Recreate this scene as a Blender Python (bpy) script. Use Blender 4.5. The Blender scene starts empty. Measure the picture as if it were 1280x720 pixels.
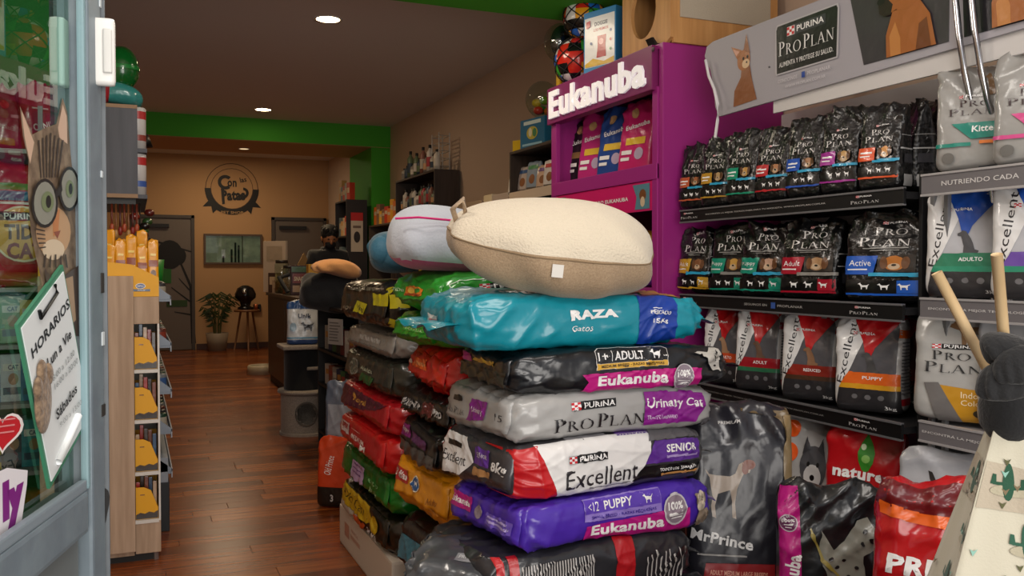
import bpy, bmesh, math, random
import numpy as np
from mathutils import Vector, Matrix
PI = math.pi
ORD = ['first', 'second', 'third', 'fourth', 'fifth', 'sixth', 'seventh', 'eighth', 'ninth', 'tenth', 'eleventh', 'twelfth', 'thirteenth', 'fourteenth', 'fifteenth']
random.seed(7)
C = bpy.context.scene.collection

# ---------------------------------------------------------------- camera
F = 1120.0; YAW = math.radians(22.98); PITCH = math.radians(1.28); CAMZ = 1.28
cam_d = bpy.data.cameras.new('camera'); cam = bpy.data.objects.new('camera', cam_d); C.objects.link(cam)
cam_d.sensor_width = 36; cam_d.lens = 36 * F / 1280; cam_d.clip_start = .05
cam.location = (0, 0, CAMZ); cam.rotation_euler = (PI / 2 - PITCH, 0, -YAW)
bpy.context.scene.camera = cam
# ---------------------------------------------------------------- world, lights, exposure
sc = bpy.context.scene
w = bpy.data.worlds.new('world'); sc.world = w; w.use_nodes = True
w.node_tree.nodes['Background'].inputs[0].default_value = (.95, .95, 1.0, 1)
w.node_tree.nodes['Background'].inputs[1].default_value = .35
def area(name, loc, rot, sx, sy, power, col, spread=180):
    l = bpy.data.lights.new(name, 'AREA'); l.shape = 'RECTANGLE'; l.size = sx; l.size_y = sy; l.energy = power; l.color = col
    l.spread = math.radians(spread)
    o = bpy.data.objects.new(name, l); o.location = loc; o.rotation_euler = rot; C.objects.link(o); return o
area('ceiling_panel_light', (.9, 1.6, 2.98), (0, 0, 0), 1.2, .5, 11, (1, .93, .85))
area('ceiling_panel_light', (.2, -.3, 2.98), (math.radians(25), 0, 0), 1.4, .6, 26, (1, .95, .90))
area('ceiling_panel_light', (1.5, 4.6, 2.74), (0, 0, 0), .6, .3, 7, (1, .85, .66))
area('shopfront_daylight', (.6, -1.6, 1.2), (math.radians(106), 0, 0), 2.6, 1.8, 58, (1, .95, .89))
pl_ = bpy.data.lights.new('ceiling_fill', 'POINT'); pl_.energy = 17; pl_.color = (1, .90, .80); pl_.shadow_soft_size = .12  # added point light above the view to lift the ceiling; no fitting there
plo = bpy.data.objects.new('ceiling_fill', pl_); plo.location = (.3, 2.9, 2.4); C.objects.link(plo)
sc.view_settings.view_transform = 'Standard'; sc.view_settings.look = 'None'
sc.view_settings.exposure = .38; sc.view_settings.gamma = 1; sc.view_settings.use_curve_mapping = False

# ---------------------------------------------------------------- helpers
def hexc(h):
    v = [int(h[i:i + 2], 16) / 255 for i in (0, 2, 4)]
    return tuple((c / 12.92 if c <= .04045 else ((c + .055) / 1.055) ** 2.4) for c in v) + (1,)
_m = {}
def mat(h, rough=.5, kind='plain', scale=60., strength=.15, metal=0., coat=0., h2=None, emit=0):
    key = (h, rough, kind, scale, strength, metal, coat, h2, emit)
    if key in _m: return _m[key]
    m = bpy.data.materials.new(kind + '_' + h); m.use_nodes = True; nt = m.node_tree; b = nt.nodes['Principled BSDF']
    b.inputs['Base Color'].default_value = hexc(h); b.inputs['Roughness'].default_value = rough
    b.inputs['Metallic'].default_value = metal; b.inputs['Coat Weight'].default_value = coat; b.inputs['Coat Roughness'].default_value = .12
    if emit: b.inputs['Emission Color'].default_value = hexc(h); b.inputs['Emission Strength'].default_value = emit
    tc = nt.nodes.new('ShaderNodeTexCoord')
    def noise(sc_, det=4, stretch=None):
        n = nt.nodes.new('ShaderNodeTexNoise'); n.inputs['Scale'].default_value = sc_; n.inputs['Detail'].default_value = det
        if stretch:
            mp = nt.nodes.new('ShaderNodeMapping'); mp.inputs['Scale'].default_value = stretch
            nt.links.new(tc.outputs['Object'], mp.inputs[0]); nt.links.new(mp.outputs[0], n.inputs['Vector'])
        else: nt.links.new(tc.outputs['Object'], n.inputs['Vector'])
        return n
    def bump(n, st, dist=.01):
        bp = nt.nodes.new('ShaderNodeBump'); bp.inputs['Strength'].default_value = st; bp.inputs['Distance'].default_value = dist
        nt.links.new(n.outputs[0], bp.inputs['Height']); nt.links.new(bp.outputs[0], b.inputs['Normal'])
    def ramp(n, c1, c2, lo=.35, hi=.65):
        r = nt.nodes.new('ShaderNodeValToRGB'); r.color_ramp.elements[0].position = lo; r.color_ramp.elements[1].position = hi
        r.color_ramp.elements[0].color = hexc(c1); r.color_ramp.elements[1].color = hexc(c2)
        nt.links.new(n.outputs[0], r.inputs[0]); nt.links.new(r.outputs[0], b.inputs['Base Color'])
    if kind == 'film': bump(noise(scale, 2), strength, .012); b.inputs['Coat Weight'].default_value = coat or .35
    elif kind == 'wood':
        n = noise(scale, 6, (1, 14, 1) if strength < 0 else (14, 14, 1)); ramp(n, h, h2); bump(n, .08, .003)
    elif kind == 'plank':
        n = noise(scale, 6, (1, 16, 16)); ramp(n, h, h2); bump(n, .05, .002)
    elif kind == 'cloth':
        n = noise(scale, 3); bump(n, strength, .004); b.inputs['Sheen Weight'].default_value = .2
        if h2: ramp(n, h, h2)
    elif kind == 'mottle': n = noise(scale, 5); ramp(n, h, h2 or h); bump(n, strength, .004)
    elif kind == 'plaster': n = noise(scale, 4); bump(n, strength, .004)
    _m[key] = m; return m
def film(h, r=.30, s=.35): return mat(h, r, 'film', 20. if s < .9 else 34., s * .8)
def ink(h, r=.36): return mat(h, r, 'film', 20., .24)
def glassmat(name='pane_glass', tint='DCEBE6', gl=.10, rough=.0):
    m = bpy.data.materials.new(name); m.use_nodes = True; nt = m.node_tree; nt.nodes.clear()
    o = nt.nodes.new('ShaderNodeOutputMaterial'); t = nt.nodes.new('ShaderNodeBsdfTransparent'); g = nt.nodes.new('ShaderNodeBsdfGlossy')
    t.inputs[0].default_value = hexc(tint); g.inputs['Roughness'].default_value = rough
    f = nt.nodes.new('ShaderNodeFresnel'); f.inputs[0].default_value = 1.5
    a = nt.nodes.new('ShaderNodeMath'); a.operation = 'ADD'; a.inputs[1].default_value = gl; nt.links.new(f.outputs[0], a.inputs[0])
    ge = nt.nodes.new('ShaderNodeNewGeometry'); iv_ = nt.nodes.new('ShaderNodeMath'); iv_.operation = 'SUBTRACT'; iv_.inputs[0].default_value = 1; nt.links.new(ge.outputs['Backfacing'], iv_.inputs[1])
    mu = nt.nodes.new('ShaderNodeMath'); mu.operation = 'MULTIPLY'; nt.links.new(a.outputs[0], mu.inputs[0]); nt.links.new(iv_.outputs[0], mu.inputs[1])
    x = nt.nodes.new('ShaderNodeMixShader'); nt.links.new(mu.outputs[0], x.inputs[0]); nt.links.new(t.outputs[0], x.inputs[1]); nt.links.new(g.outputs[0], x.inputs[2])
    nt.links.new(x.outputs[0], o.inputs[0]); return m
GLASS = glassmat(gl=.03); CLEAR = glassmat('clear_plastic', 'E6F0EC', .10, .05)

def ray(px, py):
    x = (px - 640) / F; y = (py - 360) / F
    d = Vector((x, 1, -y)); d = Vector((d.x, d.y * math.cos(PITCH) + d.z * math.sin(PITCH), d.z * math.cos(PITCH) - d.y * math.sin(PITCH)))
    return Vector((d.x * math.cos(YAW) + d.y * math.sin(YAW), d.y * math.cos(YAW) - d.x * math.sin(YAW), d.z))
def at(px, py, X=None, Y=None, Z=None, D=None):
    r = ray(px, py)
    if X is not None: t = X / r.x
    elif Y is not None: t = Y / r.y
    elif Z is not None: t = (Z - CAMZ) / r.z
    else: t = D
    return Vector((r.x * t, r.y * t, CAMZ + r.z * t))

def tag(o, label=None, cat=None, group=None, kind=None):
    if label: o['label'] = label
    if cat: o['category'] = cat
    if group: o['group'] = group
    if kind: o['kind'] = kind
    return o
def thing(name, label, cat, loc=(0, 0, 0), rz=0, group=None, rot=None):
    o = bpy.data.objects.new(name, None); o.empty_display_size = .05; C.objects.link(o)
    o.location = loc; o.rotation_euler = rot or (0, 0, rz); return tag(o, label, cat, group)
def link(name, me, mats, parent=None, smooth=False, label=None):
    o = bpy.data.objects.new(name, me); C.objects.link(o)
    for m in (mats if isinstance(mats, (list, tuple)) else [mats]): me.materials.append(m)
    if smooth: me.polygons.foreach_set('use_smooth', [True] * len(me.polygons))
    if parent is not None: o.parent = parent
    if label: o['label'] = label
    return o
def mesh(name, v, f, mi=None):
    me = bpy.data.meshes.new(name); me.from_pydata([tuple(map(float, p)) for p in v], [], [tuple(map(int, q)) for q in f])
    if mi is not None: me.polygons.foreach_set('material_index', list(map(int, mi)))
    me.update(); return me
def tolocal(root, v):
    if root is None: return v
    M = Matrix.LocRotScale(root.location, root.rotation_euler, None).inverted()
    return [M @ Vector(p) for p in v]
class MB:      # collects shapes into ONE mesh
    def __init__(s): s.v = []; s.f = []
    def add(s, v, f): n = len(s.v); s.v += [Vector(p) for p in v]; s.f += [tuple(i + n for i in q) for q in f]; return s
    def box(s, x0, x1, y0, y1, z0, z1, bev=0.0):
        bm = bmesh.new(); bmesh.ops.create_cube(bm, size=1)
        for q in bm.verts: q.co = Vector(((x0 + x1) / 2 + q.co.x * (x1 - x0), (y0 + y1) / 2 + q.co.y * (y1 - y0), (z0 + z1) / 2 + q.co.z * (z1 - z0)))
        if bev: bmesh.ops.bevel(bm, geom=bm.edges[:], offset=bev, segments=2, affect='EDGES', profile=.7)
        bm.verts.index_update(); s.add([q.co for q in bm.verts], [[q.index for q in f.verts] for f in bm.faces]); bm.free(); return s
    def prism(s, pts, depth, M=None):    # polygon (x,z) extruded along +y
        n = len(pts); v = [Vector((p[0], 0, p[1])) for p in pts] + [Vector((p[0], depth, p[1])) for p in pts]
        f = [tuple(range(n)), tuple(range(2 * n - 1, n - 1, -1))] + [(i, i + n, (i + 1) % n + n, (i + 1) % n) for i in range(n)]
        if M: v = [M @ q for q in v]
        return s.add(v, f)
    def lathe(s, prof, c=(0, 0, 0), n=24, M=None, a0=0, a1=2 * PI):    # prof (r,z)
        v = []; f = []; full = abs(a1 - a0 - 2 * PI) < 1e-6; k = n if full else n + 1
        for r, z in prof:
            for i in range(k):
                a = a0 + (a1 - a0) * i / n; q = Vector((r * math.cos(a), r * math.sin(a), z)); q = M @ q if M else q; v.append(q + Vector(c))
        for j in range(len(prof) - 1):
            for i in range(n):
                i2 = (i + 1) % k; f.append((j * k + i, j * k + i2, (j + 1) * k + i2, (j + 1) * k + i))
        return s.add(v, f)
    def tube(s, pts, r, n=8, cap=True):
        pts = [Vector(p) for p in pts]; v = []; f = []; R = r if isinstance(r, (list, tuple)) else [r] * len(pts)
        up = Vector((0, 0, 1)); 
        for i, p in enumerate(pts):
            t = (pts[min(i + 1, len(pts) - 1)] - pts[max(i - 1, 0)]).normalized()
            a = t.cross(up); a = a if a.length > 1e-3 else t.cross(Vector((1, 0, 0))); a.normalize(); b = a.cross(t)
            for k in range(n): v.append(p + (a * math.cos(2 * PI * k / n) + b * math.sin(2 * PI * k / n)) * R[i])
        for i in range(len(pts) - 1):
            for k in range(n): f.append((i * n + k, i * n + (k + 1) % n, (i + 1) * n + (k + 1) % n, (i + 1) * n + k))
        if cap: f += [tuple(range(n)), tuple(range((len(pts) - 1) * n, len(pts) * n))[::-1]]
        return s.add(v, f)
    def ell(s, c, r, n=16, m=10, M=None):
        v = []; f = []
        for j in range(m + 1):
            for i in range(n):
                a = 2 * PI * i / n; b = PI * j / m; q = Vector((r[0] * math.sin(b) * math.cos(a), r[1] * math.sin(b) * math.sin(a), r[2] * math.cos(b)))
                v.append((M @ q if M else q) + Vector(c))
        for j in range(m):
            for i in range(n): f.append((j * n + i, (j + 1) * n + i, (j + 1) * n + (i + 1) % n, j * n + (i + 1) % n))
        return s.add(v, f)
    def build(s, name, m, parent=None, smooth=False, world=False, label=None):
        v = tolocal(parent, s.v) if world else s.v
        return link(name, mesh(name, v, s.f), m, parent, smooth, label)
def bx(root, name, x0, x1, y0, y1, z0, z1, m, bev=0.0, label=None):   # axis-aligned box given in room coordinates
    return MB().box(x0, x1, y0, y1, z0, z1, bev).build(name, m, root, world=True, label=label)
def structure(o): o['kind'] = 'structure'; return o

# ---------------------------------------------------------------- text and print shapes
_tx = {}
def text_geo(s, bold=0, sc_=False):
    k = (s, bold, sc_)
    if k in _tx: return _tx[k]
    cu = bpy.data.curves.new('text', 'FONT'); cu.body = s; cu.size = 1; cu.resolution_u = 2; cu.offset = bold; cu.align_x = 'CENTER'; cu.space_line = .85
    if bold: cu.space_character = 1.0 + bold * 1.5
    ob = bpy.data.objects.new('text', cu)
    if sc_:
        cu.small_caps_scale = .76
        for i in range(len(s)): cu.body_format[i].use_small_caps = True
    me = ob.to_mesh(); v = np.array([p.co[:2] for p in me.vertices], float).reshape(-1, 2); me.calc_loop_triangles()
    f = np.array([t.vertices[:] for t in me.loop_triangles], int).reshape(-1, 3)
    ob.to_mesh_clear(); bpy.data.objects.remove(ob); bpy.data.curves.remove(cu)
    lo = v.min(0); hi = v.max(0); v = (v - (lo + hi) / 2) / np.maximum(hi - lo, 1e-6)      # unit box centred on 0
    _tx[k] = (v, f, (hi - lo)[0] / (hi - lo)[1]); return _tx[k]
def ringpoly(cx, cy, ro, ri, a0=0, a1=360, n=18, xo=1., xi=1.):
    v = []; f = []
    for i in range(n + 1):
        a = math.radians(a0 + (a1 - a0) * i / n); v += [(cx + ro * xo * math.cos(a), cy + ro * math.sin(a)), (cx + ri * xi * math.cos(a), cy + ri * math.sin(a))]
    for i in range(n): f += [(2 * i, 2 * i + 2, 2 * i + 1), (2 * i + 1, 2 * i + 2, 2 * i + 3)]
    return v, f
def serif_word(s, small=.76):
    V = []; Fc = []; x = 0
    def q(pts):
        n = len(V); V.extend([(p[0] * k + x, p[1] * k) for p in pts]); Fc.extend([(n, n + i, n + i + 1) for i in range(1, len(pts) - 1)])
    def rg(*a, **kw):
        v, f = ringpoly(*a, **kw); n = len(V); V.extend([(p[0] * k + x, p[1] * k) for p in v]); Fc.extend([tuple(i + n for i in t) for t in f])
    R = lambda x0, y0, x1, y1: q([(x0, y0), (x1, y0), (x1, y1), (x0, y1)])
    for ch in s:
        k = 1 if ch.isupper() else small; c = ch.upper(); wd = .6
        if c == ' ': x += .16 * k; continue
        if c in 'PR':
            R(.08, 0, .19, 1); R(0, 0, .27, .035); R(0, .965, .2, 1); rg(.2, .745, .255, .215, -90, 90, 12, xo=1.25, xi=.85)
            R(.19, .955, .22, 1); R(.19, .49, .22, .53); wd = .55
            if c == 'R': q([(.26, .5), (.38, .5), (.72, 0), (.56, 0)]); R(.6, 0, .78, .035); wd = .76
        elif c == 'O': rg(.42, .5, .51, .47, 0, 360, 26, xo=.84, xi=.66); wd = .86
        elif c == 'L': R(.08, 0, .19, 1); R(0, .965, .27, 1); R(0, 0, .56, .04); q([(.52, 0), (.58, 0), (.58, .22), (.55, .22)]); wd = .6
        elif c == 'A': q([(.06, 0), (.11, 0), (.41, .98), (.36, 1)]); q([(.34, 1), (.44, 1), (.76, 0), (.63, 0)]); R(.2, .33, .58, .37); R(0, 0, .2, .035); R(.55, 0, .84, .035); wd = .82
        elif c == 'N': R(.1, 0, .145, 1); R(.66, 0, .705, 1); q([(.04, 1), (.2, 1), (.705, 0), (.62, 0)]); R(.02, 0, .24, .035); R(.58, .965, .8, 1); wd = .8
        x += (wd + .08) * k
    v = np.array(V, float); lo = v.min(0); hi = v.max(0); v = (v - (lo + hi) / 2) / (hi - lo)
    return v, np.array(Fc, int), (hi - lo)[0] / (hi - lo)[1]
def circ(n=20, a0=0, a1=2 * PI): return [(math.cos(a0 + (a1 - a0) * i / n), math.sin(a0 + (a1 - a0) * i / n)) for i in range(n)]
SIL = {
 'dog': [(-.95, .55), (-.85, .72), (-.7, .82), (-.62, 1.), (-.5, .95), (-.42, .6), (-.2, .4), (.5, .38), (.75, .5), (1., .75), (.98, .6), (.82, .3), (.72, 0), (.78, -.3), (.66, -.5), (.68, -.95), (.52, -1), (.5, -.5), (.3, -.25), (-.1, -.3), (-.25, -.35), (-.22, -.95), (-.4, -1), (-.42, -.3), (-.5, 0), (-.56, .35), (-.7, .45)],
 'cat': [(-1, .35), (-.95, .62), (-.85, .7), (-.8, .98), (-.68, .78), (-.55, .78), (-.47, .98), (-.42, .6), (-.3, .35), (.5, .35), (.7, .5), (.85, .95), (1., 1.), (.95, .6), (.8, .2), (.72, -.2), (.76, -.95), (.6, -1), (.5, -.4), (.2, -.2), (-.2, -.2), (-.3, -1), (-.46, -1), (-.5, -.2), (-.6, .1), (-.78, .2)],
 'sit': [(-.5, 1), (-.2, .9), (0, .6), (.2, .3), (.4, -.1), (.55, -.6), (.9, -.7), (.8, -.95), (-.4, -1), (-.35, -.3), (-.5, .2), (-.6, .5), (-.9, .55), (-.9, .75), (-.65, .85)],
 'hound': [(-1, .62), (-.96, .50), (-.84, .34), (-.80, .0), (-.74, -.3), (-.80, -.6), (-.76, -.96), (-.62, -1), (-.66, -.6), (-.55, -.2), (-.1, -.05), (-.04, -.4), (-.02, -.96), (.12, -1), (.08, -.5), (.16, .0), (.34, .40), (.42, .52), (.62, .54), (.66, .66), (.52, .78), (.40, .90), (.24, .82), (.10, .50), (-.1, .40), (-.6, .42), (-.86, .46)],
 'leaf': [(0, 1), (.35, .45), (.55, 0), (.5, -.5), (.25, -.9), (0, -1), (-.25, -.9), (-.5, -.5), (-.55, 0), (-.35, .45)],
}
def splitlong(v, f, L):
    T = v[f]                                # (n,3,2)
    for _ in range(14):
        e = np.stack([np.linalg.norm(T[:, 1] - T[:, 0], axis=1), np.linalg.norm(T[:, 2] - T[:, 1], axis=1), np.linalg.norm(T[:, 0] - T[:, 2], axis=1)], 1)
        k = e.argmax(1); big = e.max(1) > L
        if not big.any(): break
        B = T[big]; kb = k[big]; r = np.arange(len(B)); a = B[r, kb]; b = B[r, (kb + 1) % 3]; c = B[r, (kb + 2) % 3]; m = (a + b) / 2
        T = np.concatenate([T[~big], np.stack([a, m, c], 1), np.stack([m, b, c], 1)])
    P = T.reshape(-1, 2); key = np.round(P, 5); u, inv = np.unique(key, axis=0, return_inverse=True)
    return u, inv.reshape(-1, 3)
def tri_poly(pts):
    from mathutils.geometry import tessellate_polygon
    return np.array([t for t in tessellate_polygon([[Vector((p[0], p[1], 0)) for p in pts]])], int)
def item_geo(it, A, Bh, L):
    k = it[0]; o = it[-1] if isinstance(it[-1], dict) else {}
    S = np.array([A, Bh])
    if k == 'R': u0, v0, u1, v1 = it[1:5]; v = np.array([(u0, v0), (u1, v0), (u1, v1), (u0, v1)], float) * S; f = np.array([(0, 1, 2), (0, 2, 3)]); col = it[5]
    elif k == 'P': v = np.array(it[1], float); f = tri_poly(it[1]); v = v * S; col = it[2]
    elif k == 'E':                                       # centre u,v, half-width u, aspect-true when rv is None
        cu, cv, ru, rv = it[1:5]; rv = ru * A / Bh if rv is None else rv
        pts = [(cu + ru * x, cv + rv * y) for x, y in circ(20)]; v = np.array(pts) * S; f = np.array([(0, i, i + 1) for i in range(1, 19)]); col = it[5]
    elif k == 'O':                                       # ring
        cu, cv, ru, th = it[1:5]; a0, a1 = o.get('a', (0, 360)); v, f = ringpoly(0, 0, 1, 1 - th, a0, a1, 28)
        v = np.array(v) * (ru * A) + np.array([cu, cv]) * S; f = np.array(f); col = it[5]
    elif k == 'S':
        pts = [(it[2] + it[4] * x, it[3] + it[5] * y) for x, y in SIL[it[1]]]; v = np.array(pts) * S; f = tri_poly(pts); col = it[6]
    elif k in 'TW':                                      # text fitted in a box: centre u,v, width, height (full, in half-size units)
        g = text_geo(it[1], o.get('b', 0), o.get('sc', False)) if k == 'T' else serif_word(it[1])
        v = g[0] * np.array([it[4], it[5]]) * S; f = g[1]; col = it[6]
        sh = o.get('sh', 0)
        if sh: v = np.stack([v[:, 0] + sh * v[:, 1], v[:, 1]], 1)
        r = math.radians(o.get('rot', 0))
        if r: v = v @ np.array([[math.cos(r), math.sin(r)], [-math.sin(r), math.cos(r)]])
        v = v + np.array([it[2], it[3]]) * S
    v, f = splitlong(np.asarray(v, float), f, L)
    return v, f, col
def decals(name, items, surf, A, Bh, parent, L=.012, eps=.0019, step=.0004, inkf=ink, label=None):
    if not items: return None
    V = []; Fc = []; MI = []; mats = []; n = 0; step = min(step, .012 / len(items))
    for j, it in enumerate(items):
        v, f, col = item_geo(it, A, Bh, L)
        h = 5e-4; p = surf(v[:, 0], v[:, 1]); du = surf(v[:, 0] + h, v[:, 1]) - p; dv = surf(v[:, 0], v[:, 1] + h) - p
        nn = np.cross(du, dv); nn /= np.maximum(np.linalg.norm(nn, axis=1, keepdims=True), 1e-12)
        p = p + nn * (eps + step * j)
        a, b, c = v[f[:, 0]], v[f[:, 1]], v[f[:, 2]]
        cr = (b[:, 0] - a[:, 0]) * (c[:, 1] - a[:, 1]) - (b[:, 1] - a[:, 1]) * (c[:, 0] - a[:, 0]); f = np.where((cr < 0)[:, None], f[:, ::-1], f)
        f = f[np.abs(cr) > 1e-12]
        m = inkf(col) if isinstance(col, str) else col
        if m not in mats: mats.append(m)
        V.append(p); Fc.append(f + n); MI += [mats.index(m)] * len(f); n += len(p)
    return link(name, mesh(name, np.concatenate(V), np.concatenate(Fc), MI), mats, parent, True, label)
def flat(origin, ux, vx):
    o = np.array(origin, float); u = np.array(ux, float); v = np.array(vx, float)
    return lambda U, V: o + np.outer(U, u) + np.outer(V, v)
def purina(u, v, w_, h_, box='0A0A0C', fg='F2F0EE'):
    s = h_ * .9; it = []
    if box: it.append(('R', u - w_ / 2, v - h_ / 2, u + w_ / 2, v + h_ / 2, box))
    x0 = u - w_ / 2; cw = w_ * .2 / 3; ch = h_ * .84 / 3
    it.append(('R', x0, v - h_ * .46, x0 + cw * 3.1, v + h_ * .46, 'F0EEEE'))
    for i in range(3):
        for j in range(3):
            if (i + j) % 2 == 0: it.append(('R', x0 + cw * i, v - h_ * .42 + ch * j, x0 + cw * (i + 1), v - h_ * .42 + ch * (j + 1), 'C8202C'))
    it.append(('T', 'PURINA', u + w_ * .12, v, w_ * .70, h_ * .62, fg, {'b': .02}))
    return it
def lines(u0, u1, v0, v1, n, col, th=.4):
    r = random.Random(int(abs(u0 * 991 + v0 * 77) * 10) + n)
    return [('R', u0, v1 - (v1 - v0) * (i + .5) / n - (v1 - v0) / n * th / 2, u0 + (u1 - u0) * r.uniform(.75, 1), v1 - (v1 - v0) * (i + .5) / n + (v1 - v0) / n * th / 2, col) for i in range(n)]
def doghead(u, v, w_, h_, fur='B07A45', ear='7A4A22', bg=None):
    it = [] if bg is None else [('R', u - w_ * 1.2, v - h_ * 1.1, u + w_ * 1.2, v + h_ * 1.1, bg)]
    return it + [('E', u, v - h_ * .75, w_ * .75, h_ * .5, fur), ('E', u - w_ * .72, v + h_ * .1, w_ * .28, h_ * .6, ear), ('E', u + w_ * .72, v + h_ * .1, w_ * .28, h_ * .6, ear),
                 ('E', u, v + h_ * .1, w_ * .68, h_ * .75, fur), ('E', u, v - h_ * .25, w_ * .36, h_ * .36, 'E8D8C0'), ('E', u, v - h_ * .12, w_ * .15, h_ * .12, '141010'),
                 ('E', u - w_ * .28, v + h_ * .25, w_ * .09, h_ * .1, '141010'), ('E', u + w_ * .28, v + h_ * .25, w_ * .09, h_ * .1, '141010')]

# ---------------------------------------------------------------- bags: superellipsoid shell + one deformation field shared by film and print
class Blob:
    def __init__(s, a, b, c, e=(8, 5, 3), seed=0, kind='lie', wr=1., **kw):
        s.a, s.b, s.c, s.e, s.kind, s.kw = a, b, c, e, kind, kw; r = np.random.RandomState(seed); s.wr = wr
        s.w = [(r.uniform(-1, 1, 3), r.uniform(0, 6.28), r.uniform(.5, 1)) for _ in range(10)]
    def deform(s, P):
        x, y, z = P[:, 0].copy(), P[:, 1].copy(), P[:, 2].copy(); u = x / s.a; v = y / s.b; t = z / s.c; kw = s.kw
        if s.kind == 'lie':
            pl, pr = kw.get('pinch', (.12, .32)); pin = np.where(u < 0, pl, pr) * np.abs(u) ** 7
            z *= 1 - pin; y *= 1 - .10 * np.abs(u) ** 6 - .05 * (t ** 2)
            z += -kw.get('sag', .008) * u ** 2 * 1.0 + kw.get('droop', 0) * np.maximum(0, np.abs(u) - .6) * -1
            amp = s.wr * (.0022 + .0052 * np.abs(u) ** 4)
            k1, k2 = 52, 12
            wv = np.zeros_like(x)
            for i, (d, ph, am) in enumerate(s.w[:6]):
                q = np.sin(k1 * (d[0] * x * .35 + d[1] * y + d[2] * z * 1.6) + ph + 1.5 * np.sin(19 * x + ph)); wv += am * (1 - np.abs(q)) ** 3 * 1.5 - am * .3
            lump = sum(am * np.sin(k2 * (d @ P.T) + ph) for d, ph, am in s.w[6:]) * .0032 * s.wr
            off = amp * wv * .55 + lump
            z += off * t + .004 * s.wr * np.sin(9 * x + s.w[0][1]) * (1 - np.abs(t)); y += off * v * 1.5; x += off * .5 * u
        elif s.kind == 'stand':
            h = (t + 1) / 2; top = kw.get('top', .85); hh = np.clip(h, 0, 1)
            y *= 1 - top * hh ** kw.get('tp', 2.2); x *= 1 + kw.get('flare', .05) * hh - .05 * np.sin(PI * hh) * (kw.get('waist', 1))
            gus = kw.get('gus', .10) * s.a * (1 - np.abs(v)) * hh; x -= np.sign(u) * gus * np.abs(u) ** 6
            y += kw.get('lean', 0) * s.c * 2 * h ** 1.5; x += kw.get('tilt', 0) * s.c * 2 * h
            wv = np.zeros_like(x); k1 = kw.get('k', 60) * .12 / max(s.a, .02) * .8
            for i, (d, ph, am) in enumerate(s.w[:6]):
                q = np.sin(k1 * (d[0] * x + d[1] * y * .7 + d[2] * z * .8) + ph + 1.3 * np.sin(14 * z + ph)); wv += am * (1 - np.abs(q)) ** 2 * 1.4 - am * .4
            amp = s.wr * s.a * (.010 + .085 * np.abs(hh - .25) ** 2.0)
            off = amp * wv; y -= off * (1 - .3 * v ** 2); x += off * .25 * u; z += off * .6 * hh ** 8 + s.wr * .02 * s.c * np.sin(17 * x / s.a * .3 + s.w[2][1]) * hh ** 10
        elif s.kind == 'cushion':
            r = np.sqrt(u ** 2 + v ** 2); wv = np.zeros_like(x)
            ang = np.arctan2(v, u)
            for d, ph, am in s.w[:5]: wv += am * np.sin(ang * round(5 + 9 * abs(d[0])) + ph + 3 * t)
            lump = sum(am * np.sin(k * (d @ P.T) + ph) for (d, ph, am), k in zip(s.w[5:], (9, 12, 16, 22, 8)))
            z += s.wr * .010 * lump + kw.get('droop', 0) * r ** 2; m = s.wr * .010 * wv * (r > .5) * (1 - t * .6)
            x *= 1 + m * 1.1; y *= 1 + m * 1.1
        M = np.stack([x, y, z], 1)
        return M
    def body(s, n):
        nx, ny, nz = n; V = []; Fc = []
        def grid(fn, p, q):
            st = sum(len(k) for k in V); g = np.array([fn(-1 + 2 * i / p, -1 + 2 * j / q) for j in range(q + 1) for i in range(p + 1)]); V.append(g)
            for j in range(q):
                for i in range(p): k = st + j * (p + 1) + i; Fc.append((k, k + 1, k + p + 2, k + p + 1))
        grid(lambda i, j: (i, -1, j), nx, nz); grid(lambda i, j: (-i, 1, j), nx, nz); grid(lambda i, j: (i, j, 1), nx, ny); grid(lambda i, j: (i, -j, -1), nx, ny)
        grid(lambda i, j: (1, i, j), ny, nz); grid(lambda i, j: (-1, -i, j), ny, nz)
        P = np.concatenate(V); P = np.sign(P) * np.abs(P) ** .92
        e = s.e; lo = np.zeros(len(P)); hi = np.ones(len(P))
        for _ in range(26):
            m = (lo + hi) / 2; val = sum(np.abs(P[:, i] * m) ** e[i] for i in range(3)); lo = np.where(val < 1, m, lo); hi = np.where(val < 1, hi, m)
        P = P * lo[:, None] * np.array([s.a, s.b, s.c])
        key = np.round(P, 6); u, idx, inv = np.unique(key, axis=0, return_index=True, return_inverse=True)
        s.base = P[idx]; inv = inv.reshape(-1); return s.deform(s.base), [tuple(inv[list(f)]) for f in Fc]
    def surf(s, face):
        a, b, c, (p, q, r) = s.a, s.b, s.c, s.e
        def g(U, V):
            U = np.asarray(U, float); V = np.asarray(V, float)
            if face == 'front': P = np.stack([U, -b * np.maximum(1e-9, 1 - np.abs(U / a) ** p - np.abs(V / c) ** r) ** (1 / q), V], 1)
            elif face == 'top': P = np.stack([U, V, c * np.maximum(1e-9, 1 - np.abs(U / a) ** p - np.abs(V / b) ** q) ** (1 / r)], 1)
            elif face == 'left': P = np.stack([-a * np.maximum(1e-9, 1 - np.abs(U / b) ** q - np.abs(V / c) ** r) ** (1 / p), -U, V], 1)
            else: P = np.stack([a * np.maximum(1e-9, 1 - np.abs(U / b) ** q - np.abs(V / c) ** r) ** (1 / p), U, V], 1)
            return s.deform(P)
        return g
    def half(s, face): return {'front': (s.a, s.c), 'top': (s.a, s.b)}.get(face, (s.b, s.c))
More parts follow.
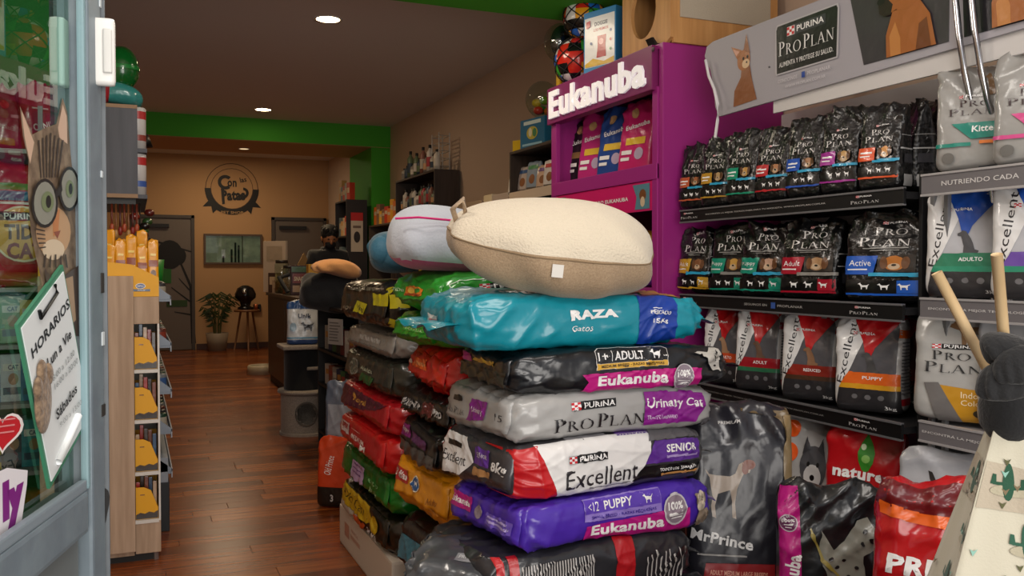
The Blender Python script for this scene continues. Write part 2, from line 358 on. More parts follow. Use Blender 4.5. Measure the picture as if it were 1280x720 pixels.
def make_bag(name, label, cat, loc, rz, blob, col, arts, group=None, n=None, seal=(1, 1), sealcol=None, rot=None, L=.012, rough=.28, bump=.35, wname='film_body', flap=False, flapcol=None):
    root = thing(name, label, cat, loc, rz, group, rot)
    if n is None: n = (int(max(8, blob.a * 2 / .0095)), int(max(6, blob.b * 2 / .014)), int(max(6, blob.c * 2 / .0085)))
    v, f = blob.body(n); link(wname, mesh(name, v, f), film(col, rough, bump), root, True)
    j = 0
    for sgn in (-1, 1):
        j += 1
        if blob.kind == 'lie' and seal[j - 1]:
            m = 22; V = []; fl = seal[j - 1] * .022
            for k in range(3):
                for i in range(m + 1):
                    y = blob.b * .93 * (-1 + 2 * i / m); q = blob.deform(np.array([[sgn * blob.a * .985, y, 0]]))[0]
                    V.append((q[0] + sgn * (fl * k - .004), q[1], q[2] + (.0022 * math.sin(i * .9 + blob.w[1][1]) + .003 * math.sin(i * .37)) * k - .003 * k * k))
            n1 = len(V); V += [(p[0], p[1], p[2] + .0022) for p in V]; Fq = []
            for k in range(2):
                for i in range(m):
                    q = k * (m + 1) + i; Fq += [(q, q + 1, q + m + 2, q + m + 1), (n1 + q, n1 + q + m + 1, n1 + q + m + 2, n1 + q + 1)]
            for i in range(m): q = 2 * (m + 1) + i; Fq.append((q, q + 1, n1 + q + 1, n1 + q))
            link('sealed_end', mesh('sealed_end', V, Fq), film(sealcol or col, rough), root, True)
    fl_ = None
    if flap:
        g0 = blob.surf('left')
        def fl_(U, V):
            P = g0(U, V); t = np.asarray(V) / blob.c; P = P.copy(); P[:, 0] -= .0035 + .010 * np.clip((.35 - t) / .9, 0, 1) + .0025 * np.sin(np.asarray(U) * 60 + blob.w[0][1]) * np.clip(.3 - t, 0, 1); return P
        N, M_ = 26, 8; uu = np.array([blob.b * (-.93 + 1.86 * i / N) for j in range(M_ + 1) for i in range(N + 1)]); vv = np.array([blob.c * (-.55 - .06 * math.sin(i * .5) + (1.47 + .06 * math.sin(i * .5)) * j / M_) for j in range(M_ + 1) for i in range(N + 1)])
        v2 = fl_(uu, vv); o = link('end_flap', mesh('end_flap', v2, [(j * (N + 1) + i, j * (N + 1) + i + 1, (j + 1) * (N + 1) + i + 1, (j + 1) * (N + 1) + i) for j in range(M_) for i in range(N)]), film(flapcol or col, rough, bump), root, True); sm = o.modifiers.new('thick', 'SOLIDIFY'); sm.thickness = .0022; sm.offset = -1
    for face, items in arts.items():
        A, Bh = blob.half(face); decals('printed_label', items, fl_ if (fl_ and face == 'left') else blob.surf(face), A, Bh, root, L)
    return root

# ================================================================ THE SETTING
XR = 3.0; XL = -1.05; YB = 14.85; ZC = 3.05
PL = mat('C8B09A', .85, 'plaster', 40., .25); PLB = mat('C0966A', .85, 'plaster', 40., .2)
GREEN = mat('3FA51E', .7, 'plaster', 40., .15); GREEND = mat('2F8A3A', .7, 'plaster', 40., .15)
CEIL = mat('D6D0CC', .9, 'plaster', 30., .2)
structure(bx(None, 'wall_right', XR, XR + .12, -.2, YB, 0, ZC, PL)).__setitem__('label', 'cream plaster wall along the right side behind the shelving')
structure(bx(None, 'wall_left', XL - .12, XL, -.2, YB, 0, ZC, PL))
structure(bx(None, 'wall_back', XL - .12, XR + .12, YB, YB + .12, 0, ZC, PLB)).__setitem__('label', 'cream back wall carrying the round paw shop emblem')
structure(bx(None, 'ceiling', XL - .12, XR + .12, -.2, YB + .12, ZC, ZC + .1, CEIL)).__setitem__('label', 'plain plaster ceiling with recessed downlights')
tr = structure(bx(None, 'trim_1', XL, XR, 10.98, 12.2, 2.79, ZC, GREEN)); tr['label'] = 'deep green painted beam at the back of the shop'
bx(tr, 'beam_underside', XL, XR, 10.99, 12.19, 2.785, 2.79, PLB)
structure(bx(None, 'trim_2', 2.76, XR, 11.0, 12.2, 0, 2.785, GREEN))['label'] = 'green painted pillar below the back beam'
structure(bx(None, 'trim_3', XL, XR, 4.35, 4.9, 2.775, ZC, GREEN))['label'] = 'green painted beam across the ceiling near the entrance'
structure(bx(None, 'baseboard_back', .92, XR, YB - .015, YB, 0, .09, mat('4A2A1C', .5)))
structure(bx(None, 'baseboard_right', XR - .015, XR, 5.9, 11, 0, .09, mat('4A2A1C', .5)))
# floor: base slab and boards laid across the aisle
fl = structure(bx(None, 'floor', XL - .12, XR + .12, -.2, YB + .12, -.06, -.004, mat('3A1A0A', .4))); fl['label'] = 'polished red-brown wooden floor of narrow boards'
PK = [mat(a, .26, 'plank', 2.2, 0, h2=b) for a, b in (('6A300F', '8E4A1C'), ('542409', '743812'), ('7A3C14', 'A05824'), ('5E2A0D', '824218'))]
PWD = .118; PLN = 1.25; pmesh = []
for m in PK:
    b = MB().box(0, PLN - .002, 0, PWD - .0015, -.004, .0, .0008); me = mesh('floorboard', b.v, b.f); me.materials.append(m); pmesh.append(me)
rr = random.Random(3); far = MB(); fv = []; fm = []
y = 2.6; cnt = 0
while y < YB:
    x = XL - rr.random() * PLN
    while x < XR:
        k = rr.randrange(4)
        if x < 1.75 and x + PLN > .05 and x > XL and cnt < 260:
            o = bpy.data.objects.new('floorboard', pmesh[k]); o.parent = fl; o.location = (x, y, 0); C.objects.link(o); cnt += 1
        elif x + PLN > XL: far.box(max(x, XL), min(x + PLN - .002, XR), y, y + PWD - .0015, -.004, 0); fm += [k] * 6
        x += PLN
    y += PWD
me = mesh('distant_floorboards', far.v, far.f, fm); o = link('distant_floorboards', me, PK, fl); o['kind'] = 'stuff'
print('planks', cnt)

# recessed ceiling lamps
def downlight(px, py, z, power, label, r=.075, on=True):
    p = at(px, py, Z=z); t = thing('recessed_downlight', label, 'ceiling light', (p.x, p.y, z), group='recessed ceiling downlights')
    MB().lathe([(r * 1.0, -.004), (r * 1.22, -.006), (r * 1.25, 0), (r * 1.0, 0)], n=28).build('trim_ring', mat('D8D4CC', .5), t, True)
    MB().lathe([(0, -.0015), (r, -.0015)], n=28).build('lamp_lens', mat('FFE2B0', .5, emit=26 if on else .8), t)
    if on:
        l = bpy.data.lights.new('downlight_beam', 'SPOT'); l.energy = power; l.color = (1, .74, .45); l.spot_size = math.radians(130); l.spot_blend = .8; l.shadow_soft_size = .07
        lo = bpy.data.objects.new('downlight_beam', l); lo.location = (0, 0, -.03); lo.parent = t; C.objects.link(lo)
    return t
downlight(410, 24, ZC, 60, 'bright round downlight in the ceiling nearest the entrance', .083)
downlight(329, 137, ZC, 75, 'bright round downlight just in front of the green beam', .083)
downlight(305, 186, 2.785, 0, 'unlit small downlight in the underside of the green beam', .06, False)
area('back_room_light', (1.2, 13.5, 3.0), (0, 0, 0), .6, .6, 15, (1, .78, .52))
area('mid_aisle_light', (1.4, 8.6, 3.02), (0, 0, 0), .3, .3, 7, (1, .74, .48))

# back wall: doors, service window, emblem
DG = mat('6E6258', .5); DF = mat('4A423C', .5)
def back_door(nm, x0, x1, z1, lab):
    d = thing(nm, None, None, ((x0 + x1) / 2, YB, 0)); d['kind'] = 'structure'; d['label'] = lab
    bx(d, 'door_leaf', x0 + .05, x1 - .05, YB - .035, YB, 0.01, z1 - .05, DG, .004)
    for a, b in ((x0, x0 + .05), (x1 - .05, x1)): bx(d, 'door_frame', a, b, YB - .06, YB, 0, z1, DF, .004)
    bx(d, 'door_frame', x0, x1, YB - .06, YB, z1 - .05, z1, DF, .004)
    bx(d, 'door_closer', x0 + .12, x0 + .55, YB - .09, YB - .035, z1 - .2, z1 - .14, mat('1C1A1A', .5), .006)
    return d
b0 = at(243, 300, Y=YB).x
d1 = back_door('door_1', b0 - .92, b0, 2.1, 'grey back door with a dark tree picture on it')
# dark tree picture on the left door
sf = flat((0, -.037, 0), (1, 0, 0), (0, 0, 1)); tz = at(215, 320, Y=YB).z; tx = at(212, 320, Y=YB).x - (b0 - .46)
def limb(x0, z0, x1, z1, w0, w1): 
    dx, dz = x1 - x0, z1 - z0; l = math.hypot(dx, dz); n = (-dz / l, dx / l); return [(x0 + n[0] * w0, z0 + n[1] * w0), (x0 - n[0] * w0, z0 - n[1] * w0), (x1 - n[0] * w1, z1 - n[1] * w1), (x1 + n[0] * w1, z1 + n[1] * w1)]
TR = '14110E'; its = [('P', limb(tx + .34, .1, tx + .30, 1.0, .035, .02), TR), ('P', limb(tx + .30, 1.0, tx + .1, 1.5, .02, .012), TR), ('P', limb(tx - .3, 1.72, tx + .36, 1.52, .016, .01), TR),
    ('P', limb(tx + .30, .75, tx + .02, .98, .012, .006), TR), ('P', limb(tx + .31, .55, tx + .06, .6, .012, .006), TR), ('P', limb(tx + .3, .92, tx + .13, 1.12, .01, .005), TR),
    ('E', tx, tz + .02, .19, .225, TR), ('E', tx + .12, tz + .0, .12, .14, TR), ('E', tx - .1, tz - .0, .12, .16, TR), ('R', tx - .05, .68, tx + .25, .78, '2E4A22'), ('R', tx - .12, tz - .42, tx + .02, tz - .2, '2A6B2A')]
decals('tree_picture', its, sf, 1, 1, d1, L=.3, eps=.001, inkf=lambda c: mat(c, .6))
q0 = at(339, 280, Y=YB).x; d2 = back_door('door_2', q0, q0 + .88, 2.1, 'grey back door behind the counter, right of the service window')
x0, x1 = at(257, 300, Y=YB).x, at(325, 300, Y=YB).x; z1, z0 = at(290, 295, Y=YB).z, at(290, 328, Y=YB).z
wn = thing('window_1', None, None, ((x0 + x1) / 2, YB, z0)); wn['kind'] = 'structure'; wn['label'] = 'wide low service window in the back wall'
WF = mat('5A4636', .5)
for a, b, c, d in ((x0 - .03, x0, z0 - .03, z1 + .03), (x1, x1 + .03, z0 - .03, z1 + .03), (x0, x1, z0 - .03, z0), (x0, x1, z1, z1 + .03)): bx(wn, 'window_frame', a, b, YB - .05, YB, c, d, WF, .003)
bx(wn, 'lit_room_behind', x0, x1, YB - .012, YB - .004, z0, z1, mat('B8A890', .6, 'mottle', 7., 0, h2='847660', emit=.1))
bx(wn, 'window_mullion', x0 + (x1 - x0) * .66, x0 + (x1 - x0) * .675, YB - .03, YB - .012, z0, z1, WF)
for k, (u, h) in enumerate(((.45, .5), (.52, .75), (.58, .65), (.3, .25))): bx(wn, 'dark_fixture', x0 + (x1 - x0) * u, x0 + (x1 - x0) * (u + .035), YB - .028, YB - .013, z0, z0 + (z1 - z0) * h, mat('26241F', .6))
bx(wn, 'window_pane', x0, x1, YB - .040, YB - .036, z0, z1, GLASS)
# emblem
c = at(290, 236, Y=YB); em = thing('wall_emblem', 'round black shop emblem with a ribbon on the back wall', 'emblem', (c.x, YB, c.z)); K = '120C08'
sf = flat((0, -.002, 0), (1, 0, 0), (0, 0, 1)); s = .405
its = [('O', 0, 0, s, .03, '5A3A20'), ('O', 0, 0, s * .80, .03, '5A3A20'), ('O', 0, 0, s * 1.02, .22, K, {'a': (180, 360)}),
       ('P', [(-s * .85, -s * .45), (-s * 1.1, -s * .72), (-s * .78, -s * .70), (-s * .72, -s * .98), (-s * .45, -s * .7)], K), ('P', [(s * .85, -s * .45), (s * 1.1, -s * .72), (s * .78, -s * .70), (s * .72, -s * .98), (s * .45, -s * .7)], K),
       ('O', -.10, .10, .115, .45, K, {'a': (45, 310)}), ('T', 'on', .0, .08, .14, .10, K, {'b': .03}), ('T', 'las', .17, .15, .10, .08, K, {'b': .02, 'rot': 12}), ('T', 'Patas', .02, -.10, .36, .17, K, {'b': .05, 'rot': 3}),
       ('P', [(-.17, 0), (-.12, .01), (-.11, -.24), (-.15, -.25)], K), ('O', .17, -.06, .085, .5, K, {'a': (-150, 90)}), ('T', 'PET SHOP', 0, -s * .93, .34, .045, 'B89060', {'b': .02})]
decals('vinyl_print', its, sf, 1, 1, em, L=.2, eps=.001, step=.0006, inkf=lambda c: mat(c, .6))
# potted palm, stool, coffee maker
p = at(270, 437, Z=0); pl = thing('potted_plant', 'thin-leaved palm in a pale round pot by the back wall', 'plant', (p.x, YB - .35, 0))
MB().lathe([(0, 0), (.13, 0), (.17, .28), (.155, .28), (.14, .24), (0, .24)]).build('pot', mat('8A7A68', .6), pl, True)
st = MB(); lv = MB(); r = random.Random(5)
for k in range(13):
    a = r.uniform(0, 6.28); h = r.uniform(.45, .85); q = Vector((.05 * math.cos(a), .05 * math.sin(a), .24)); sp = r.uniform(.10, .24)
    pts = [q + Vector((math.cos(a) * sp * t * t, math.sin(a) * sp * t * t * .6, h * t * (1.25 - .45 * t * t))) for t in (0, .25, .5, .75, 1)]
    st.tube(pts, .007, 5)
    for t in range(9):
        f = .3 + .7 * t / 8; i = min(3, int(f * 4)); g = pts[i].lerp(pts[i + 1], f * 4 - i); sd = 1 if t % 2 else -1
        e = g + Vector((math.cos(a + sd * 1.1) * .14, math.sin(a + sd * 1.1) * .08, -.02 - .05 * f)); n = Vector((0, 0, .014)); lv.add([g - n, g + n, e, (g + e) / 2 - n * 1.3], [(0, 1, 2, 3)])
st.build('stems', mat('4A4A20', .6), pl); lv.build('leaves', mat('2C4018', .5), pl)['kind'] = 'stuff'
p = at(308, 437, Z=0); sx = p.x; sy = YB - .4
stl = thing('stool', 'small wooden three-legged stool by the back wall', 'stool', (sx, sy, 0))
MB().lathe([(0, .60), (.19, .60), (.2, .615), (.19, .635), (0, .635)]).build('seat', mat('6B4426', .5, 'wood', 3., h2='7E5430'), stl, True)
for a in (.5, 2.6, 4.7): MB().tube([(math.cos(a) * .1, math.sin(a) * .1, .6), (math.cos(a) * .21, math.sin(a) * .21, 0)], [.018, .013]).build('leg', mat('6B4426', .5, 'wood', 3., h2='7E5430'), stl, True)
cf = thing('coffee_maker', 'rounded black coffee machine standing on the stool', 'coffee machine', (sx - .02, sy, .637))
MB().lathe([(0, 0), (.12, 0), (.12, .03), (.07, .05), (.09, .12), (.155, .18), (.16, .24), (.12, .33), (.05, .37), (0, .375)]).build('housing', mat('0C0C10', .25), cf, True)
MB().ell((-.03, -.13, .27), (.03, .03, .03)).build('dial', mat('D8D8D8', .2, metal=1.), cf, True)
cp = thing('cup', 'small coppery cup beside the coffee machine', 'cup', (sx + .13, sy - .06, .637)); MB().lathe([(0, 0), (.025, 0), (.032, .08), (.028, .08), (.022, .01)]).build('cup_wall', mat('B06038', .35, metal=.6), cp, True)
so = thing('wall_socket', 'black socket box low on the back wall right of the stool', 'socket', (at(318, 385, Y=YB).x, YB, at(318, 385, Y=YB).z))
so.location.x = at(321, 385, Y=YB).x; MB().box(-.06, .06, -.05, 0, -.06, .06, .008).build('cover', mat('141414', .5), so); MB().lathe([(0, -.002), (.03, -.002), (.03, .004)], M=Matrix.Rotation(PI / 2, 3, 'X'), c=(0, -.052, 0)).build('plug_face', mat('2A2A2A', .5), so)

# ---- counter and what stands on it
cx0 = 1.41; cy1 = at(333, 470, X=cx0).y; ct = thing('sales_counter', 'dark wooden sales counter running along the aisle', 'counter', (1.6, 9, 0))
DW = mat('2A1B12', .4, 'wood', 3., h2='3A271A')
bx(ct, 'body', cx0 + .02, 1.66, 7.3, cy1 - .02, .08, .97, DW, .004); bx(ct, 'worktop', cx0, 1.69, 7.28, cy1, .97, 1.005, mat('3B2A1D', .35, 'wood', 3., h2='4A3626'), .004); bx(ct, 'plinth', cx0 + .04, 1.66, 7.32, cy1 - .04, 0, .08, mat('0E0B0A', .6))
for k in range(3): bx(ct, 'front_panel', cx0 + .008, cx0 + .02, 7.34 + k * .95, 7.34 + k * .95 + .93, .1, .95, DW, .003)
bl = thing('pet_bowl', 'shallow cream pet bowl on the floor beside the counter', 'bowl', at(328, 467, Z=0)); MB().lathe([(0, 0), (.17, 0), (.15, .10), (.165, .105), (.175, .09), (.19, 0), (.17, 0)]).build('bowl_rim', mat('A89C84', .4), bl, True)
def stands(px, X, z): return at(px, 300, X=X).y
def card(name, label, cat, loc, size, m, rz=0, group=None, arts=None, part='carton', tilt=0):
    t = thing(name, label, cat, loc, rz, group, rot=(tilt, 0, rz)); a, b, h = size[0] / 2, size[1] / 2, size[2]
    MB().box(-a, a, -b, b, 0, h, min(a, b, h) * .06).build(part, m, t)
    for face, its in (arts or {}).items():
        if face == 'front': sf = flat((0, -b, h / 2), (1, 0, 0), (0, 0, 1)); A, H = a, h / 2
        elif face == 'right': sf = flat((a, 0, h / 2), (0, 1, 0), (0, 0, 1)); A, H = b, h / 2
        elif face == 'left': sf = flat((-a, 0, h / 2), (0, -1, 0), (0, 0, 1)); A, H = b, h / 2
        else: sf = flat((0, 0, h), (1, 0, 0), (0, 1, 0)); A, H = a, b
        decals('printed_label', its, sf, A, H, t, L=.3, eps=.0006)
    return t
def on(px, X, z=1.006): p = at(px, 300, X=X); return (p.x, p.y, z)
card('display_board', 'tall pale board leaning at the far end of the counter', 'board', on(344, 1.5), (.34, .03, .58), mat('C8B8A4', .6), rz=-.9, arts={'front': [('R', -.7, .2, .7, .8, 'B0A08A')]})
def jar(px, X, r, h, col, label, z=1.006):
    t = thing('glass_jar', label, 'jar', on(px, X, z)); MB().lathe([(0, .003), (r, .003), (r, h * .88), (r * .8, h * .92), (r * .8, h * .93)], n=20).build('jar_wall', CLEAR, t, True)
    MB().lathe([(0, .006), (r * .9, .006), (r * .9, h * .6), (0, h * .62)], n=16).build('treats', mat(col, .7, 'mottle', 90., .4, h2='3A2A18'), t, True)
    MB().lathe([(0, h), (r * .9, h), (r * .9, h * .9), (0, h * .9)], n=20).build('lid', mat('2A2420', .4), t, True); return t
jar(352, 1.5, .075, .36, '8A7A40', 'tall clear jar of treats at the far end of the counter'); jar(361, 1.47, .065, .30, 'A08060', 'clear jar of pale treats, second along the counter')
for k, (px, h, cA, lb) in enumerate(((342, .22, '4A3020', 'small brown carton at the counter edge below the board'), (347, .14, 'B89878', 'low beige carton beside the tall jar'))):
    card('treat_carton', lb, 'box', on(px, 1.46 + .02 * k), (.1, .08, h), mat(cA, .6), rz=-.5, arts={'front': [('R', -.7, -.2, .7, .6, 'D0B890')]})
card('treat_display', 'dark red and green treat display box on the counter', 'box', on(375, 1.58), (.2, .14, .30), mat('3A1414', .5), rz=-.1,
     arts={'front': [('R', -.9, .55, .9, .92, '2C5A2A'), ('R', -.8, -.2, .8, .45, '7A2420'), ('R', -.8, -.8, -.1, -.35, 'B09070'), ('R', .1, -.8, .8, -.35, '90703C'), ('T', 'SNACKS', 0, .1, 1.3, .3, 'D8C8A8', {'b': .03})]})
card('treat_display', 'yellow box with a black puppy picture on the counter', 'box', on(398, 1.62), (.21, .12, .31), mat('D09A20', .5), rz=0,
     arts={'front': [('T', 'PREMIOS', 0, .78, 1.6, .16, '3A2408', {'b': .03}), ('E', -.35, .05, .2, .28, '2A1A10'), ('R', -.62, -.55, -.08, -.1, '2A1A10'), ('S', 'sit', .45, -.3, .28, .3, '4A2A10'), ('R', -.8, -.88, .8, -.66, 'A87010')]})
hs = thing('cardboard_house_tray', 'brown card tray with a peaked top behind the red treat box', 'box', on(380, 1.7)); MB().prism([(-.14, 0), (.14, 0), (.14, .3), (.07, .3), (0, .44), (-.07, .3), (-.14, .3)], .03).build('card_back', mat('8A6A3A', .7), hs); MB().box(-.14, .14, .03, .1, 0, .2).build('tray', mat('9A7A48', .7), hs)

# ---- shop assistant behind the counter
def skin(name, pts, edges, rads, m, parent, sub=2, root=0):
    me = bpy.data.meshes.new(name); me.from_pydata(pts, edges, []); o = bpy.data.objects.new(name, me); C.objects.link(o); o.parent = parent
    s = o.modifiers.new('skin', 'SKIN'); s.use_smooth_shade = True
    for i, r in enumerate(rads): me.skin_vertices[0].data[i].radius = (r, r) if not isinstance(r, tuple) else r; me.skin_vertices[0].data[i].use_root = (i == root)
    b = o.modifiers.new('sub', 'SUBSURF'); b.levels = b.render_levels = sub; me.materials.append(m); return o
PX = at(409, 300, D=9.8); pr = thing('person', 'person in a dark hoodie and black face mask looking down behind the counter', 'person', (PX.x, PX.y, 0), rz=.25)
HD = mat('17181C', .8, 'cloth', 90., .2); SK = mat('A8704A', .55)
P = [(0, 0, .95), (0, 0, 1.15), (0, -.02, 1.36), (0, -.03, 1.47), (0, -.05, 1.53), (-.19, -.02, 1.42), (-.25, -.03, 1.18), (-.2, -.22, 1.05), (.19, -.02, 1.42), (.25, -.03, 1.18), (.2, -.22, 1.05), (-.1, 0, .88), (-.11, -.01, .48), (-.12, .02, .07), (.1, 0, .88), (.11, -.01, .48), (.12, .02, .07), (-.12, -.1, .04), (.12, -.1, .04)]
E = [(0, 1), (1, 2), (2, 3), (3, 4), (2, 5), (5, 6), (6, 7), (2, 8), (8, 9), (9, 10), (0, 11), (11, 12), (12, 13), (0, 14), (14, 15), (15, 16), (13, 17), (16, 18)]
skin('clothed_body', P, E, [(.15, .11), (.15, .11), (.16, .12), (.09, .08), .058, .072, .052, .036, .072, .052, .036, .09, .062, .045, .09, .062, .045, .04, .04], HD, pr)
for sd in (-1, 1):
    hp = [Vector((sd * .2, -.22, 1.05)), Vector((sd * .18, -.30, 1.035)), Vector((sd * .175, -.34, 1.03))]; pts = [hp[0], hp[1], hp[2]]; ed = [(0, 1), (1, 2)]; rd = [.027, .03, .026]
    for k in range(4):
        b_ = hp[2] + Vector(((k - 1.5) * .018, -.004, 0)); n = len(pts); pts += [b_ + Vector((0, -.03, .004)), b_ + Vector((0, -.055, -.008)), b_ + Vector((0, -.068, -.022))]; ed += [(2, n), (n, n + 1), (n + 1, n + 2)]; rd += [.0085, .008, .007]
    n = len(pts); pts += [hp[1] + Vector((-sd * .035, -.02, 0)), hp[1] + Vector((-sd * .045, -.05, -.008))]; ed += [(1, n), (n, n + 1)]; rd += [.011, .009]
    skin('hand', pts, ed, rd, SK, pr, 2)
hd = thing('head', None, None, (0, -.06, 1.60), rot=(.35, 0, -.25)); hd.parent = pr
MB().ell((0, 0, .02), (.078, .098, .118), 20, 14).add(*(lambda b: (b.v, b.f))(MB().ell((0, -.03, -.055), (.058, .068, .06)))).tube([(0, .02, -.06), (0, .03, -.15)], [.055, .06], 12).ell((-.08, .01, 0), (.014, .025, .034)).ell((.08, .01, 0), (.014, .025, .034)).ell((0, -.102, -.01), (.014, .02, .026)).build('face', SK, hd, True)
hr = MB().ell((0, .02, .055), (.096, .112, .100), 20, 12).ell((0, .06, 0), (.085, .075, .10)); 
for k in range(26): a = k * .45; hr.ell((.074 * math.cos(a), .015 + .085 * math.sin(a), .085 + .025 * math.sin(k * 1.7)), (.024, .024, .028), 8, 6)
hr.build('hair', mat('0B0908', .75), hd, True)
MB().ell((0, -.062, -.05), (.06, .052, .052), 16, 10).tube([(-.05, -.06, -.03), (-.08, 0, 0)], .003, 5).tube([(.05, -.06, -.03), (.08, 0, 0)], .003, 5).build('face_mask', mat('0F0F12', .8), hd, True)
for sd in (-1, 1): MB().ell((sd * .03, -.090, .022), (.013, .008, .008)).build('eye', mat('1A120E', .3), hd, True)
MB().lathe([(.07, .0), (.085, .015), (.075, .04), (.055, .045)], c=(0, -.02, 1.47), n=20).build('hood_collar', HD, pr, True)

# ---- cat tree with goods on it
p = at(388, 545, Z=0); D0 = p; tr_ = thing('cat_tree', 'grey plush cat tree with a round-holed den and black carpeted column', 'cat tree', (D0.x, D0.y + .16, 0))
FR = mat('9C9082', .95, 'cloth', 120., .5, h2='84786C'); FB = mat('0D0D0F', .95, 'cloth', 120., .4)
dz = .32; den = MB(); R0 = .195; n = 48; hc = (0, .17)
# den wall with a round opening facing the entrance
V = []; Fq = []; nz = 16
for j in range(nz + 1):
    for i in range(n):
        a = 2 * PI * i / n; V.append((R0 * math.cos(a), R0 * .9 * math.sin(a), dz * j / nz))
hx = -.03; 
for j in range(nz):
    for i in range(n):
        a = 2 * PI * (i + .5) / n; X_, Z_ = R0 * math.cos(a), dz * (j + .5) / nz
        if math.sin(a) < 0 and ((X_ - hx) / .075) ** 2 + ((Z_ - .17) / .085) ** 2 < 1: continue
        Fq.append((j * n + i, j * n + (i + 1) % n, (j + 1) * n + (i + 1) % n, (j + 1) * n + i))
b = MB(); b.add(V, Fq); o = b.build('den_wall', FR, tr_, True); sol = o.modifiers.new('thick', 'SOLIDIFY'); sol.thickness = .012
ring = [(hx + .078 * math.cos(t), -R0 * .9 * math.sqrt(max(0, 1 - ((hx + .078 * math.cos(t)) / R0) ** 2)) - .004, .17 + .088 * math.sin(t)) for t in [2 * PI * k / 24 for k in range(25)]]
MB().tube(ring, .008, 6).build('den_rim', mat('5E564C', .9, 'cloth', 120., .4), tr_, True)
MB().lathe([(0, 0), (.205, 0), (.205, .02), (0, .02)], n=32).build('base_board', FR, tr_); MB().lathe([(0, dz), (.215, dz), (.22, dz + .012), (.215, dz + .025), (0, dz + .025)], n=32).build('den_roof', FR, tr_, True)
MB().lathe([(.14, dz + .025), (.14, .66)], c=(-.03, 0, 0), n=28).build('column', FB, tr_, True); MB().box(-.2, .17, -.17, .17, .66, .69, .01).build('top_platform', FR, tr_); MB().box(-.02, .34, -.15, .12, .50, .525, .01).build('side_platform', FR, tr_)
MB().tube([(.28, 0, 0.02), (.28, 0, .50)], .04, 14).build('side_post', mat('3A322A', .95, 'cloth', 160., .5), tr_, True)
lc = tr_.location

# ================================================================ THE PILE
def lie(name, label, cx, cy, cz, L_, W_, H_, col, arts, rz=0, seed=0, rot=None, cat='bag', group=None, **kw):
    b = Blob(L_ / 2, W_ / 2, H_ * .485, kw.pop('e', (16, 12, 6.5)), seed, 'lie', kw.pop('wr', 1.), **{k: kw.pop(k) for k in list(kw) if k in ('pinch', 'sag', 'droop')})
    kw.setdefault('seal', (0, .9)); kw.setdefault('L', .005 if cy < 2.5 else .010); kw.setdefault('flap', 'left' in arts)
    return make_bag(name, label, cat, (cx, cy, cz), math.radians(rz), b, col, arts, group, rot=rot, **kw)
GP = 'food sacks stacked in the front pile'
W = 'F2F0EE'; K = '0A0A0C'
def euk_panel(u0, u1, v0, v1, tx0, tx1): return [('P', [(u0, v0), (u1, v0), (u1, v1), (u0, v1), (u0 + .06, (v0 + v1) / 2)], 'C8147C'), ('T', 'Eukanuba', (tx0 + tx1) / 2, (v0 + v1) / 2, tx1 - tx0, (v1 - v0) * .66, W, {'b': .035})]
def badge(u, v, r, A, H): return [('E', u, v, r, None, 'C9C5C8'), ('E', u, v, r * .88, None, '8E7F8B'), ('T', '100%', u, v + r * A / H * .2, r * 1.25, r * A / H * .5, W, {'b': .04}), ('R', u - r * .6, v - r * A / H * .32, u + r * .6, v - r * A / H * .24, W), ('R', u - r * .5, v - r * A / H * .52, u + r * .5, v - r * A / H * .44, W)]
# column C, from below upwards. near-left corner about (.86, 2.02)
def cc(rz, L_, W_, nx=.86, ny=2.03):
    a = math.radians(rz); return nx + L_ / 2 * math.cos(a) - W_ / 2 * math.sin(a), ny + L_ / 2 * math.sin(a) + W_ / 2 * math.cos(a)
pal = thing('pallet', 'low wooden pallet under the front pile', 'pallet', (1.2, 2.35, 0))
PW = mat('9A7A50', .8, 'wood', 3., h2='7E6240')
for k in range(3): MB().box(-.36, .36, -.3 + k * .25, -.22 + k * .25, 0, .07).build('runner', PW, pal)
for k in range(5): MB().box(-.36 + k * .155, -.26 + k * .155, -.32, .32, .07, .09, .003).build('slat', PW, pal)
for k, (z, col, lb) in enumerate(((.155, '4A4A50', 'grey sack at the foot of the front pile'), (.285, '7A1418', 'dark red sack second from the foot of the front pile'), (.39, '1E1E22', 'black sack under the striped text sack'))):
    x, y = cc(2, .62, .42); lie('food_sack', lb, x, y, z, .62, .42, .13 if k < 2 else .10, col, {'front': [('R', -.6, -.5, .6, .5, W)]}, 2, 40 + k, group=GP)
x, y = cc(4, .60, .43, .80, 1.99)
txt = []
for k in range(26):
    u = -.70 + k * .024
    for i in range(2): txt += [('R', u, -.78 + i * .68, u + .010, -.22 + i * .80, 'B8B4B0')]
for k in range(9): u = .42 + k * .045; txt += [('R', u, -.7, u + .012, .3 + .06 * (k % 3), 'B8B4B0')]
lie('food_sack', 'dark sack of white small print with a red band, under the purple sack', x, y, .506, .64, .43, .145, '2A2A2E',
    {'front': [('R', .14, -.95, .32, .95, 'B01820'), ('R', -.9, -.95, -.84, .95, 'C01C24'), ('R', -.8, .1, -.72, .95, 'B01820'), ('R', -.8, -.6, -.72, -.1, 'D8C890')] + txt}, 4, 3, group=GP)
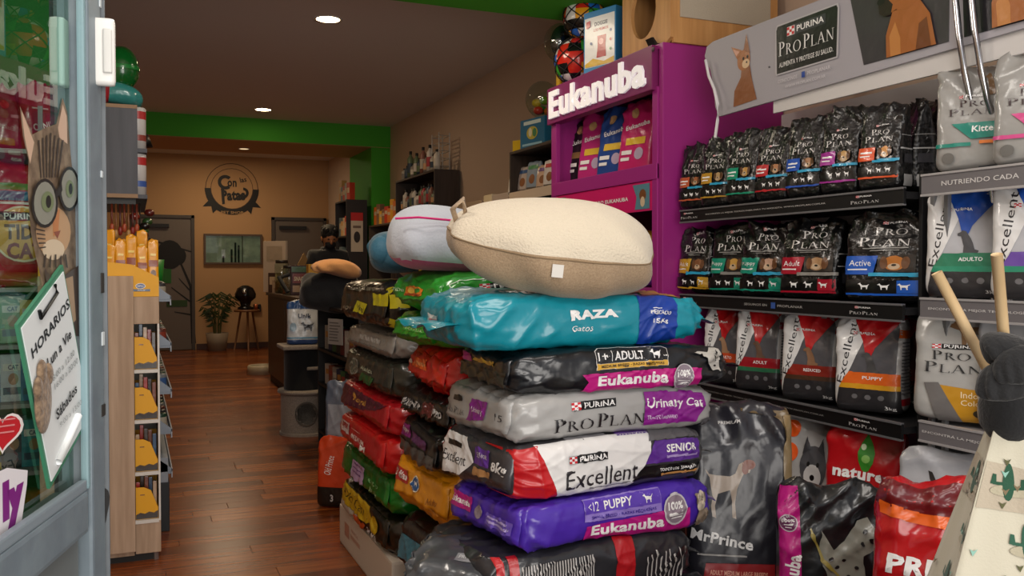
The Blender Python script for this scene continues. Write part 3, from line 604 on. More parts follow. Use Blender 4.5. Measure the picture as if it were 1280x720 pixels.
# purple puppy sack
x, y = cc(8, .62, .42, .87, 1.97); A, H = .30, .058
lie('food_sack', 'purple puppy food sack with a small white terrier on its side', x, y, .640, .62, .42, .128, '4A2AA6', {
    'front': [('P', [(-.42, -.88), (.66, -.88), (.66, -.05), (.52, .02), (-.40, -.22)], 'B8187E'), ('T', 'Eukanuba', .02, -.45, .74, .46, W, {'b': .035}), ('R', -.42, -.02, .36, .86, '8E78C8'), ('R', -.415, .30, .355, .82, '5A3CB0'),
              ('T', '<12', -.33, .56, .11, .34, W, {'b': .0}), ('T', 'PUPPY', -.08, .56, .28, .34, W, {'b': .02}), ('S', 'dog', .22, .56, .05, .17, W), ('T', 'SMALL BREED - RAZAS PEQUEÑAS', -.03, .14, .66, .16, '3A2090', {'b': .02})] + badge(.50, -.02, .125, A, H) +
              doghead(.79, .2, .07, .38, 'C8BCA8', '8A7A68', None) + [('P', [(.70, -.75), (.9, -.75), (.86, -.2), (.74, -.2)], '8A7A68')],
    'left': [('R', -.9, -.15, -.3, .65, 'B8187E'), ('T', 'Eukanuba', -.6, .25, .5, .36, W, {'b': .03}), ('E', -.08, .1, .11, None, '8E7F8B'), ('R', .15, -.35, .85, .25, '6A52B8'), ('R', .2, -.2, .8, -.1, 'B8A8E0'), ('R', .2, 0, .7, .1, 'B8A8E0')]}, 8, 11, sealcol='4A2AA6', group=GP)
# excellent senior
x, y = cc(7, .62, .44, .86, 1.99)
lie('food_sack', 'white, red and charcoal senior dog food sack between the purple and the silver sacks', x, y, .773, .62, .44, .152, '403E42', {
    'front': [('P', [(-.97, -.9), (-.60, -.9), (-.78, .9), (-.97, .9)], 'C0161E'), ('P', [(-.60, -.92), (.10, -.92), (.30, .0), (.34, .93), (-.80, .93)], 'E8E6E4'),
              ('P', [(.26, -.18), (.88, -.18), (.88, .62), (.36, .62)], '5A2A90'), ('P', [(.12, -.70), (.88, -.62), (.88, -.25), (.24, -.25)], K), ('T', 'SENIOR', .66, .30, .34, .30, W, {'b': .03}), ('R', .48, -.04, .84, .04, 'A890C8'), ('T', 'TODOS LOS TAMAÑOS', .62, -.42, .42, .13, W, {'b': .02}), ('R', .42, -.62, .86, -.55, 'C08A50'),
              ('T', 'Excellent', -.19, -.30, .72, .62, '2A282C'), ('R', -.32, -.70, .1, -.66, '807E82'), ('P', [(.3, .62), (.34, .95), (.9, .95), (.9, .68)], '5C5A5E')] + purina(-.34, .36, .38, .26),
    'top': [('R', -.5, -.95, -.1, .2, '8A888C'), ('R', .0, -.95, .35, .2, '5A2A90'), ('R', .4, -.9, .9, .9, '6E6C70')],
    'left': [('P', [(-.95, -.75), (-.95, .85), (-.25, .85), (.0, .0), (-.3, -.6)], 'E8E6E4'), ('P', [(-.97, -.2), (-.97, .9), (-.8, .9)], 'C0161E'), ('T', 'Excellent', -.52, -.05, .62, .42, '2A282C'), ('R', -.72, .4, -.35, .6, K), ('R', .02, .0, .42, .7, '5A2A90'), ('T', 'SENIOR', .22, .4, .28, .2, W), ('T', '8kg', .68, .1, .36, .5, W, {'b': .03}), ('R', .05, -.4, .5, -.12, 'B08050')]}, 7, 5, sealcol='B8B4B0', group=GP, wr=.8)
# pro plan urinary
x, y = cc(4, .64, .44, .86, 2.01)
lie('food_sack', 'silver urinary cat food sack with a purple label', x, y, .905, .64, .44, .128, 'A9A8A6', {
    'front': purina(-.28, .42, .42, .36) + [('W', 'Pro Plan', -.22, -.30, .86, .56, '18161A'),
              ('P', [(.20, -.66), (.74, -.60), (.84, -.1), (.82, .66), (.20, .72)], '8A1E8C'), ('T', 'Urinary Cat', .51, .18, .58, .50, W, {'b': .018}), ('T', 'TRACTO URINARIO', .38, -.36, .30, .15, 'E0C8E4', {'b': .02}), ('R', .80, -.8, .93, -.62, '4A484C')],
    'left': [('W', 'Pro Plan', -.58, -.15, .55, .36, '2A282C'), ('R', -.7, .3, -.4, .55, K), ('P', [(-.2, -.45), (.3, -.25), (.38, .65), (-.1, .6)], '8A1E8C'), ('T', 'Urinary', .08, .1, .34, .3, W), ('T', '15', .72, .1, .2, .3, '2A282C')]}, 4, 9, sealcol='C4C2C0', group=GP, rough=.32, wr=.75)
# eukanuba adult black
x, y = cc(-2, .66, .44, .86, 2.03)
lie('food_sack', 'black adult medium breed dog food sack with magenta band and dalmatian', x, y, 1.020, .66, .44, .118, '131418', {
    'front': [('P', [(-.42, -.90), (.66, -.90), (.66, -.12), (-.42, -.12), (-.36, -.5)], 'C0187E'), ('T', 'Eukanuba', .03, -.46, .62, .46, W, {'b': .035}), ('P', [(-.30, .02), (.34, .02), (.34, .80), (.30, .88), (-.27, .88), (-.30, .80)], 'D8D4D0'), ('P', [(-.295, .28), (.335, .28), (.335, .78), (.295, .86), (-.265, .86), (-.295, .78)], '131418'), ('R', -.295, .03, .335, .27, 'D8A83C'),
              ('T', '1+', -.24, .56, .08, .32, W, {'b': .01}), ('R', -.165, .36, -.16, .76, W), ('T', 'ADULT', -.01, .56, .26, .34, W, {'b': .02}), ('S', 'dog', .22, .56, .045, .17, W), ('T', 'MEDIUM BREED - RAZAS MEDIANAS', .02, .15, .56, .13, '3A2A10', {'b': .02})] + badge(.48, -.45, .095, .33, .056) +
              [('P', [(.58, .6), (.66, .5), (.72, .1), (.76, -.3), (.84, -.3), (.82, .3), (.86, .55), (.84, .8), (.76, .85), (.72, .6), (.64, .62)], 'B8B4AC'), ('E', .77, .35, .012, .06, K), ('E', .80, .6, .012, .08, K), ('E', .78, .0, .012, .06, K)],
    'left': [('P', [(-.95, .2), (-.4, .25), (-.5, .7), (-.9, .7)], 'B8187E'), ('R', -.3, .3, .5, .55, 'D8A83C'), ('P', [(-.9, -.7), (.9, -.7), (.9, .1), (-.9, .1)], '2C2A22')]}, -2, 21, group=GP, pinch=(.2, .4))
# raza teal
x, y = cc(-3, .72, .46, .74, 2.06)
lie('food_sack', 'teal cat food sack on top of the front pile with a dark blue band', x, y, 1.146, .72, .46, .146, '0E8C9E', {
    'front': [('R', .36, -.93, .70, .93, '123C9A'), ('T', 'RAZA', -.0, .22, .38, .36, W, {'b': .06}), ('T', 'Gatos', -.10, -.28, .16, .22, W, {'sh': .15}), ('T', 'PESCADO', .55, .22, .18, .16, W, {'b': .03}), ('T', '15Kg', .55, -.16, .13, .22, W, {'b': .02}), ('R', .48, .36, .56, .40, W)],
    'top': [('T', 'RAZA', -.25, -.62, .7, .42, W, {'b': .07}), ('R', .45, -.9, .8, .3, 'A8743C')],
    'left': [('R', -.35, -.35, .1, .35, 'D8D4D0'), ('R', -.25, -.1, 0, .1, 'C88080')]}, -3, 14, pinch=(.45, .45), seal=(1.8, 1.), flap=False, group=GP, wr=1.5)

# round dog bed on top
def bed(name, label, loc, a, b, c, e, rz, colors, split, tilt, seed, wr=1., pipe=None, cat='pet bed', droop=-.02):
    t = thing(name, label, cat, loc, rot=(tilt[0], tilt[1], rz)); B = Blob(a, b, c, e, seed, 'cushion', wr, droop=droop); v, f = B.body((40, 40, 14))
    base = B.base; top = []; side = []
    for q in f: (top if np.mean([base[i][2] for i in q]) > split * c else side).append(q)
    for nm, fc, m in (('fleece_top', top, colors[0]), ('fabric_side', side, colors[1])):
        ids = sorted({i for q in fc for i in q}); mp = {i: k for k, i in enumerate(ids)}; link(nm, mesh(nm, v[ids], [tuple(mp[i] for i in q) for q in fc]), m, t, True)
    if pipe:
        r = (1 - abs(split) ** e[2]); P_ = []
        for k in range(61):
            an = 2 * PI * k / 60; ca, sa = math.cos(an), math.sin(an); s_ = (r / (abs(ca) ** e[0] + abs(sa) ** e[1])) ** (1 / ((e[0] + e[1]) / 2)); P_.append((a * ca * s_, b * sa * s_, split * c))
        MB().tube([Vector(p) for p in B.deform(np.array(P_))], pipe[1], 6, False).build('piping', pipe[0], t, True)
    return t
FLE = mat('D8CCB6', .95, 'cloth', 170., .9); TAU = mat('B39A7C', .9, 'cloth', 240., .5, h2='A2896C')
bp = at(700, 307, D=2.42)
dbed = bed('dog_bed', 'round cream fleece dog bed with taupe fabric side on top of the pile', (bp.x, bp.y + .06, 1.352), .285, .27, .115, (2.4, 2.4, 2.3), -.35, (FLE, TAU), .12, (.16, .10), 4, 1.3, (mat('8A7458', .9), .0025))
tg = MB().box(-.014, .014, -.003, 0, -.016, .016).build('sewn_tag', mat('E8E4DC', .7), dbed); tg.location = (.0, -.283, -.035)
rope = MB().tube([(-.26, -.05, .03), (-.275, -.08, .07), (-.25, -.09, .10), (-.24, -.06, .06), (-.265, -.09, .01)], .008, 6).build('gathered_knot', TAU, dbed, True)
# pink-trimmed white bed behind
bp = at(548, 300, D=3.1)
b2 = bed('dog_bed', 'pale grey dog bed with bright pink piping and pink underside, left of the cream one', (bp.x + .04, bp.y + .05, 1.372), .20, .26, .098, (4, 3, 2.4), -.2, (mat('B4BAC4', .8, 'cloth', 120., .4), mat('C04A84', .75, 'cloth', 120., .4)), -.55, (0, .05), 9, 1., None)
MB().tube([(-.19, -.2, .06), (-.12, -.243, .066), (0, -.25, .062), (.12, -.248, .05), (.19, -.2, .05)], .004, 6).build('pink_piping', mat('D01870', .7), b2, True)
# second pink cushion on it
bp = at(480, 290, D=3.7)
tl = thing('pet_carrier', 'steel-blue padded fabric pet carrier with a black mesh front on the left pile', 'pet carrier', (bp.x + .10, bp.y + .02, 1.27), rz=-.3)
B = Blob(.15, .20, .088, (3.5, 4, 3), 6, 'cushion', .7); v, f = B.body((20, 22, 12)); link('padded_shell', mesh('padded_shell', v, f), mat('2C6076', .6, 'cloth', 90., .5), tl, True).location = (0, 0, .075)
MB().ell((.05, -.19, .07), (.085, .03, .066), 20, 12).build('mesh_front', mat('0C0E12', .8, 'cloth', 260., .6), tl, True)
MB().tube([(-.13, -.12, .04), (-.15, -.05, .10), (-.145, .05, .12), (-.13, .12, .06)], .012, 8).build('handle', mat('2A5A6E', .7), tl, True)
MB().ell((-.09, -.15, .08), (.055, .055, .062), 14, 10).ell((-.10, -.04, .1), (.05, .08, .05), 14, 10).build('side_roll', mat('2F6880', .6, 'cloth', 90., .5), tl, True)
cl = thing('folded_blanket', 'folded peach fleece blanket behind the blue pet carrier', 'blanket', (bp.x + .30, bp.y + .42, 1.26)); B = Blob(.12, .14, .10, (3, 3, 2.4), 15, 'cushion', 1.); v, f = B.body((14, 14, 8)); link('fleece_fold', mesh('fleece_fold', v, f), mat('D8A880', .9, 'cloth', 120., .5), cl, True).location = (0, 0, .06)
b3 = thing('pet_cushion', 'small white cushion with a pink edge behind the blue pet carrier', 'cushion', (bp.x + .42, bp.y + .30, 1.27)); B = Blob(.12, .12, .09, (4, 4, 2.4), 17, 'cushion', .8); v, f = B.body((14, 14, 8)); link('cushion_cover', mesh('cushion_cover', v, f), mat('E0D8D4', .8, 'cloth', 120., .4), b3, True).location = (0, 0, .07)
MB().box(-.12, .12, -.12, -.115, .10, .125).build('pink_edge', mat('D03070', .7), b3)
yc = at(572, 262, D=3.4); ye = thing('paper_crown', 'yellow folded card poking up behind the pale grey dog bed', 'card', (1.10, 3.42, 1.24)); MB().prism([(-.05, 0), (.06, 0), (.06, .26), (.02, .285), (-.04, .255)], .01).build('card_sheet', mat('D8A820', .6), ye)
MB().prism([(-.05, 0), (.06, 0), (.05, .2), (-.02, .22)], .008, Matrix.Translation((0, .012, 0))).build('card_fold', mat('C89818', .6), ye)

# column B: near-left corner (.9,2.6), depth to 3.2
BX = .9; BY0 = 2.62; BY1 = 3.16
def bagB(name, label, z0, z1, col, left, front=None, seed=0, rz=0, dx=0, L_=.52, top=None, **kw):
    W_ = BY1 - BY0; ar = {'left': left}
    if front: ar['front'] = front
    if top: ar['top'] = top
    return lie(name, label, BX + dx + L_ / 2, (BY0 + BY1) / 2, (z0 + z1) / 2, L_, W_, (z1 - z0), col, ar, rz, seed, group='food sacks stacked in the middle pile', **kw)
GRN = '1E8A22'
bagB('food_sack', 'teal and black printed sack near the floor of the middle pile', .20, .42, '16181C', [('R', -.95, -.5, .95, .35, '3A7C92'), ('T', 'ADVANCED', .2, -.1, 1.0, .4, '9CC4CC', {'b': .03})], [('R', -.9, -.6, .2, .4, '3A7C92')], 51, 6, pinch=(.05, .3))
bagB('food_sack', 'grey sack at the foot of the middle pile', .02, .20, '55565A', [('R', -.6, -.4, .6, .4, '2A2A2E')], None, 52, 3)
bagB('food_sack', 'yellow dog food sack with a red corner label and blue oval badge', .44, .64, 'E0940E', [('R', -.93, .05, -.42, .72, 'B81A1C'), ('T', '7 días', -.68, .4, .42, .42, W, {'b': .03}), ('E', -.12, .30, .15, .42, 'F0E8D0'), ('E', -.12, .30, .13, .36, '1C5A9A'), ('S', 'dog', -.12, .32, .07, .16, W), ('T', 'Adulto', .52, -.1, .34, .3, '7A3A08', {'rot': 10, 'sh': .2}), ('R', .35, -.5, .8, -.44, 'B06A08')],
     [('R', .0, -.8, .5, .55, 'B01418'), ('T', '2', .25, -.28, .26, .7, W, {'b': .05}), ('T', 'ADULTO', .25, .3, .34, .18, W, {'b': .02})], 53, 5, -.02, pinch=(.3, .2), sealcol='C8820C')
bagB('food_sack', 'black sack with a purple label and torn grey corner in the middle pile', .615, .765, '17181A', [('P', [(-.9, .0), (-.3, .1), (-.3, .72), (-.85, .7)], '8A1E80'), ('T', 'Puppy', -.6, .4, .45, .3, W, {'b': .03}), ('P', [(-.2, .1), (.5, -.05), (.55, .45), (-.2, .6)], '5A2A60'), ('R', -.9, -.8, .9, -.15, '4A4A4A')], None, 54, -3, -.015, pinch=(.15, .3))
bagB('food_sack', 'black crinkled sack with white lettering in the middle pile', .765, .872, '0D0D0F', [('T', 'ALIMENTO', -.5, .05, .7, .6, 'B8B8BA', {'b': .03}), ('R', .0, -.4, .45, .6, '5A1C20'), ('T', 'PRO', .6, .05, .35, .5, 'C8C8C8', {'b': .03})], None, 55, 2, 0, wr=1.5)
bagB('food_sack', 'bright red sack with an orange label in the middle pile', .872, 1.018, 'C41A14', [('R', -.6, .1, .2, .72, 'D85A18'), ('T', 'NUTRICIÓN', -.2, .42, .66, .3, 'F0C080', {'b': .02}), ('R', -.85, .25, -.66, .6, 'E0D0C8')], None, 56, -2, .01, pinch=(.45, .3), wr=1.3)
bagB('food_sack', 'lower green crinkled sack in the middle pile', 1.018, 1.132, GRN, [('R', -.5, .05, .45, .6, '3C9A30'), ('T', 'NATURAL', -.02, .32, .8, .3, 'A8D890', {'b': .02})], [('R', -.9, -.7, -.88, .7, 'D8E8D8'), ('R', -.9, .66, -.6, .7, 'D8E8D8'), ('R', -.9, -.7, -.6, -.66, 'D8E8D8'), ('T', 'Dog Chow', -.35, .0, .8, .5, W, {'b': .03})], 57, 1, -.03, pinch=(.5, .3), wr=1.4)
bagB('food_sack', 'upper green crinkled sack with an orange picture label', 1.135, 1.275, '24922A', [('R', -.35, -.15, .3, .62, 'D87A20'), ('E', -.1, .3, .12, .25, 'F0C850'), ('E', .12, .3, .1, .22, '2C8A30'), ('R', -.3, -.1, .25, .05, '9A3A18'), ('T', 'ADULTOS', -.68, .3, .5, .26, 'D8F0D0', {'b': .02})],
     [('R', -.9, -.7, -.89, .75, 'D8E8D8'), ('R', -.9, .73, .9, .77, 'D8E8D8')] + purina(-.2, .35, .7, .32) + [('T', 'Dog Chow', -.3, -.25, .9, .5, W, {'b': .03})], 58, 3, -.03, pinch=(.45, .3), wr=1.4,
     top=purina(.3, -.7, .6, .18))
# crumpled charcoal sack at the front foot of the middle pile
p = at(590, 690, D=2.28)
lie('food_sack', 'crumpled charcoal sack with a green label, lying below the purple sack', p.x - .0, p.y + .03, .48, .28, .20, .13, '45474A', {'front': [('R', -.9, -.85, .3, -.1, 'D8D8D0'), ('R', -.8, -.7, .0, -.2, '4C7A2C'), ('T', 'CORDERO', -.4, -.45, .6, .2, W, {'b': .02}), ('T', '20', .18, -.45, .2, .3, '2A2A2A', {'b': .03})],
     'top': [('P', [(-.2, -.5), (.3, -.4), (.25, .0), (-.2, -.1)], '8A8A8C'), ('T', 'PREMIUM', .05, -.25, .4, .16, 'D8D8D8')], 'left': [('R', -.9, -.7, .9, -.1, 'C8C8C4')]}, -32, 61, rot=(.15, .12, -.6), wr=2.2, group='food sacks stacked in the middle pile')
card('box', 'closed brown carton propping up the crumpled charcoal sack', 'box', (p.x + .0, p.y + .03, 0), (.2, .15, .39), mat('8A6A48', .8), -.6)
p = at(462, 612, X=.86)

# column A: X from .88, Y 3.2 - 4.18
AY0 = 3.24; AY1 = 4.16; AX = .885
def bagA(name, label, z0, z1, col, left, seed=0, dx=0, rz=0, L_=.5, front=None, y0=AY0, y1=AY1, **kw):
    W_ = y1 - y0; ar = {'left': left}
    if front: ar['front'] = front
    return lie(name, label, AX + dx + L_ / 2, (y0 + y1) / 2, (z0 + z1) / 2, L_, W_, (z1 - z0), col, ar, rz, seed, group='large sacks stacked in the far left pile', L=.018, **kw)
card('box', 'white shipping carton on the floor under the far left pile', 'box', (AX + .24, (AY0 + AY1) / 2, 0), (.48, AY1 - AY0, .178), mat('C8BCAC', .7), 0, arts={'left': [('R', -.75, -.3, -.55, .4, 'B08878'), ('R', -.5, -.1, -.1, .1, 'B89A8A'), ('T', 'FRÁGIL', -.3, .35, .3, .2, 'A87868')]})
bagA('food_sack', 'yellow and black 20 kg dog food sack resting on the white carton', .178, .335, '17150F', [('P', [(-.95, -.35), (-.95, .85), (.3, .85), (.45, .2), (.2, -.3)], 'C8A414'), ('T', 'Old Can', -.35, .32, .9, .6, '2A2208', {'sh': .2}), ('P', [(-.9, -.85), (-.3, -.85), (-.1, -.35), (-.9, -.35)], 'B8B4A8'), ('P', [(-.35, -.9), (.15, -.9), (.25, -.4), (-.3, -.4)], 'C8501C'), ('T', '20 KG', .5, -.55, .4, .36, W, {'b': .03}), ('E', .55, .15, .14, .5, 'C8A414')], 71, 0)
bagA('food_sack', 'green 21 kg sack with a lilac label in the far left pile', .335, .495, '14701F', [('R', -.45, -.6, .05, .55, 'B89AC0'), ('R', -.4, .3, 0, .42, '7A4A88'), ('R', -.4, .05, -.05, .12, '7A4A88'), ('R', -.4, -.2, -.05, -.13, '7A4A88'), ('T', '21 kg', .5, -.4, .3, .3, 'A8D8A0', {'b': .03}), ('T', 'ADULTO', .45, .1, .4, .2, '8AC080', {'b': .02})], 72, .005)
bagA('food_sack', 'scarlet sack with a white label in the far left pile', .495, .640, 'BE1418', [('R', -.88, -.2, -.4, .62, 'D8C8C8'), ('R', -.82, .1, -.5, .5, 'A03030'), ('T', 'MEDIUM', .0, -.05, .5, .3, 'E8D0C8', {'b': .03}), ('T', 'M', .25, -.35, .2, .34, W, {'b': .05}), ('R', -.3, .4, .1, .46, 'E8B0A8')], 73, -.01)
bagA('food_sack', 'maroon and red sack with gold lettering in the far left pile', .640, .782, 'B01420', [('P', [(-.95, -.6), (-.95, .8), (.9, .8), (.55, .2), (.0, -.3)], '54102C'), ('T', 'Royal', -.1, .2, .5, .5, 'D8A040', {'sh': .25, 'b': .02}), ('E', -.32, .4, .06, .2, 'D8A040')], 74, .005)
bagA('food_sack', 'dark green-grey sack with a round pale label in the far left pile', .782, .930, '2E302A', [('E', -.5, .0, .2, .62, '9A9C90'), ('E', -.5, .0, .17, .5, '5A5C50'), ('T', 'Adultos', .05, .15, .5, .3, 'A8B098', {'b': .02}), ('P', [(-.2, -.75), (.3, -.75), (.4, -.2), (-.1, -.15)], '2A5A28')], 75, .02)
bagA('food_sack', 'silver-grey sack second from the top of the far left pile', .930, 1.040, '8C8A86', [('R', -.8, -.4, .8, -.3, '6A6864'), ('R', -.3, .0, .5, .4, 'A8A6A2')], 76, .03)
bagA('food_sack', 'black sack with yellow patches on top of the far left pile', 1.040, 1.235, '16130F', [('P', [(-.25, -.5), (.2, -.55), (.3, .1), (-.2, .25)], 'C8C018'), ('T', 'Vital', .02, -.2, .36, .3, '3A3808', {'rot': -5, 'b': .02}), ('P', [(.55, .1), (.95, .1), (.95, .7), (.5, .7)], 'C0B818'), ('T', 'DOG', -.6, -.35, .36, .24, '8A8070', {'b': .03})], 77, .0, pinch=(.25, .4),
     front=[('R', -.95, .0, -.7, .9, 'C0B818'), ('R', -.95, -.9, -.6, -.5, 'C0B818')])
# sacks standing behind the far left pile
p = at(424, 640, Z=0)
def stand(name, label, loc, rz, a, b, c, col, arts, seed=0, cat='bag', group=None, e=(7, 3.2, 12), L=.010, **kw):
    bk = {k: kw.pop(k) for k in list(kw) if k in ('top', 'tp', 'flare', 'waist', 'gus', 'lean', 'tilt', 'k')}
    B = Blob(a, b, c, e, seed, 'stand', kw.pop('wr', 1.), **bk); t = thing(name, label, cat, loc, math.radians(rz), group)
    n = kw.pop('n', (int(max(8, a * 2 / .012)), int(max(5, b * 2 / .018)), int(max(10, c * 2 / .012)))); v, f = B.body(n)
    dz = -min(q[2] for q in v); o = link('film_body', mesh('film_body', v, f), film(col, kw.pop('rough', .28), kw.pop('bump', .35)), t, True); o.location.z = dz
    for face, items in arts.items():
        A, H = B.half(face); decals('printed_label', items, B.surf(face), A, H, t, L).location.z = dz
    return t
stand('food_sack', 'orange and black sack standing on the floor behind the far left pile', (p.x + .02, p.y + .12, 0), -35, .11, .06, .19, 'C8401A', {'front': [('R', -.9, -.95, .9, -.4, '17130F'), ('T', 'Old Prince', -.3, .2, .9, .22, W, {'rot': 80}), ('T', '3', -.1, -.7, .16, .2, 'C8C4C0', {'b': .03})]}, 81)
stand('food_sack', 'grey-blue sack standing behind the far left pile above the orange one', (p.x + .10, p.y + .26, 0), -30, .12, .07, .33, '5A6272', {'front': [('R', -.8, -.2, .8, .6, '8A8C94')]}, 82)

# ================================================================ RIGHT WALL: magenta display, shelves and their bags
MG = mat('A0287E', .38, 'plaster', 30., .05); MGD = mat('7E1A5C', .45)
ex = 2.29; ey0 = 3.63; ey1 = 4.77; ez = 2.335
eu = thing('pet_food_display', 'tall magenta pet food display cabinet with a lit-white name sign', 'display', ((ex + XR) / 2, (ey0 + ey1) / 2, 0))
bx(eu, 'side_panel', ex, XR - .01, ey0 - .035, ey0, 0, ez, MG, .004); bx(eu, 'side_panel', ex, XR - .01, ey1, ey1 + .035, 0, ez, MG, .004)
bx(eu, 'back_panel', XR - .03, XR - .01, ey0, ey1, 0, ez, MGD); bx(eu, 'top_panel', ex, XR - .01, ey0, ey1, ez - .025, ez, MG, .003)
for z in (1.735, 1.18, .62, .1): bx(eu, 'shelf', ex + .01, XR - .03, ey0, ey1, z - .03, z, MG, .003)
bx(eu, 'shelf_lip', ex - .012, ex + .012, ey0, ey1, 1.70, 1.775, MG, .003)
bx(eu, 'front_stile', ex - .008, ex + .02, ey0, ey0 + .045, 0, ez - .2, MG, .003); bx(eu, 'front_stile', ex - .008, ex + .02, ey1 - .045, ey1, 0, ez - .2, MG, .003)
hd_ = bx(eu, 'header_sign', ex - .03, ex + .03, ey0 + .015, ey1 + .03, ez - .215, ez - .005, MGD, .004)
def leftface(X, Y0, Y1, Z0, Z1): return flat((X, (Y0 + Y1) / 2, (Z0 + Z1) / 2), (0, -1, 0), (0, 0, 1)), (Y1 - Y0) / 2, (Z1 - Z0) / 2
def shift(sf, root): 
    l = root.location; return lambda U, V: sf(U, V) - np.array([l.x, l.y, l.z])
sf, A, H = leftface(ex - .031, ey0 + .015, ey1 + .03, ez - .215, ez - .005)
lt = MB(); g = text_geo('Eukanuba', .03); vv = g[0] * np.array([A * 1.84, H * 1.5]); fr = sf(vv[:, 0], vv[:, 1]); bk = fr.copy(); fr[:, 0] -= .012
lt.add([tuple(p) for p in fr], [tuple(map(int, q)) for q in g[1]])
from collections import Counter
ec = Counter(); 
for q in g[1]:
    for i in range(3): ec[tuple(sorted((int(q[i]), int(q[(i + 1) % 3]))))] += 1
n0 = len(fr); lt.v += [Vector(p) for p in bk]; lt.f += [(a, b, b + n0, a + n0) for (a, b), k in ec.items() if k == 1]
lt.build('raised_lettering', mat('F4F0F0', .4, emit=.25), eu, world=True)
band = bx(eu, 'slogan_band', ex - .006, ex + .006, ey0 + .045, ey1 - .045, 1.555, 1.698, mat('D01468', .4), .002)
sf, A, H = leftface(ex - .007, ey0 + .045, ey1 - .045, 1.555, 1.698)
decals('printed_label', [('T', 'ASÍ ES UN PERRO EUKANUBA', .0, 0, 1.15, .34, W, {'b': .03}), ('P', [(.70, -.85), (.96, -.85), (.96, .85), (.66, .85), (.73, 0)], '5A8A9A'), ('E', .84, .1, .06, .4, '7A4A28'), ('E', .84, -.35, .04, .35, 'D8C0A0'), ('P', [(-.96, -.8), (-.74, -.8), (-.69, 0), (-.76, .8), (-.96, .8)], '6A7A60'), ('E', -.86, 0, .05, .5, '6A3A20')], shift(sf, eu), A, H, eu, L=.3, eps=.0006)
for yy in (ey0 + .025,): MB().lathe([(0, 0), (.012, 0), (.012, .004), (0, .006)], M=Matrix.Rotation(-PI / 2, 3, 'Y'), c=(ex - .03, ey0 + .0, ez - .03)).build('screw_cap', mat('3A0A2A', .5), eu, world=True)
def onY(px, X): return at(px, 300, X=X).y
def sbag(name, label, px, X, z, rz, a, b, c, col, front, right=None, seed=0, group=None, **kw):
    Y = onY(px, X); ar = {'front': front}
    if right: ar['right'] = right
    return stand(name, label, (X, Y, z), rz, a, b, c, col, ar, seed, group=group, **kw)
def eukbag(px, col, lb, seed, acc='E8C040'):
    sbag('food_bag', lb, px, 2.47, 1.737, -72, .125, .06, .215, col, [('T', 'Eukanuba', .05, .35, 1.3, .12, W, {'b': .03, 'rot': 8}), ('R', -.5, -.12, .6, .05, acc), ('E', .3, -.35, .25, None, 'B8A8C0'), ('R', -.7, -.35, -.1, -.25, W), ('R', -.7, -.5, -.2, -.42, W), ('E', -.2, .65, .22, .12, 'C8A070')], None, seed, 'small bags in the upper bay of the magenta display', tilt=.08, wr=1.4)
eukbag(729, '18171A', 'small black bag, farthest in the upper bay of the magenta display', 1, '8A6A40'); eukbag(745, 'C0307A', 'small pink bag, second from the far end of the magenta display bay', 2)
eukbag(770, '2A4A90', 'small blue bag in the upper bay of the magenta display', 3); eukbag(798, 'C8286C', 'small rose-red bag, nearest in the upper bay of the magenta display', 4)
sbag('food_bag', 'purple bag with a yellow top in the lower bay of the magenta display', 803, 2.5, 1.182, -60, .14, .07, .15, '5A2A8C', [('R', -.95, .62, .95, .97, 'E0B020'), ('T', 'Puppy', 0, .2, 1.1, .2, W, {'b': .03}), ('E', .3, -.3, .3, None, 'B89A70')], None, 5, 'small bags in the lower bay of the magenta display')
for k, (px, c_) in enumerate(((775, '3A2A70'), (745, 'A02060'), (720, '26262A'))): sbag('food_bag', ['dark violet', 'plum', 'near-black'][k] + ' bag deeper in the lower bay of the magenta display', px, 2.52, 1.182, -70, .125, .06, .14, c_, [('T', 'Eukanuba', 0, .3, 1.3, .14, W)], None, 6 + k, 'small bags in the lower bay of the magenta display')

# on top of the magenta display
wb = at(778, 40, X=2.30); hz = ez
ch = thing('cat_house', 'light wooden cat house with a round opening and cream carpet panel on the magenta display', 'cat house', (2.62, 3.98, hz))
LW = mat('C08A50', .55, 'wood', 2.4, h2='D29C60')
hx0, hx1, hy0, hy1, hh = 2.32, 2.94, 3.62, 4.02, .42
hy1 = at(778, 45, X=hx0).y; hy0 = at(838, 45, X=hx0).y; ch.location = ((hx0 + hx1) / 2, (hy0 + hy1) / 2, hz)
# front face (towards the aisle) with round hole
V = []; Fq = []; cy_ = (hy0 + hy1) / 2 + .02; cz_ = hz + .20; n = 40
def sq(a):
    ca, sa = math.cos(a), math.sin(a); ky = (hy1 - cy_) if ca > 0 else (cy_ - hy0); kz = (hz + hh - cz_) if sa > 0 else (cz_ - hz)
    t = min(ky / abs(ca) if abs(ca) > 1e-6 else 9, kz / abs(sa) if abs(sa) > 1e-6 else 9); return (cy_ + ca * t, cz_ + sa * t)
for X_ in (hx0, hx0 + .018):
    for i in range(n): a = 2 * PI * i / n; V.append((X_, cy_ + .115 * math.cos(a), cz_ + .13 * math.sin(a)))
    for i in range(n): V.append((X_,) + sq(2 * PI * i / n))
for i in range(n):
    j = (i + 1) % n; Fq += [(i, j, n + j, n + i), (2 * n + i, 3 * n + i, 3 * n + j, 2 * n + j), (i, 2 * n + i, 2 * n + j, j), (n + i, n + j, 3 * n + j, 3 * n + i)]
MB().add(V, Fq).build('front_board', LW, ch, world=True)
bx(ch, 'side_board', hx0 + .018, hx1, hy0, hy0 + .018, hz, hz + hh, LW, .003); bx(ch, 'side_board', hx0 + .018, hx1, hy1 - .018, hy1, hz, hz + hh, LW, .003)
bx(ch, 'roof_board', hx0, hx1, hy0, hy1, hz + hh, hz + hh + .018, LW, .003); bx(ch, 'back_board', hx1 - .018, hx1, hy0 + .018, hy1 - .018, hz, hz + hh, LW, .003)
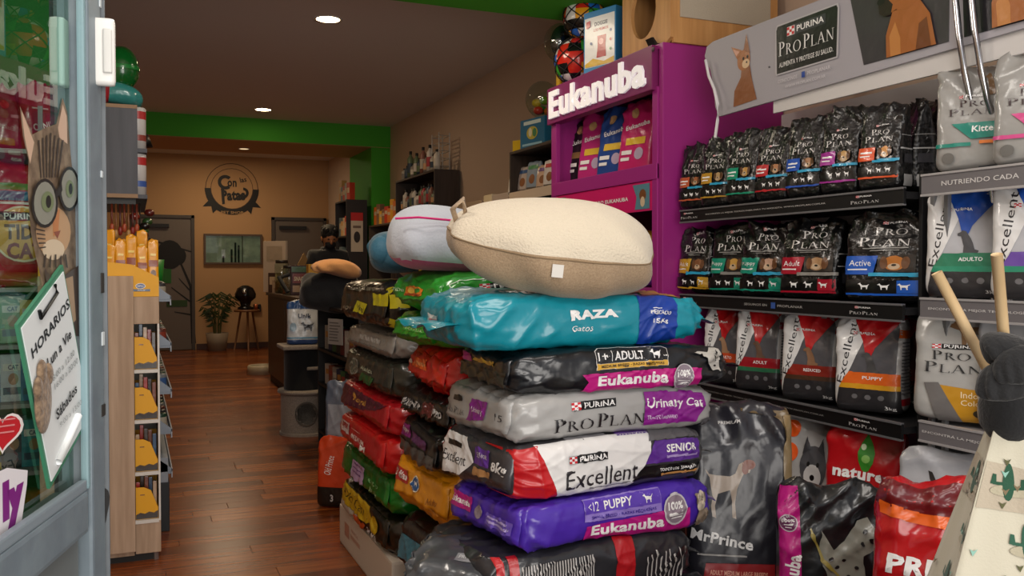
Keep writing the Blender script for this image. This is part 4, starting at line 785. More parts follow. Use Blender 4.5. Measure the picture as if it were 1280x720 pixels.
bx(ch, 'carpet_panel', hx0 + .05, hx1 - .05, hy0 - .008, hy0 - .001, hz + .12, hz + hh - .02, mat('B8AC98', .95, 'cloth', 140., .5), .002)
bx(ch, 'carpet_lining', hx1 - .03, hx1 - .02, hy0 + .02, hy1 - .02, hz + .01, hz + hh - .01, mat('A89468', .95, 'cloth', 140., .5))
bt = thing('black_tray', 'flat black plastic tray lying beside the wooden cat house', 'tray', (2.45, ey0 + .03, hz)); MB().prism([(-.16, 0), (.16, 0), (.18, .035), (.17, .035), (.15, .01), (-.15, .01), (-.17, .035), (-.18, .035)], .06).build('tray_body', mat('141416', .4), bt)
card('toy_box', 'white and blue toy carton with a red treat bag picture on the magenta display', 'box', (2.36, onY(756, 2.36), hz), (.235, .09, .33), mat('2A80B8', .45), math.radians(-72), arts={'front': [('R', -.93, -.82, .93, .80, 'E8E8E6'), ('T', 'DOGGIE', .1, .55, .8, .13, '2A2A4A', {'b': .03}), ('T', 'LOS PREMIOS', .1, .36, .9, .09, 'C02828', {'b': .02}), ('P', [(-.18, -.55), (.42, -.55), (.38, -.2), (.42, .15), (-.12, .15), (-.1, -.2)], 'B01C28'), ('E', .12, -.05, .15, .1, 'E8A8A8'), ('P', [(-.9, -.8), (.9, -.8), (.9, -.6), (.3, -.7), (-.4, -.55), (-.9, -.7)], 'D8B030'), ('E', .7, .25, .06, .05, '2A4A8A'), ('E', .7, -.05, .06, .05, 'C04040'), ('E', .7, -.35, .06, .05, '2A8A4A'), ('E', -.5, -.05, .06, .05, '2A4A8A'), ('P', [(-.8, .45), (-.55, .5), (-.55, .7), (-.8, .68)], 'C02838')]})
# two nets of coloured balls in clear film
def patchball(t, cx, cy, cz, r, pal, seed):
    rn = random.Random(seed); n, m = 10, 7; v = []; f = []; mi = []
    for j in range(m * 3 + 1):
        for i in range(n * 3): a = 2 * PI * i / (n * 3); b = PI * j / (m * 3); v.append((cx + r * math.sin(b) * math.cos(a), cy + r * math.sin(b) * math.sin(a), cz + r * math.cos(b)))
    pc = [[rn.randrange(len(pal)) for _ in range(n)] for _ in range(m)]
    for j in range(m * 3):
        for i in range(n * 3): f.append((j * n * 3 + i, (j + 1) * n * 3 + i, (j + 1) * n * 3 + (i + 1) % (n * 3), j * n * 3 + (i + 1) % (n * 3))); mi.append(pc[j // 3][i // 3])
    me = mesh('ball', v, f, mi); return link('ball', me, [ink(c, .2) for c in pal], t, True)
PALB = ['C8281C', 'E8E4E0', '2A6AC8', '3AA038', 'E8A020', '141414', 'D8D4D0']
def net(t, cx, cy, cz, r, k=7):
    b = MB()
    for i in range(k):
        for s_ in (-1, 1):
            pts = []
            for q in range(21): th = PI * q / 20; a = 2 * PI * i / k + s_ * 1.3 * th; pts.append((cx + r * math.sin(th) * math.cos(a), cy + r * math.sin(th) * math.sin(a), cz + r * math.cos(th)))
            b.tube(pts, .0032, 5)
    b.build('net_cord', mat('0C0C0C', .6), t, True)
bl_ = at(722, 60, X=2.38); t = thing('ball_net', 'black net of bright patchwork toy balls on the magenta display', 'toy balls', (2.40, onY(722, 2.40), hz))
patchball(t, 0, 0, .145, .138, PALB, 1); patchball(t, .02, -.05, .385, .125, PALB[::-1], 2); net(t, 0, 0, .145, .143); net(t, .02, -.05, .385, .130)
t = thing('toy_dome', 'clear plastic dome with a dark ball half, beside the patchwork balls', 'toy', (2.38, onY(699, 2.38), hz))
MB().tube([(0, 0, 0), (0, 0, .22)], .02, 10).lathe([(0, 0), (.06, 0), (.06, .012), (0, .012)]).build('stand', mat('D0A020', .5), t, True)
MB().ell((0, 0, .30), (.095, .095, .115)).build('clear_shell', CLEAR, t, True); MB().ell((.01, -.02, .30), (.075, .06, .10)).build('dark_core', mat('14161A', .12), t, True)
# dark shelving beyond the display, with its goods
def shelfunit(name, label, X0, X1, Y0, Y1, H_, zs, m, back=True, lip=None):
    t = thing(name, label, 'shelf', ((X0 + X1) / 2, (Y0 + Y1) / 2, 0)); th = .02
    bx(t, 'side_panel', X0, X1, Y0, Y0 + th, 0, H_, m, .002); bx(t, 'side_panel', X0, X1, Y1 - th, Y1, 0, H_, m, .002)
    bx(t, 'back_panel', X1 - .012, X1, Y0 + th, Y1 - th, 0, H_ - .02, m); bx(t, 'top_board', X0, X1, Y0 + th, Y1 - th, H_ - .02, H_, m, .002)
    for z in zs:
        bx(t, 'shelf_board', X0, X1 - .012, Y0 + th, Y1 - th, z - .02, z, m, .002)
        if lip: bx(t, 'price_strip', X0 - .012, X0 - .002, Y0 + th, Y1 - th, z - .045, z + .02, lip, .002)
    return t
DKW = mat('33271E', .5, 'wood', 3., h2='40322A')
shelfunit('shelving_unit', 'dark brown shelving unit beside the far end of the magenta display', 2.52, 2.98, 4.84, 5.99, 2.115, (.1, .55, 1.0, 1.42, 1.80), DKW, lip=mat('C8B4A0', .6))
COLS = ['D8D4D0', 'C8A890', 'E0DCD4', 'B8A8A0', 'D8D0CC', 'A89080', '8A98A8', 'C8C0B8']
for r_, (z, lst) in enumerate(((1.802, (646, 657, 669, 682, 691)), (1.422, (645, 656, 667, 679, 690)))):
    for k, px in enumerate(lst):
        lb = ('cream', 'white', 'pink-tinted', 'tall white', 'pale grey')[k] + ' treat pouch on the ' + ('top' if r_ == 0 else 'second') + ' shelf of the unit by the magenta display'
        c0 = COLS[(k * 3 + r_ * 2) % 8] if r_ == 0 else ('D8D0C8', '9AA8A0', 'E0D8D0', '3A70A8', 'C8C0B8')[k]
        sbag('treat_pouch', lb, px, 2.62, z, -78, .085, .035, .095 + .02 * ((k * 7) % 3) / 2, c0, [('E', .0, -.1, .4, .3, '8A5A38'), ('R', -.7, .5, .7, .75, ('C04040', '3A5A8A', '4A8A5A', '6A4A8A')[k % 4]), ('R', -.7, -.8, .7, -.6, '5A5048')], None, 100 + k + 10 * r_, 'treat pouches on the dark brown shelving unit', L=.03, n=(8, 4, 10))
card('toy_box', 'blue toy carton with a yellow print on the shelving unit by the display', 'box', (2.64, onY(677, 2.64), 2.117), (.30, .16, .20), mat('1C6A90', .45), math.radians(-80), arts={'front': [('R', -.7, .6, .7, .85, 'D8E8E0'), ('E', 0, 0, .45, .45, 'C8B84A'), ('E', -.15, .05, .14, .3, 'E8E0C0'), ('E', .2, 0, .16, .3, '4A8A5A'), ('R', -.8, -.85, .8, -.7, '9AC8D8')]})
t = thing('toy_ball', 'clear toy ball with green and orange pieces above the blue toy carton', 'toy ball', (2.64, onY(678, 2.64), 2.319)); MB().ell((0, 0, .13), (.12, .12, .13)).build('clear_shell', CLEAR, t, True)
for k, (c_, x_, y_, z_) in enumerate((('3A9A38', 0, .01, .06), ('E07A20', .03, -.04, .045), ('D83A2A', -.04, -.02, .05), ('88B830', .0, -.03, .12), ('E8C020', -.03, .03, .11))): MB().ell((x_, y_, z_), (.036, .034, .03)).build('toy_piece', mat(c_, .3), t, True)
card('yellow_box', 'small yellow carton at the far end of the shelving unit top', 'box', (2.62, onY(654, 2.62), 2.117), (.12, .10, .085), mat('D8B010', .5), math.radians(-70))
# boxes between the shelving units
lowt = shelfunit('shelving_unit', 'low dark shelving unit standing behind the pile, carrying pale cartons', 2.5, 2.98, 6.3, 7.9, 1.56, (.1, .6, 1.1), DKW)
lo = []
for k, (pxa, pxb, h, m_, lb, its) in enumerate(((571, 600, .27, 'A8927C', 'pale brown carton with a dark rabbit print', [('E', .35, -.1, .05, .3, '1A1612'), ('P', [(.28, .1), (.34, .1), (.30, .5)], '1A1612'), ('P', [(.36, .1), (.42, .1), (.42, .5)], '1A1612'), ('E', -.5, -.3, .1, .2, '8A5A40')]), (603, 613, .30, 'D8C8A8', 'narrow cream carton', []), (614, 634, .29, 'B0A096', 'light grey carton', []))):
    ya, yb = onY(pxb, 2.6), onY(pxa, 2.6); card('carton', lb + ' on the low unit behind the dog beds', 'box', (2.72, (ya + yb) / 2, 1.562), (yb - ya, .22, h), mat(m_, .75), -PI / 2, arts={'front': its})
# far dark unit with bottles
u1 = shelfunit('shelving_unit', 'dark shelving unit full of bottles on the right wall past the cartons', 2.72, 2.98, 8.35, 9.75, 2.245, (.1, .5, .9, 1.45, 1.9), DKW)
BC = ['C8C0B4', '8A5A4A', 'B8B0A0', '3A4A5A', 'A8343A', 'D0C8B8', '5A6A4A', '8A8078', 'C89A70', '2A3A4A']
def bottle(name, label, X, Y, z, r, h, col, group, capc='1A1A1A'):
    t = thing(name, label, 'bottle', (X, Y, z), group=group); MB().lathe([(0, 0), (r, 0), (r, h * .72), (r * .4, h * .84), (r * .35, h * .9), (0, h * .9)], n=12).build('bottle_wall', mat(col, .4), t, True)
    MB().lathe([(r * .45, h * .88), (r * .45, h), (0, h)], n=10).build('cap', mat(capc, .5), t, True); MB().lathe([(r * 1.02, h * .2), (r * 1.02, h * .55)], n=12).build('printed_label', mat(BC[(int(Y * 37) + 3) % 10], .5), t, True)
    return t
rb = random.Random(9)
for z, nn_, pos in ((2.246, 11, 'on top of'), (1.902, 15, 'on the top shelf of'), (1.452, 12, 'on the second shelf of')):
    for k in range(nn_):
        Y = 8.45 + k * 1.25 / nn_; h = rb.uniform(.14, .24) if z < 2.2 else rb.uniform(.12, .3)
        bottle('bottle', ORD[k] + ' grooming bottle from the near end ' + pos + ' the bottle unit', 2.78, Y, z, .036, h, BC[rb.randrange(10)], 'bottles ' + pos + ' the dark unit')
wp = thing('wire_rack', 'small white wire rack on the near end of the bottle unit', 'rack', (2.84, 8.52, 2.246))
for k in range(5): MB().tube([(-.05, -.1, .04 + k * .075), (.06, -.1, .04 + k * .075), (.06, .12, .04 + k * .075), (-.05, .12, .04 + k * .075), (-.05, -.1, .04 + k * .075)], .005, 5).build('wire_hoop', mat('C8C4BC', .4), wp, True)
for (a, b) in ((-.05, -.1), (.06, -.1), (.06, .12), (-.05, .12)): MB().tube([(a, b, 0), (a, b, .37)], .006, 6).build('upright', mat('C8C4BC', .4), wp, True)
u2 = shelfunit('shelving_unit', 'lower brown shelving unit with orange packets before the green pillar', 2.70, 2.98, 9.85, 10.9, 1.80, (.1, .5, .95, 1.38), mat('4A3A2C', .6))
for z, pos in ((1.802, 'on top of'), (1.382, 'on the upper shelf of')):
    for k in range(8):
        t = card('packet', ORD[k] + ' upright packet from the near end ' + pos + ' the brown unit', 'packet', (2.79, 9.93 + k * .125, z), (.10, .06, rb.uniform(.16, .27)), mat(['D89A20', 'C03A1C', 'E0B040', 'B8A080', '8A6A50', 'D07028'][rb.randrange(6)], .5), -PI / 2 + .2, 'packets ' + pos + ' the brown unit', arts={'front': [('R', -.7, .1, .7, .5, 'C8B8A0')]})
u3 = shelfunit('shelving_unit', 'dark end unit with a red and white notice on its side, by the green pillar', 2.42, 2.68, 10.9, 11.55, 2.12, (.3, .8, 1.25, 1.68), mat('1E1612', .5))
sfu = flat((2.55 - u3.location.x, -.33, 1.72), (1, 0, 0), (0, 0, 1)); decals('side_notice', [('R', -.075, -.24, .075, .24, 'B8AC9C'), ('R', -.075, .14, .075, .24, 'B01C1C'), ('E', 0, -.06, .04, .07, '2A2420'), ('R', -.05, .05, .05, .08, '6A5A50')], sfu, 1, 1, u3, L=.3, eps=.002)
for z, pos in ((2.122, 'on top of'), (1.682, 'on the upper shelf of'), (1.252, 'on the middle shelf of')):
    for k in range(5): card('packet', ORD[k] + ' small packet from the near end ' + pos + ' the dark end unit', 'packet', (2.50, 11.0 + k * .115, z), (.09, .07, rb.uniform(.18, .3)), mat(['B83A20', 'C8B090', '9A9A90', 'D0A060', '6A7A80'][rb.randrange(5)], .5), -PI / 2 + .2, 'packets ' + pos + ' the dark end unit', arts={'front': [('R', -.7, -.2, .7, .4, 'D0C0A0')]})

# ---- header board with cat and dog
HXp = 2.36; hy_far = at(881, 62, X=HXp).y; hy_near = .9; hz0, hz1 = 1.985, 2.275
hb = thing('header_board', 'grey wavy-edged header board with cat, brand plate and brown dog', 'sign', (HXp, (hy_near + hy_far) / 2, hz0))
pts = []; Lh = (hy_far - hy_near) / 2; Hh = (hz1 - hz0) / 2
prof = [(-Lh + .0, Hh - .05), (-Lh + .01, Hh - .015), (-Lh + .05, Hh), (Lh, Hh), (Lh, -Hh), (-Lh + .17, -Hh), (-Lh + .07, -Hh + .01), (-Lh + .06, -Hh * .5), (-Lh + .035, 0), (-Lh + .01, .06)]
prof = [(-Lh, Hh - .05), (-Lh + .015, Hh - .012), (-Lh + .06, Hh), (Lh, Hh), (Lh, -Hh), (-Lh + .11, -Hh - .045), (-Lh + .08, -Hh - .0), (-Lh + .07, -Hh * .4), (-Lh + .04, Hh * .2), (-Lh + .008, Hh * .5)]
Mh = Matrix(((0, 1, 0), (-1, 0, 0), (0, 0, 1)))
MB().prism([(p[0], p[1] + Hh) for p in prof], .012, Mh).build('board', mat('A4A0A6', .5), hb)
sf = flat((-.001, 0, Hh), (0, -1, 0), (0, 0, 1))
cyv = lambda px: -(at(px, 100, X=HXp).y - hb.location.y) / Lh
uc = cyv(930); ul = cyv(1008); ud = cyv(1128)
its = [('P', [(cyv(1080), -.98), (cyv(1186), -.98), (cyv(1186), .98), (cyv(1060), .98)], '3A363A'), ('P', [(cyv(1205), -.98), (cyv(1278), -.98), (.99, -.98), (.99, .98), (cyv(1200), .98)], '1C1A1E'),
       # cat bust
       ('P', [(uc - .055, -1.15), (uc - .05, -.7), (uc - .015, -.35), (uc - .01, .0), (uc + .03, .0), (uc + .045, -.5), (uc + .07, -1.1)], '8A5430'), ('E', uc, .12, .035, .30, 'A4683C'), ('E', uc + .012, .0, .02, .13, 'D8B890'),
       ('P', [(uc - .035, .2), (uc - .068, .62), (uc - .01, .42)], 'A4683C'), ('P', [(uc + .0, .4), (uc + .015, .85), (uc + .035, .25)], '8A5430'), ('P', [(uc - .037, .28), (uc - .060, .54), (uc - .022, .40)], 'C89078'), ('E', uc + .0, .16, .005, .05, '141010'), ('E', uc + .022, .18, .005, .05, '141010'), ('E', uc + .018, .03, .004, .03, '2A1410'),
       # brand plate
       ('P', [(ul - .137, -.62), (ul + .135, -.62), (ul + .139, -.5), (ul + .142, .62), (ul + .136, .74), (ul - .135, .74), (ul - .142, .62), (ul - .142, -.5)], 'B8B4B8'), ('P', [(ul - .133, -.58), (ul + .131, -.58), (ul + .135, .62), (ul + .130, .70), (ul - .131, .70), (ul - .137, .6)], '101014')] + \
      purina(ul, .47, .17, .26, '3A3A40') + [('W', 'Pro Plan', ul, .06, .245, .38, 'E8E6E4'), ('T', 'ALIMENTA Y PROTEGE SU SALUD.', ul, -.37, .24, .13, 'D8D6D4', {'b': .02}), ('T', 'CONOCENOS', ul - .08, -.80, .09, .10, 'D0CCD0'), ('R', ul - .015, -.87, ul - .0, -.72, '2A4A9A'), ('T', 'PROPLANAR', ul + .06, -.80, .10, .10, 'D0CCD0'), ('T', 'WWW.PROPLAN.COM.AR', ul, -.99, .18, .08, 'D0CCD0')]
# dog busts (head turned to the left, dark muzzle)
for u_ in (ud, cyv(1266)):
    ff = 'A05E2C'; fd = '6E3C1C'; fl_ = 'BC7C40'
    its += [('P', [(u_ - .050, -.97), (u_ - .052, -.45), (u_ - .030, .05), (u_ + .060, .15), (u_ + .095, -.25), (u_ + .115, -.97)], ff), ('P', [(u_ - .035, -.97), (u_ - .040, -.5), (u_ - .020, -.2), (u_ - .002, -.6), (u_ + .0, -.97)], fl_), ('P', [(u_ + .05, -.97), (u_ + .06, -.4), (u_ + .085, -.3), (u_ + .10, -.97)], fd),
            ('E', u_ + .012, .48, .060, .46, ff), ('P', [(u_ - .072, .12), (u_ - .078, .42), (u_ - .03, .62), (u_ + .0, .40), (u_ - .01, .10), (u_ - .04, .02)], ff), ('P', [(u_ - .076, .10), (u_ - .080, .36), (u_ - .05, .42), (u_ - .028, .22), (u_ - .035, .0), (u_ - .06, .0)], '241612'),
            ('E', u_ - .070, .37, .014, .08, '0A0808'), ('P', [(u_ + .028, .94), (u_ + .070, .96), (u_ + .086, .55), (u_ + .068, .12), (u_ + .048, .25), (u_ + .040, .6)], fd), ('E', u_ - .020, .62, .008, .055, '0A0808'), ('P', [(u_ - .03, .78), (u_ - .0, .84), (u_ + .0, .78)], fd)]
decals('printed_artwork', its, sf, Lh, Hh, hb, L=.3, eps=.0008, step=.0003)
for y_ in (hy_far - .06, at(962, 100, X=HXp).y): MB().ell((0, 0, 0), (.004, .004, .004)).build('rivet', mat('4A484C', .4), hb).location = (-.002, y_ - hb.location.y, .1)
for yy in (hy_far - .35, 1.8, 1.1): bx(hb, 'support_bracket', HXp + .012, XR - .002, yy - .012, yy + .012, hz0 + .1, hz0 + .13, mat('8A888C', .4))
# white backboard and ledge behind the shelves
WB = mat('CFCBC8', .6, 'plaster', 20., .05)
sback = thing('shelf_backboard', 'plain white board on the wall behind the brand shelves', 'board', (XR - .06, 2.2, .05)); bx(sback, 'board', XR - .10, XR - .005, .75, 3.50, 0, 2.02, WB, .003)
bx(sback, 'fascia_plate', HXp + .014, HXp + .026, .75, at(963, 130, X=HXp).y, 1.90, 2.0, WB, .002)
PPX = ('magenta_side_card', 'magenta card panel fixed at the far end under the header board', 'panel', (2.40, at(905, 150, X=2.4).y, 1.6)); ya = at(962, 150, X=2.42).y; yb = at(897, 150, X=2.42).y

cb = thing('white_cable', 'white cable hanging down beside the magenta display', 'cable', (2.34, hy_far, 1.8)); ck = [at(x_, y_, X=2.335) for x_, y_ in ((882, 75), (886, 95), (893, 112), (897, 130), (897, 150), (894, 172))]
MB().tube(ck, .0065, 8).build('cable_sheath', mat('D8D4D4', .5), cb, True, world=True)

# ---- brand shelves
BLK = mat('0C0C0E', .45); SLV = mat('8A8A8E', .4, metal=.6); GRY = mat('6A6668', .5)
def brandshelf(label, X, ya, yb, zt, strip, edge, items, th=.054):
    t = thing('shelf', label, 'shelf', (X + .2, (ya + yb) / 2, zt - .05)); bx(t, 'shelf_board', X, XR - .106, ya, yb, zt - .035, zt - .012, mat('1A1A1C', .5) if strip is BLK else mat('8E8A8C', .5))
    bx(t, 'front_strip', X - .012, X - .001, ya, yb, zt - th, zt, strip, .001)
    for z in (zt, zt - th): bx(t, 'edge_rail', X - .016, X - .0, ya, yb, z - .004, z + .003, edge, .001)
    sf, A, H = leftface(X - .013, ya, yb, zt - th, zt); decals('printed_label', items, shift(sf, t), A, H, t, L=.4, eps=.0006); return t
SX = 2.35
ya = at(1133, 245, X=SX).y; yb = 3.52
def pp_(u, s_=1.): return [('W', 'Pro Plan', u, -.28, .20 * s_, .42, 'D8D6D4')] + purina(u, .42, .12 * s_, .32, None)
zS = [at(1131, y_, X=SX).z for y_ in (235, 381, 530)]
print('shelf z', zS)
brandshelf('upper black brand shelf edge with small bags standing on it', SX, ya, yb, zS[0], BLK, SLV, [('T', 'ENCONTRÁ LA MEJOR TECNOLOGÍA PARA TU MASCOTA. WWW.PROPLAN.COM.AR', -.12, 0, 1.14, .34, 'B8B4B0', {'b': .01})] + pp_(.74) + pp_(-.88))
brandshelf('middle black brand shelf edge with wide black bags on it', SX, ya, yb, zS[1], BLK, SLV, [('T', 'SEGUINOS EN', -.16, 0, .22, .34, 'B8B4B0'), ('R', -.01, -.45, .03, .45, '3A5AA0'), ('T', 'PROPLANAR', .16, 0, .22, .34, 'B8B4B0')] + pp_(.74) + pp_(-.88))
brandshelf('lower black brand shelf edge with red and white bags on it', SX, ya, yb, zS[2], BLK, SLV, [('T', 'ENCONTRÁ LA MEJOR TECNOLOGÍA PARA TU MASCOTA. WWW.PROPLAN.COM.AR', -.12, 0, 1.14, .34, '8A8684', {'b': .01})] + pp_(.74))
sd = thing('shelf_side_frame', 'black metal upright frame between the black and the grey brand shelves', 'shelf frame', (2.6, ya - .01, 0)); bx(sd, 'frame_panel', 2.40, XR - .11, ya - .02, ya - .005, 0, 1.60, mat('141416', .5), .002)
GX = 2.33; gya = .75; gyb = at(1155, 230, X=GX).y
zG = [at(1160, y_, X=GX).z for y_ in (219, 373, 527)]
GS = mat('6E6A6C', .45); GE = mat('B8B4B4', .35, metal=.3)
slog = 'NUTRIENDO CADA MOMENTO'; 
def gtext(s_, px0, px1, v=.0, h=.46):
    u0 = -(at(px0, 300, X=GX).y - (gya + gyb) / 2) / ((gyb - gya) / 2); u1 = -(at(px1, 300, X=GX).y - (gya + gyb) / 2) / ((gyb - gya) / 2); return ('T', s_, (u0 + u1) / 2, v, u1 - u0, h, 'D8D4D2', {'b': .01})
brandshelf('upper grey brand shelf edge with large white capitals', GX, gya, gyb, zG[0], GS, GE, [gtext('NUTRIENDO CADA', 1180, 1277), gtext('MOMENTO', 1288, 1360)], .064)
brandshelf('middle grey brand shelf edge with a small white slogan', GX, gya, gyb, zG[1], GS, GE, [gtext('ENCONTRÁ LA MEJOR TECNOLOGÍA', 1165, 1292, h=.36)], .062)
brandshelf('lower grey brand shelf edge with a small white slogan, beside the cloth tent', GX, gya, gyb, zG[2], GS, GE, [gtext('ENCONTRÁ LA MEJOR TECNOLOGÍA', 1159, 1300, h=.36)], .062)
for k, px in enumerate((1192, 1212)):
    y_ = at(px, 60, X=2.30).y; t = thing('chrome_upright', ('left' if k == 0 else 'right') + ' one of the two curved chrome tubes crossing the header board', 'tube', (2.42, y_, 0))
    MB().tube([(.06, 0, 0), (.06, 0, 1.45), (.045, 0, 1.58), (.0, 0, 1.70), (-.045, 0, 1.79), (-.074, 0, 1.88), (-.088, .01, 2.0), (-.094, .03, 2.2), (-.098, .07, 2.45), (-.10, .10, 2.6)], .010, 10).build('tube', mat('C4C4C8', .18, metal=1.), t, True)
for k, px in enumerate((1167, 1184)):
    y_ = at(px, 300, X=2.40).y; t = thing('grey_upright', ('left' if k == 0 else 'right') + ' grey upright rod behind the end of the grey brand shelves', 'rod', (2.40, y_, 0)); MB().box(-.008, .008, -.008, .008, 0, zG[0] - .04, .002).build('rod', mat('8A8A8C', .35, metal=.4), t)

G1 = 'small black bags on the upper black shelf'
def small(px, cA, fur, lb, seed, a=.084, c=.155, rz=-75, zz=zS[0], X=2.42, st='2AA0C8'):
    sbag('food_bag', lb, px, X, zz + .002, rz, a, .055, c, '101012', [('W', 'Pro', .02, .32, .80, .13, 'D8D4D0'), ('W', 'Plan', -.02, .16, 1.25, .14, 'D8D4D0')] + purina(.1, .46, .6, .05, None) +
         [('R', -.88, -.32, -.12, -.02, cA), ('R', -.78, -.16, -.25, -.12, W), ('R', -.78, -.24, -.35, -.21, W), ('E', .32, -.15, .24, .12, fur), ('E', .10, -.13, .09, .10, '5A3A22'), ('E', .54, -.13, .09, .10, '5A3A22'), ('E', .31, -.20, .13, .055, 'C0A484'), ('E', .31, -.18, .05, .018, K), ('R', -.2, -.37, .88, -.31, st), ('R', -.8, -.70, .85, -.45, '050506'), ('R', -.8, -.72, .85, -.68, cA)] +
         [('S', 'dog', -.3 + i * .4, -.55, .13, .06, W) for i in range(3)],
         [('R', -.5, -.9, .5, -.65, 'B8B8B8'), ('R', -.8, -.1, .8, -.07, 'B8B8B8'), ('R', -.8, .2, .8, .22, '8A8A8A'), ('R', -.5, -.4, .5, -.2, '3A3A40')], seed, G1, wr=1.6, n=(20, 10, 32), bump=1.0)
FR_ = ['A8643C', 'B89868', 'C09048', 'B8805A', 'A07048', 'C09458', 'D89858']
for k, (px, cA, lb) in enumerate(((873, 'C05A38', 'small black bag with a brown-orange square, farthest on the upper shelf'), (901, 'B88A28', 'small black bag with a gold square on the upper shelf'), (934, '0E8A6A', 'small black bag with a teal square on the upper shelf'), (972, 'B82028', 'small black bag with a crimson square on the upper shelf'),
        (1012, '1C50B0', 'small black bag with a blue square on the upper shelf'), (1056, 'A02C90', 'small black bag with a violet square on the upper shelf'), (1106, 'E0582C', 'small black bag with an orange square, nearest row end on the upper shelf'))):
    small(px, cA, FR_[k], lb, 200 + k, c=.155 + .004 * (k % 3))
small(1146, '3A3A40', '5A4A3A', 'small black bag turned sideways at the near end of the upper shelf', 210, rz=-120, X=2.55, c=.16); small(1170, '2A8AA8', '4A3A2A', 'small black bag tucked behind the silver kitten bag', 211, rz=-100, X=2.66, c=.17)
for k, px in enumerate((885, 918, 953, 992, 1034, 1084)): small(px, '3A3A40', '6A5A4A', ORD[k] + ' black bag from the far end in the back row of the upper black shelf', 220 + k, X=2.66, c=.165, rz=-85)
G2 = 'wide black bags on the middle black shelf'
def wide(px, cA, fur, lb, seed, a, word, rz=-75, X=2.44, c=.155):
    sbag('food_bag', lb, px, X, zS[1] + .002, rz, a, .06, c, '0E0E10', [('W', 'Pro', .12, .60, .78, .19, 'E0DCD8'), ('W', 'Plan', .0, .36, 1.25, .20, 'E0DCD8')] + purina(.2, .80, .6, .08, None) + [('R', -.5, .20, .6, .225, '9A9894'), ('R', -.3, .15, .4, .17, '8A8884'),
         ('P', [(-.92, -.38), (-.2, -.38), (-.1, .04), (-.92, .04)], cA), ('T', word, -.54, -.12, .56, .13, W), ('R', -.85, -.28, -.35, -.25, W), ('R', -.1, -.32, .8, .06, '2A2420'), ('E', .32, -.13, .27, .16, fur), ('E', .06, -.12, .10, .14, '6A4428'), ('E', .58, -.12, .10, .14, '6A4428'), ('E', .31, -.20, .15, .07, 'C8AC8C'), ('E', .31, -.17, .06, .025, K), ('R', -.3, -.42, .92, -.34, '2AA0C8' if seed % 2 else '8A8680'),
         ('R', -.85, -.80, .88, -.50, '060607'), ('R', -.85, -.83, .88, -.79, cA), ('R', .4, -.78, .87, -.5, cA)] + [('S', 'dog', -.4 + i * .48, -.64, .15, .07, W) for i in range(3)], [('R', -.8, .1, .8, .12, 'B8B8B8'), ('R', -.8, -.2, .8, -.18, 'B8B8B8'), ('R', -.5, -.6, .5, -.35, '3A3A40')], seed, G2, wr=1.6, n=(22, 10, 30), bump=1.0)
wide(876, 'C89828', '8A5A38', 'wide black bag with a gold label, farthest on the middle shelf', 301, .10, 'Adult'); wide(920, '0E8A70', 'C89848', 'wide black bag with a sea-green label, second from the far end of the middle shelf', 302, .11, 'Puppy')
wide(962, '128A72', 'C8A088', 'wide black bag with a green label and pale puppy on the middle shelf', 303, .12, 'Puppy'); wide(1020, 'A8142C', 'B08860', 'wide black bag with a dark red Adult label on the middle shelf', 304, .135, 'Adult'); wide(1112, '1C58B8', 'B8702C', 'wide black bag with a blue label, nearest on the middle shelf', 305, .15, 'Active', rz=-72)
for k, px in enumerate((898, 945, 990, 1062, 1150)): sbag('food_bag', ORD[k] + ' plain black bag from the far end in the back row of the middle shelf', px, 2.68, zS[1] + .002, -90, .12, .06, .145, '0C0C0E', [('R', -.8, .1, .8, .12, '8A8A8A'), ('R', -.8, -.4, .8, -.38, '8A8A8A')], None, 320 + k, 'plain bags in the back row of the middle shelf', wr=1.8, n=(14, 8, 20), L=.03)
G3 = 'red, white and charcoal bags on the lower black shelf'
def exc(px, cA, w_, lb, seed, a=.115, rz=-66, fur='8A6A50', c=.168, X=2.46, z=None, right=None, lab='ADULTO', base='5A585C', tri='C8141C'):
    sbag('food_bag', lb, px, X, (zS[2] if z is None else z) + .002, rz, a, .062, c, base, [('P', [(-.97, -.97), (-.97, .95), (-.45, .95), (-.15, .45), (-.35, .1), (-.8, -.6), (-.9, -.97)], 'E4E2E0'), ('P', [(-.45, .95), (.93, .95), (.2, .32), (.02, .02), (-.15, .45)], tri),
        ('T', 'Excellent', -.62, .22, 1.45 * c / a * .9, .22 * a / c, '2A282C', {'rot': 80}), ('S', 'sit', .12, .02, .3, .22, fur)] + purina(-.12, .62, .66, .08, None) +
        [('P', [(-.72, -.42), (.92, -.42), (.92, -.18), (-.5, -.18)], cA), ('T', lab, .2, -.29, .6, .07, W, {'b': .02}), ('P', [(-.78, -.52), (.92, -.52), (.92, -.42), (-.72, -.42)], w_), ('P', [(-.85, -.95), (.93, -.95), (.93, -.52), (-.78, -.52)], '2C2A2C')] + [('E', -.3 + .38 * i, -.68, .09, .05, '6A686A') for i in range(3)] + [('T', '3kg', .7, -.87, .26, .07, W)],
        right or ([('R', -.9, -.95, .9, .95, 'B8B6B4'), ('R', -.9, .55, .9, .72, cA), ('R', -.85, -.82, .85, -.68, 'A01C28')] + lines(-.75, .75, -.6, .5, 16, '5A585A', .35)), seed, G3, top=.7, wr=1.1, n=(20, 10, 28), gus=.03)
exc(911, 'C8481C', '3A3A3C', 'red and white bag with an orange-red band, farthest on the lower shelf', 401, .105, fur='A88060'); exc(954, '9A1420', '2A6A48', 'red and white bag with a maroon and green band on the lower shelf', 402, .11, fur='6A5040', lab='ADULT'); exc(1018, '8A2418', '4A3020', 'red and white bag with a dark brown-red band on the lower shelf', 403, .118, fur='8A6448', lab='REDUCED'); exc(1092, 'E0641C', 'D89A20', 'red and white puppy bag with an orange band, nearest on the lower shelf', 404, .125, fur='4A4848', lab='PUPPY', c=.172)
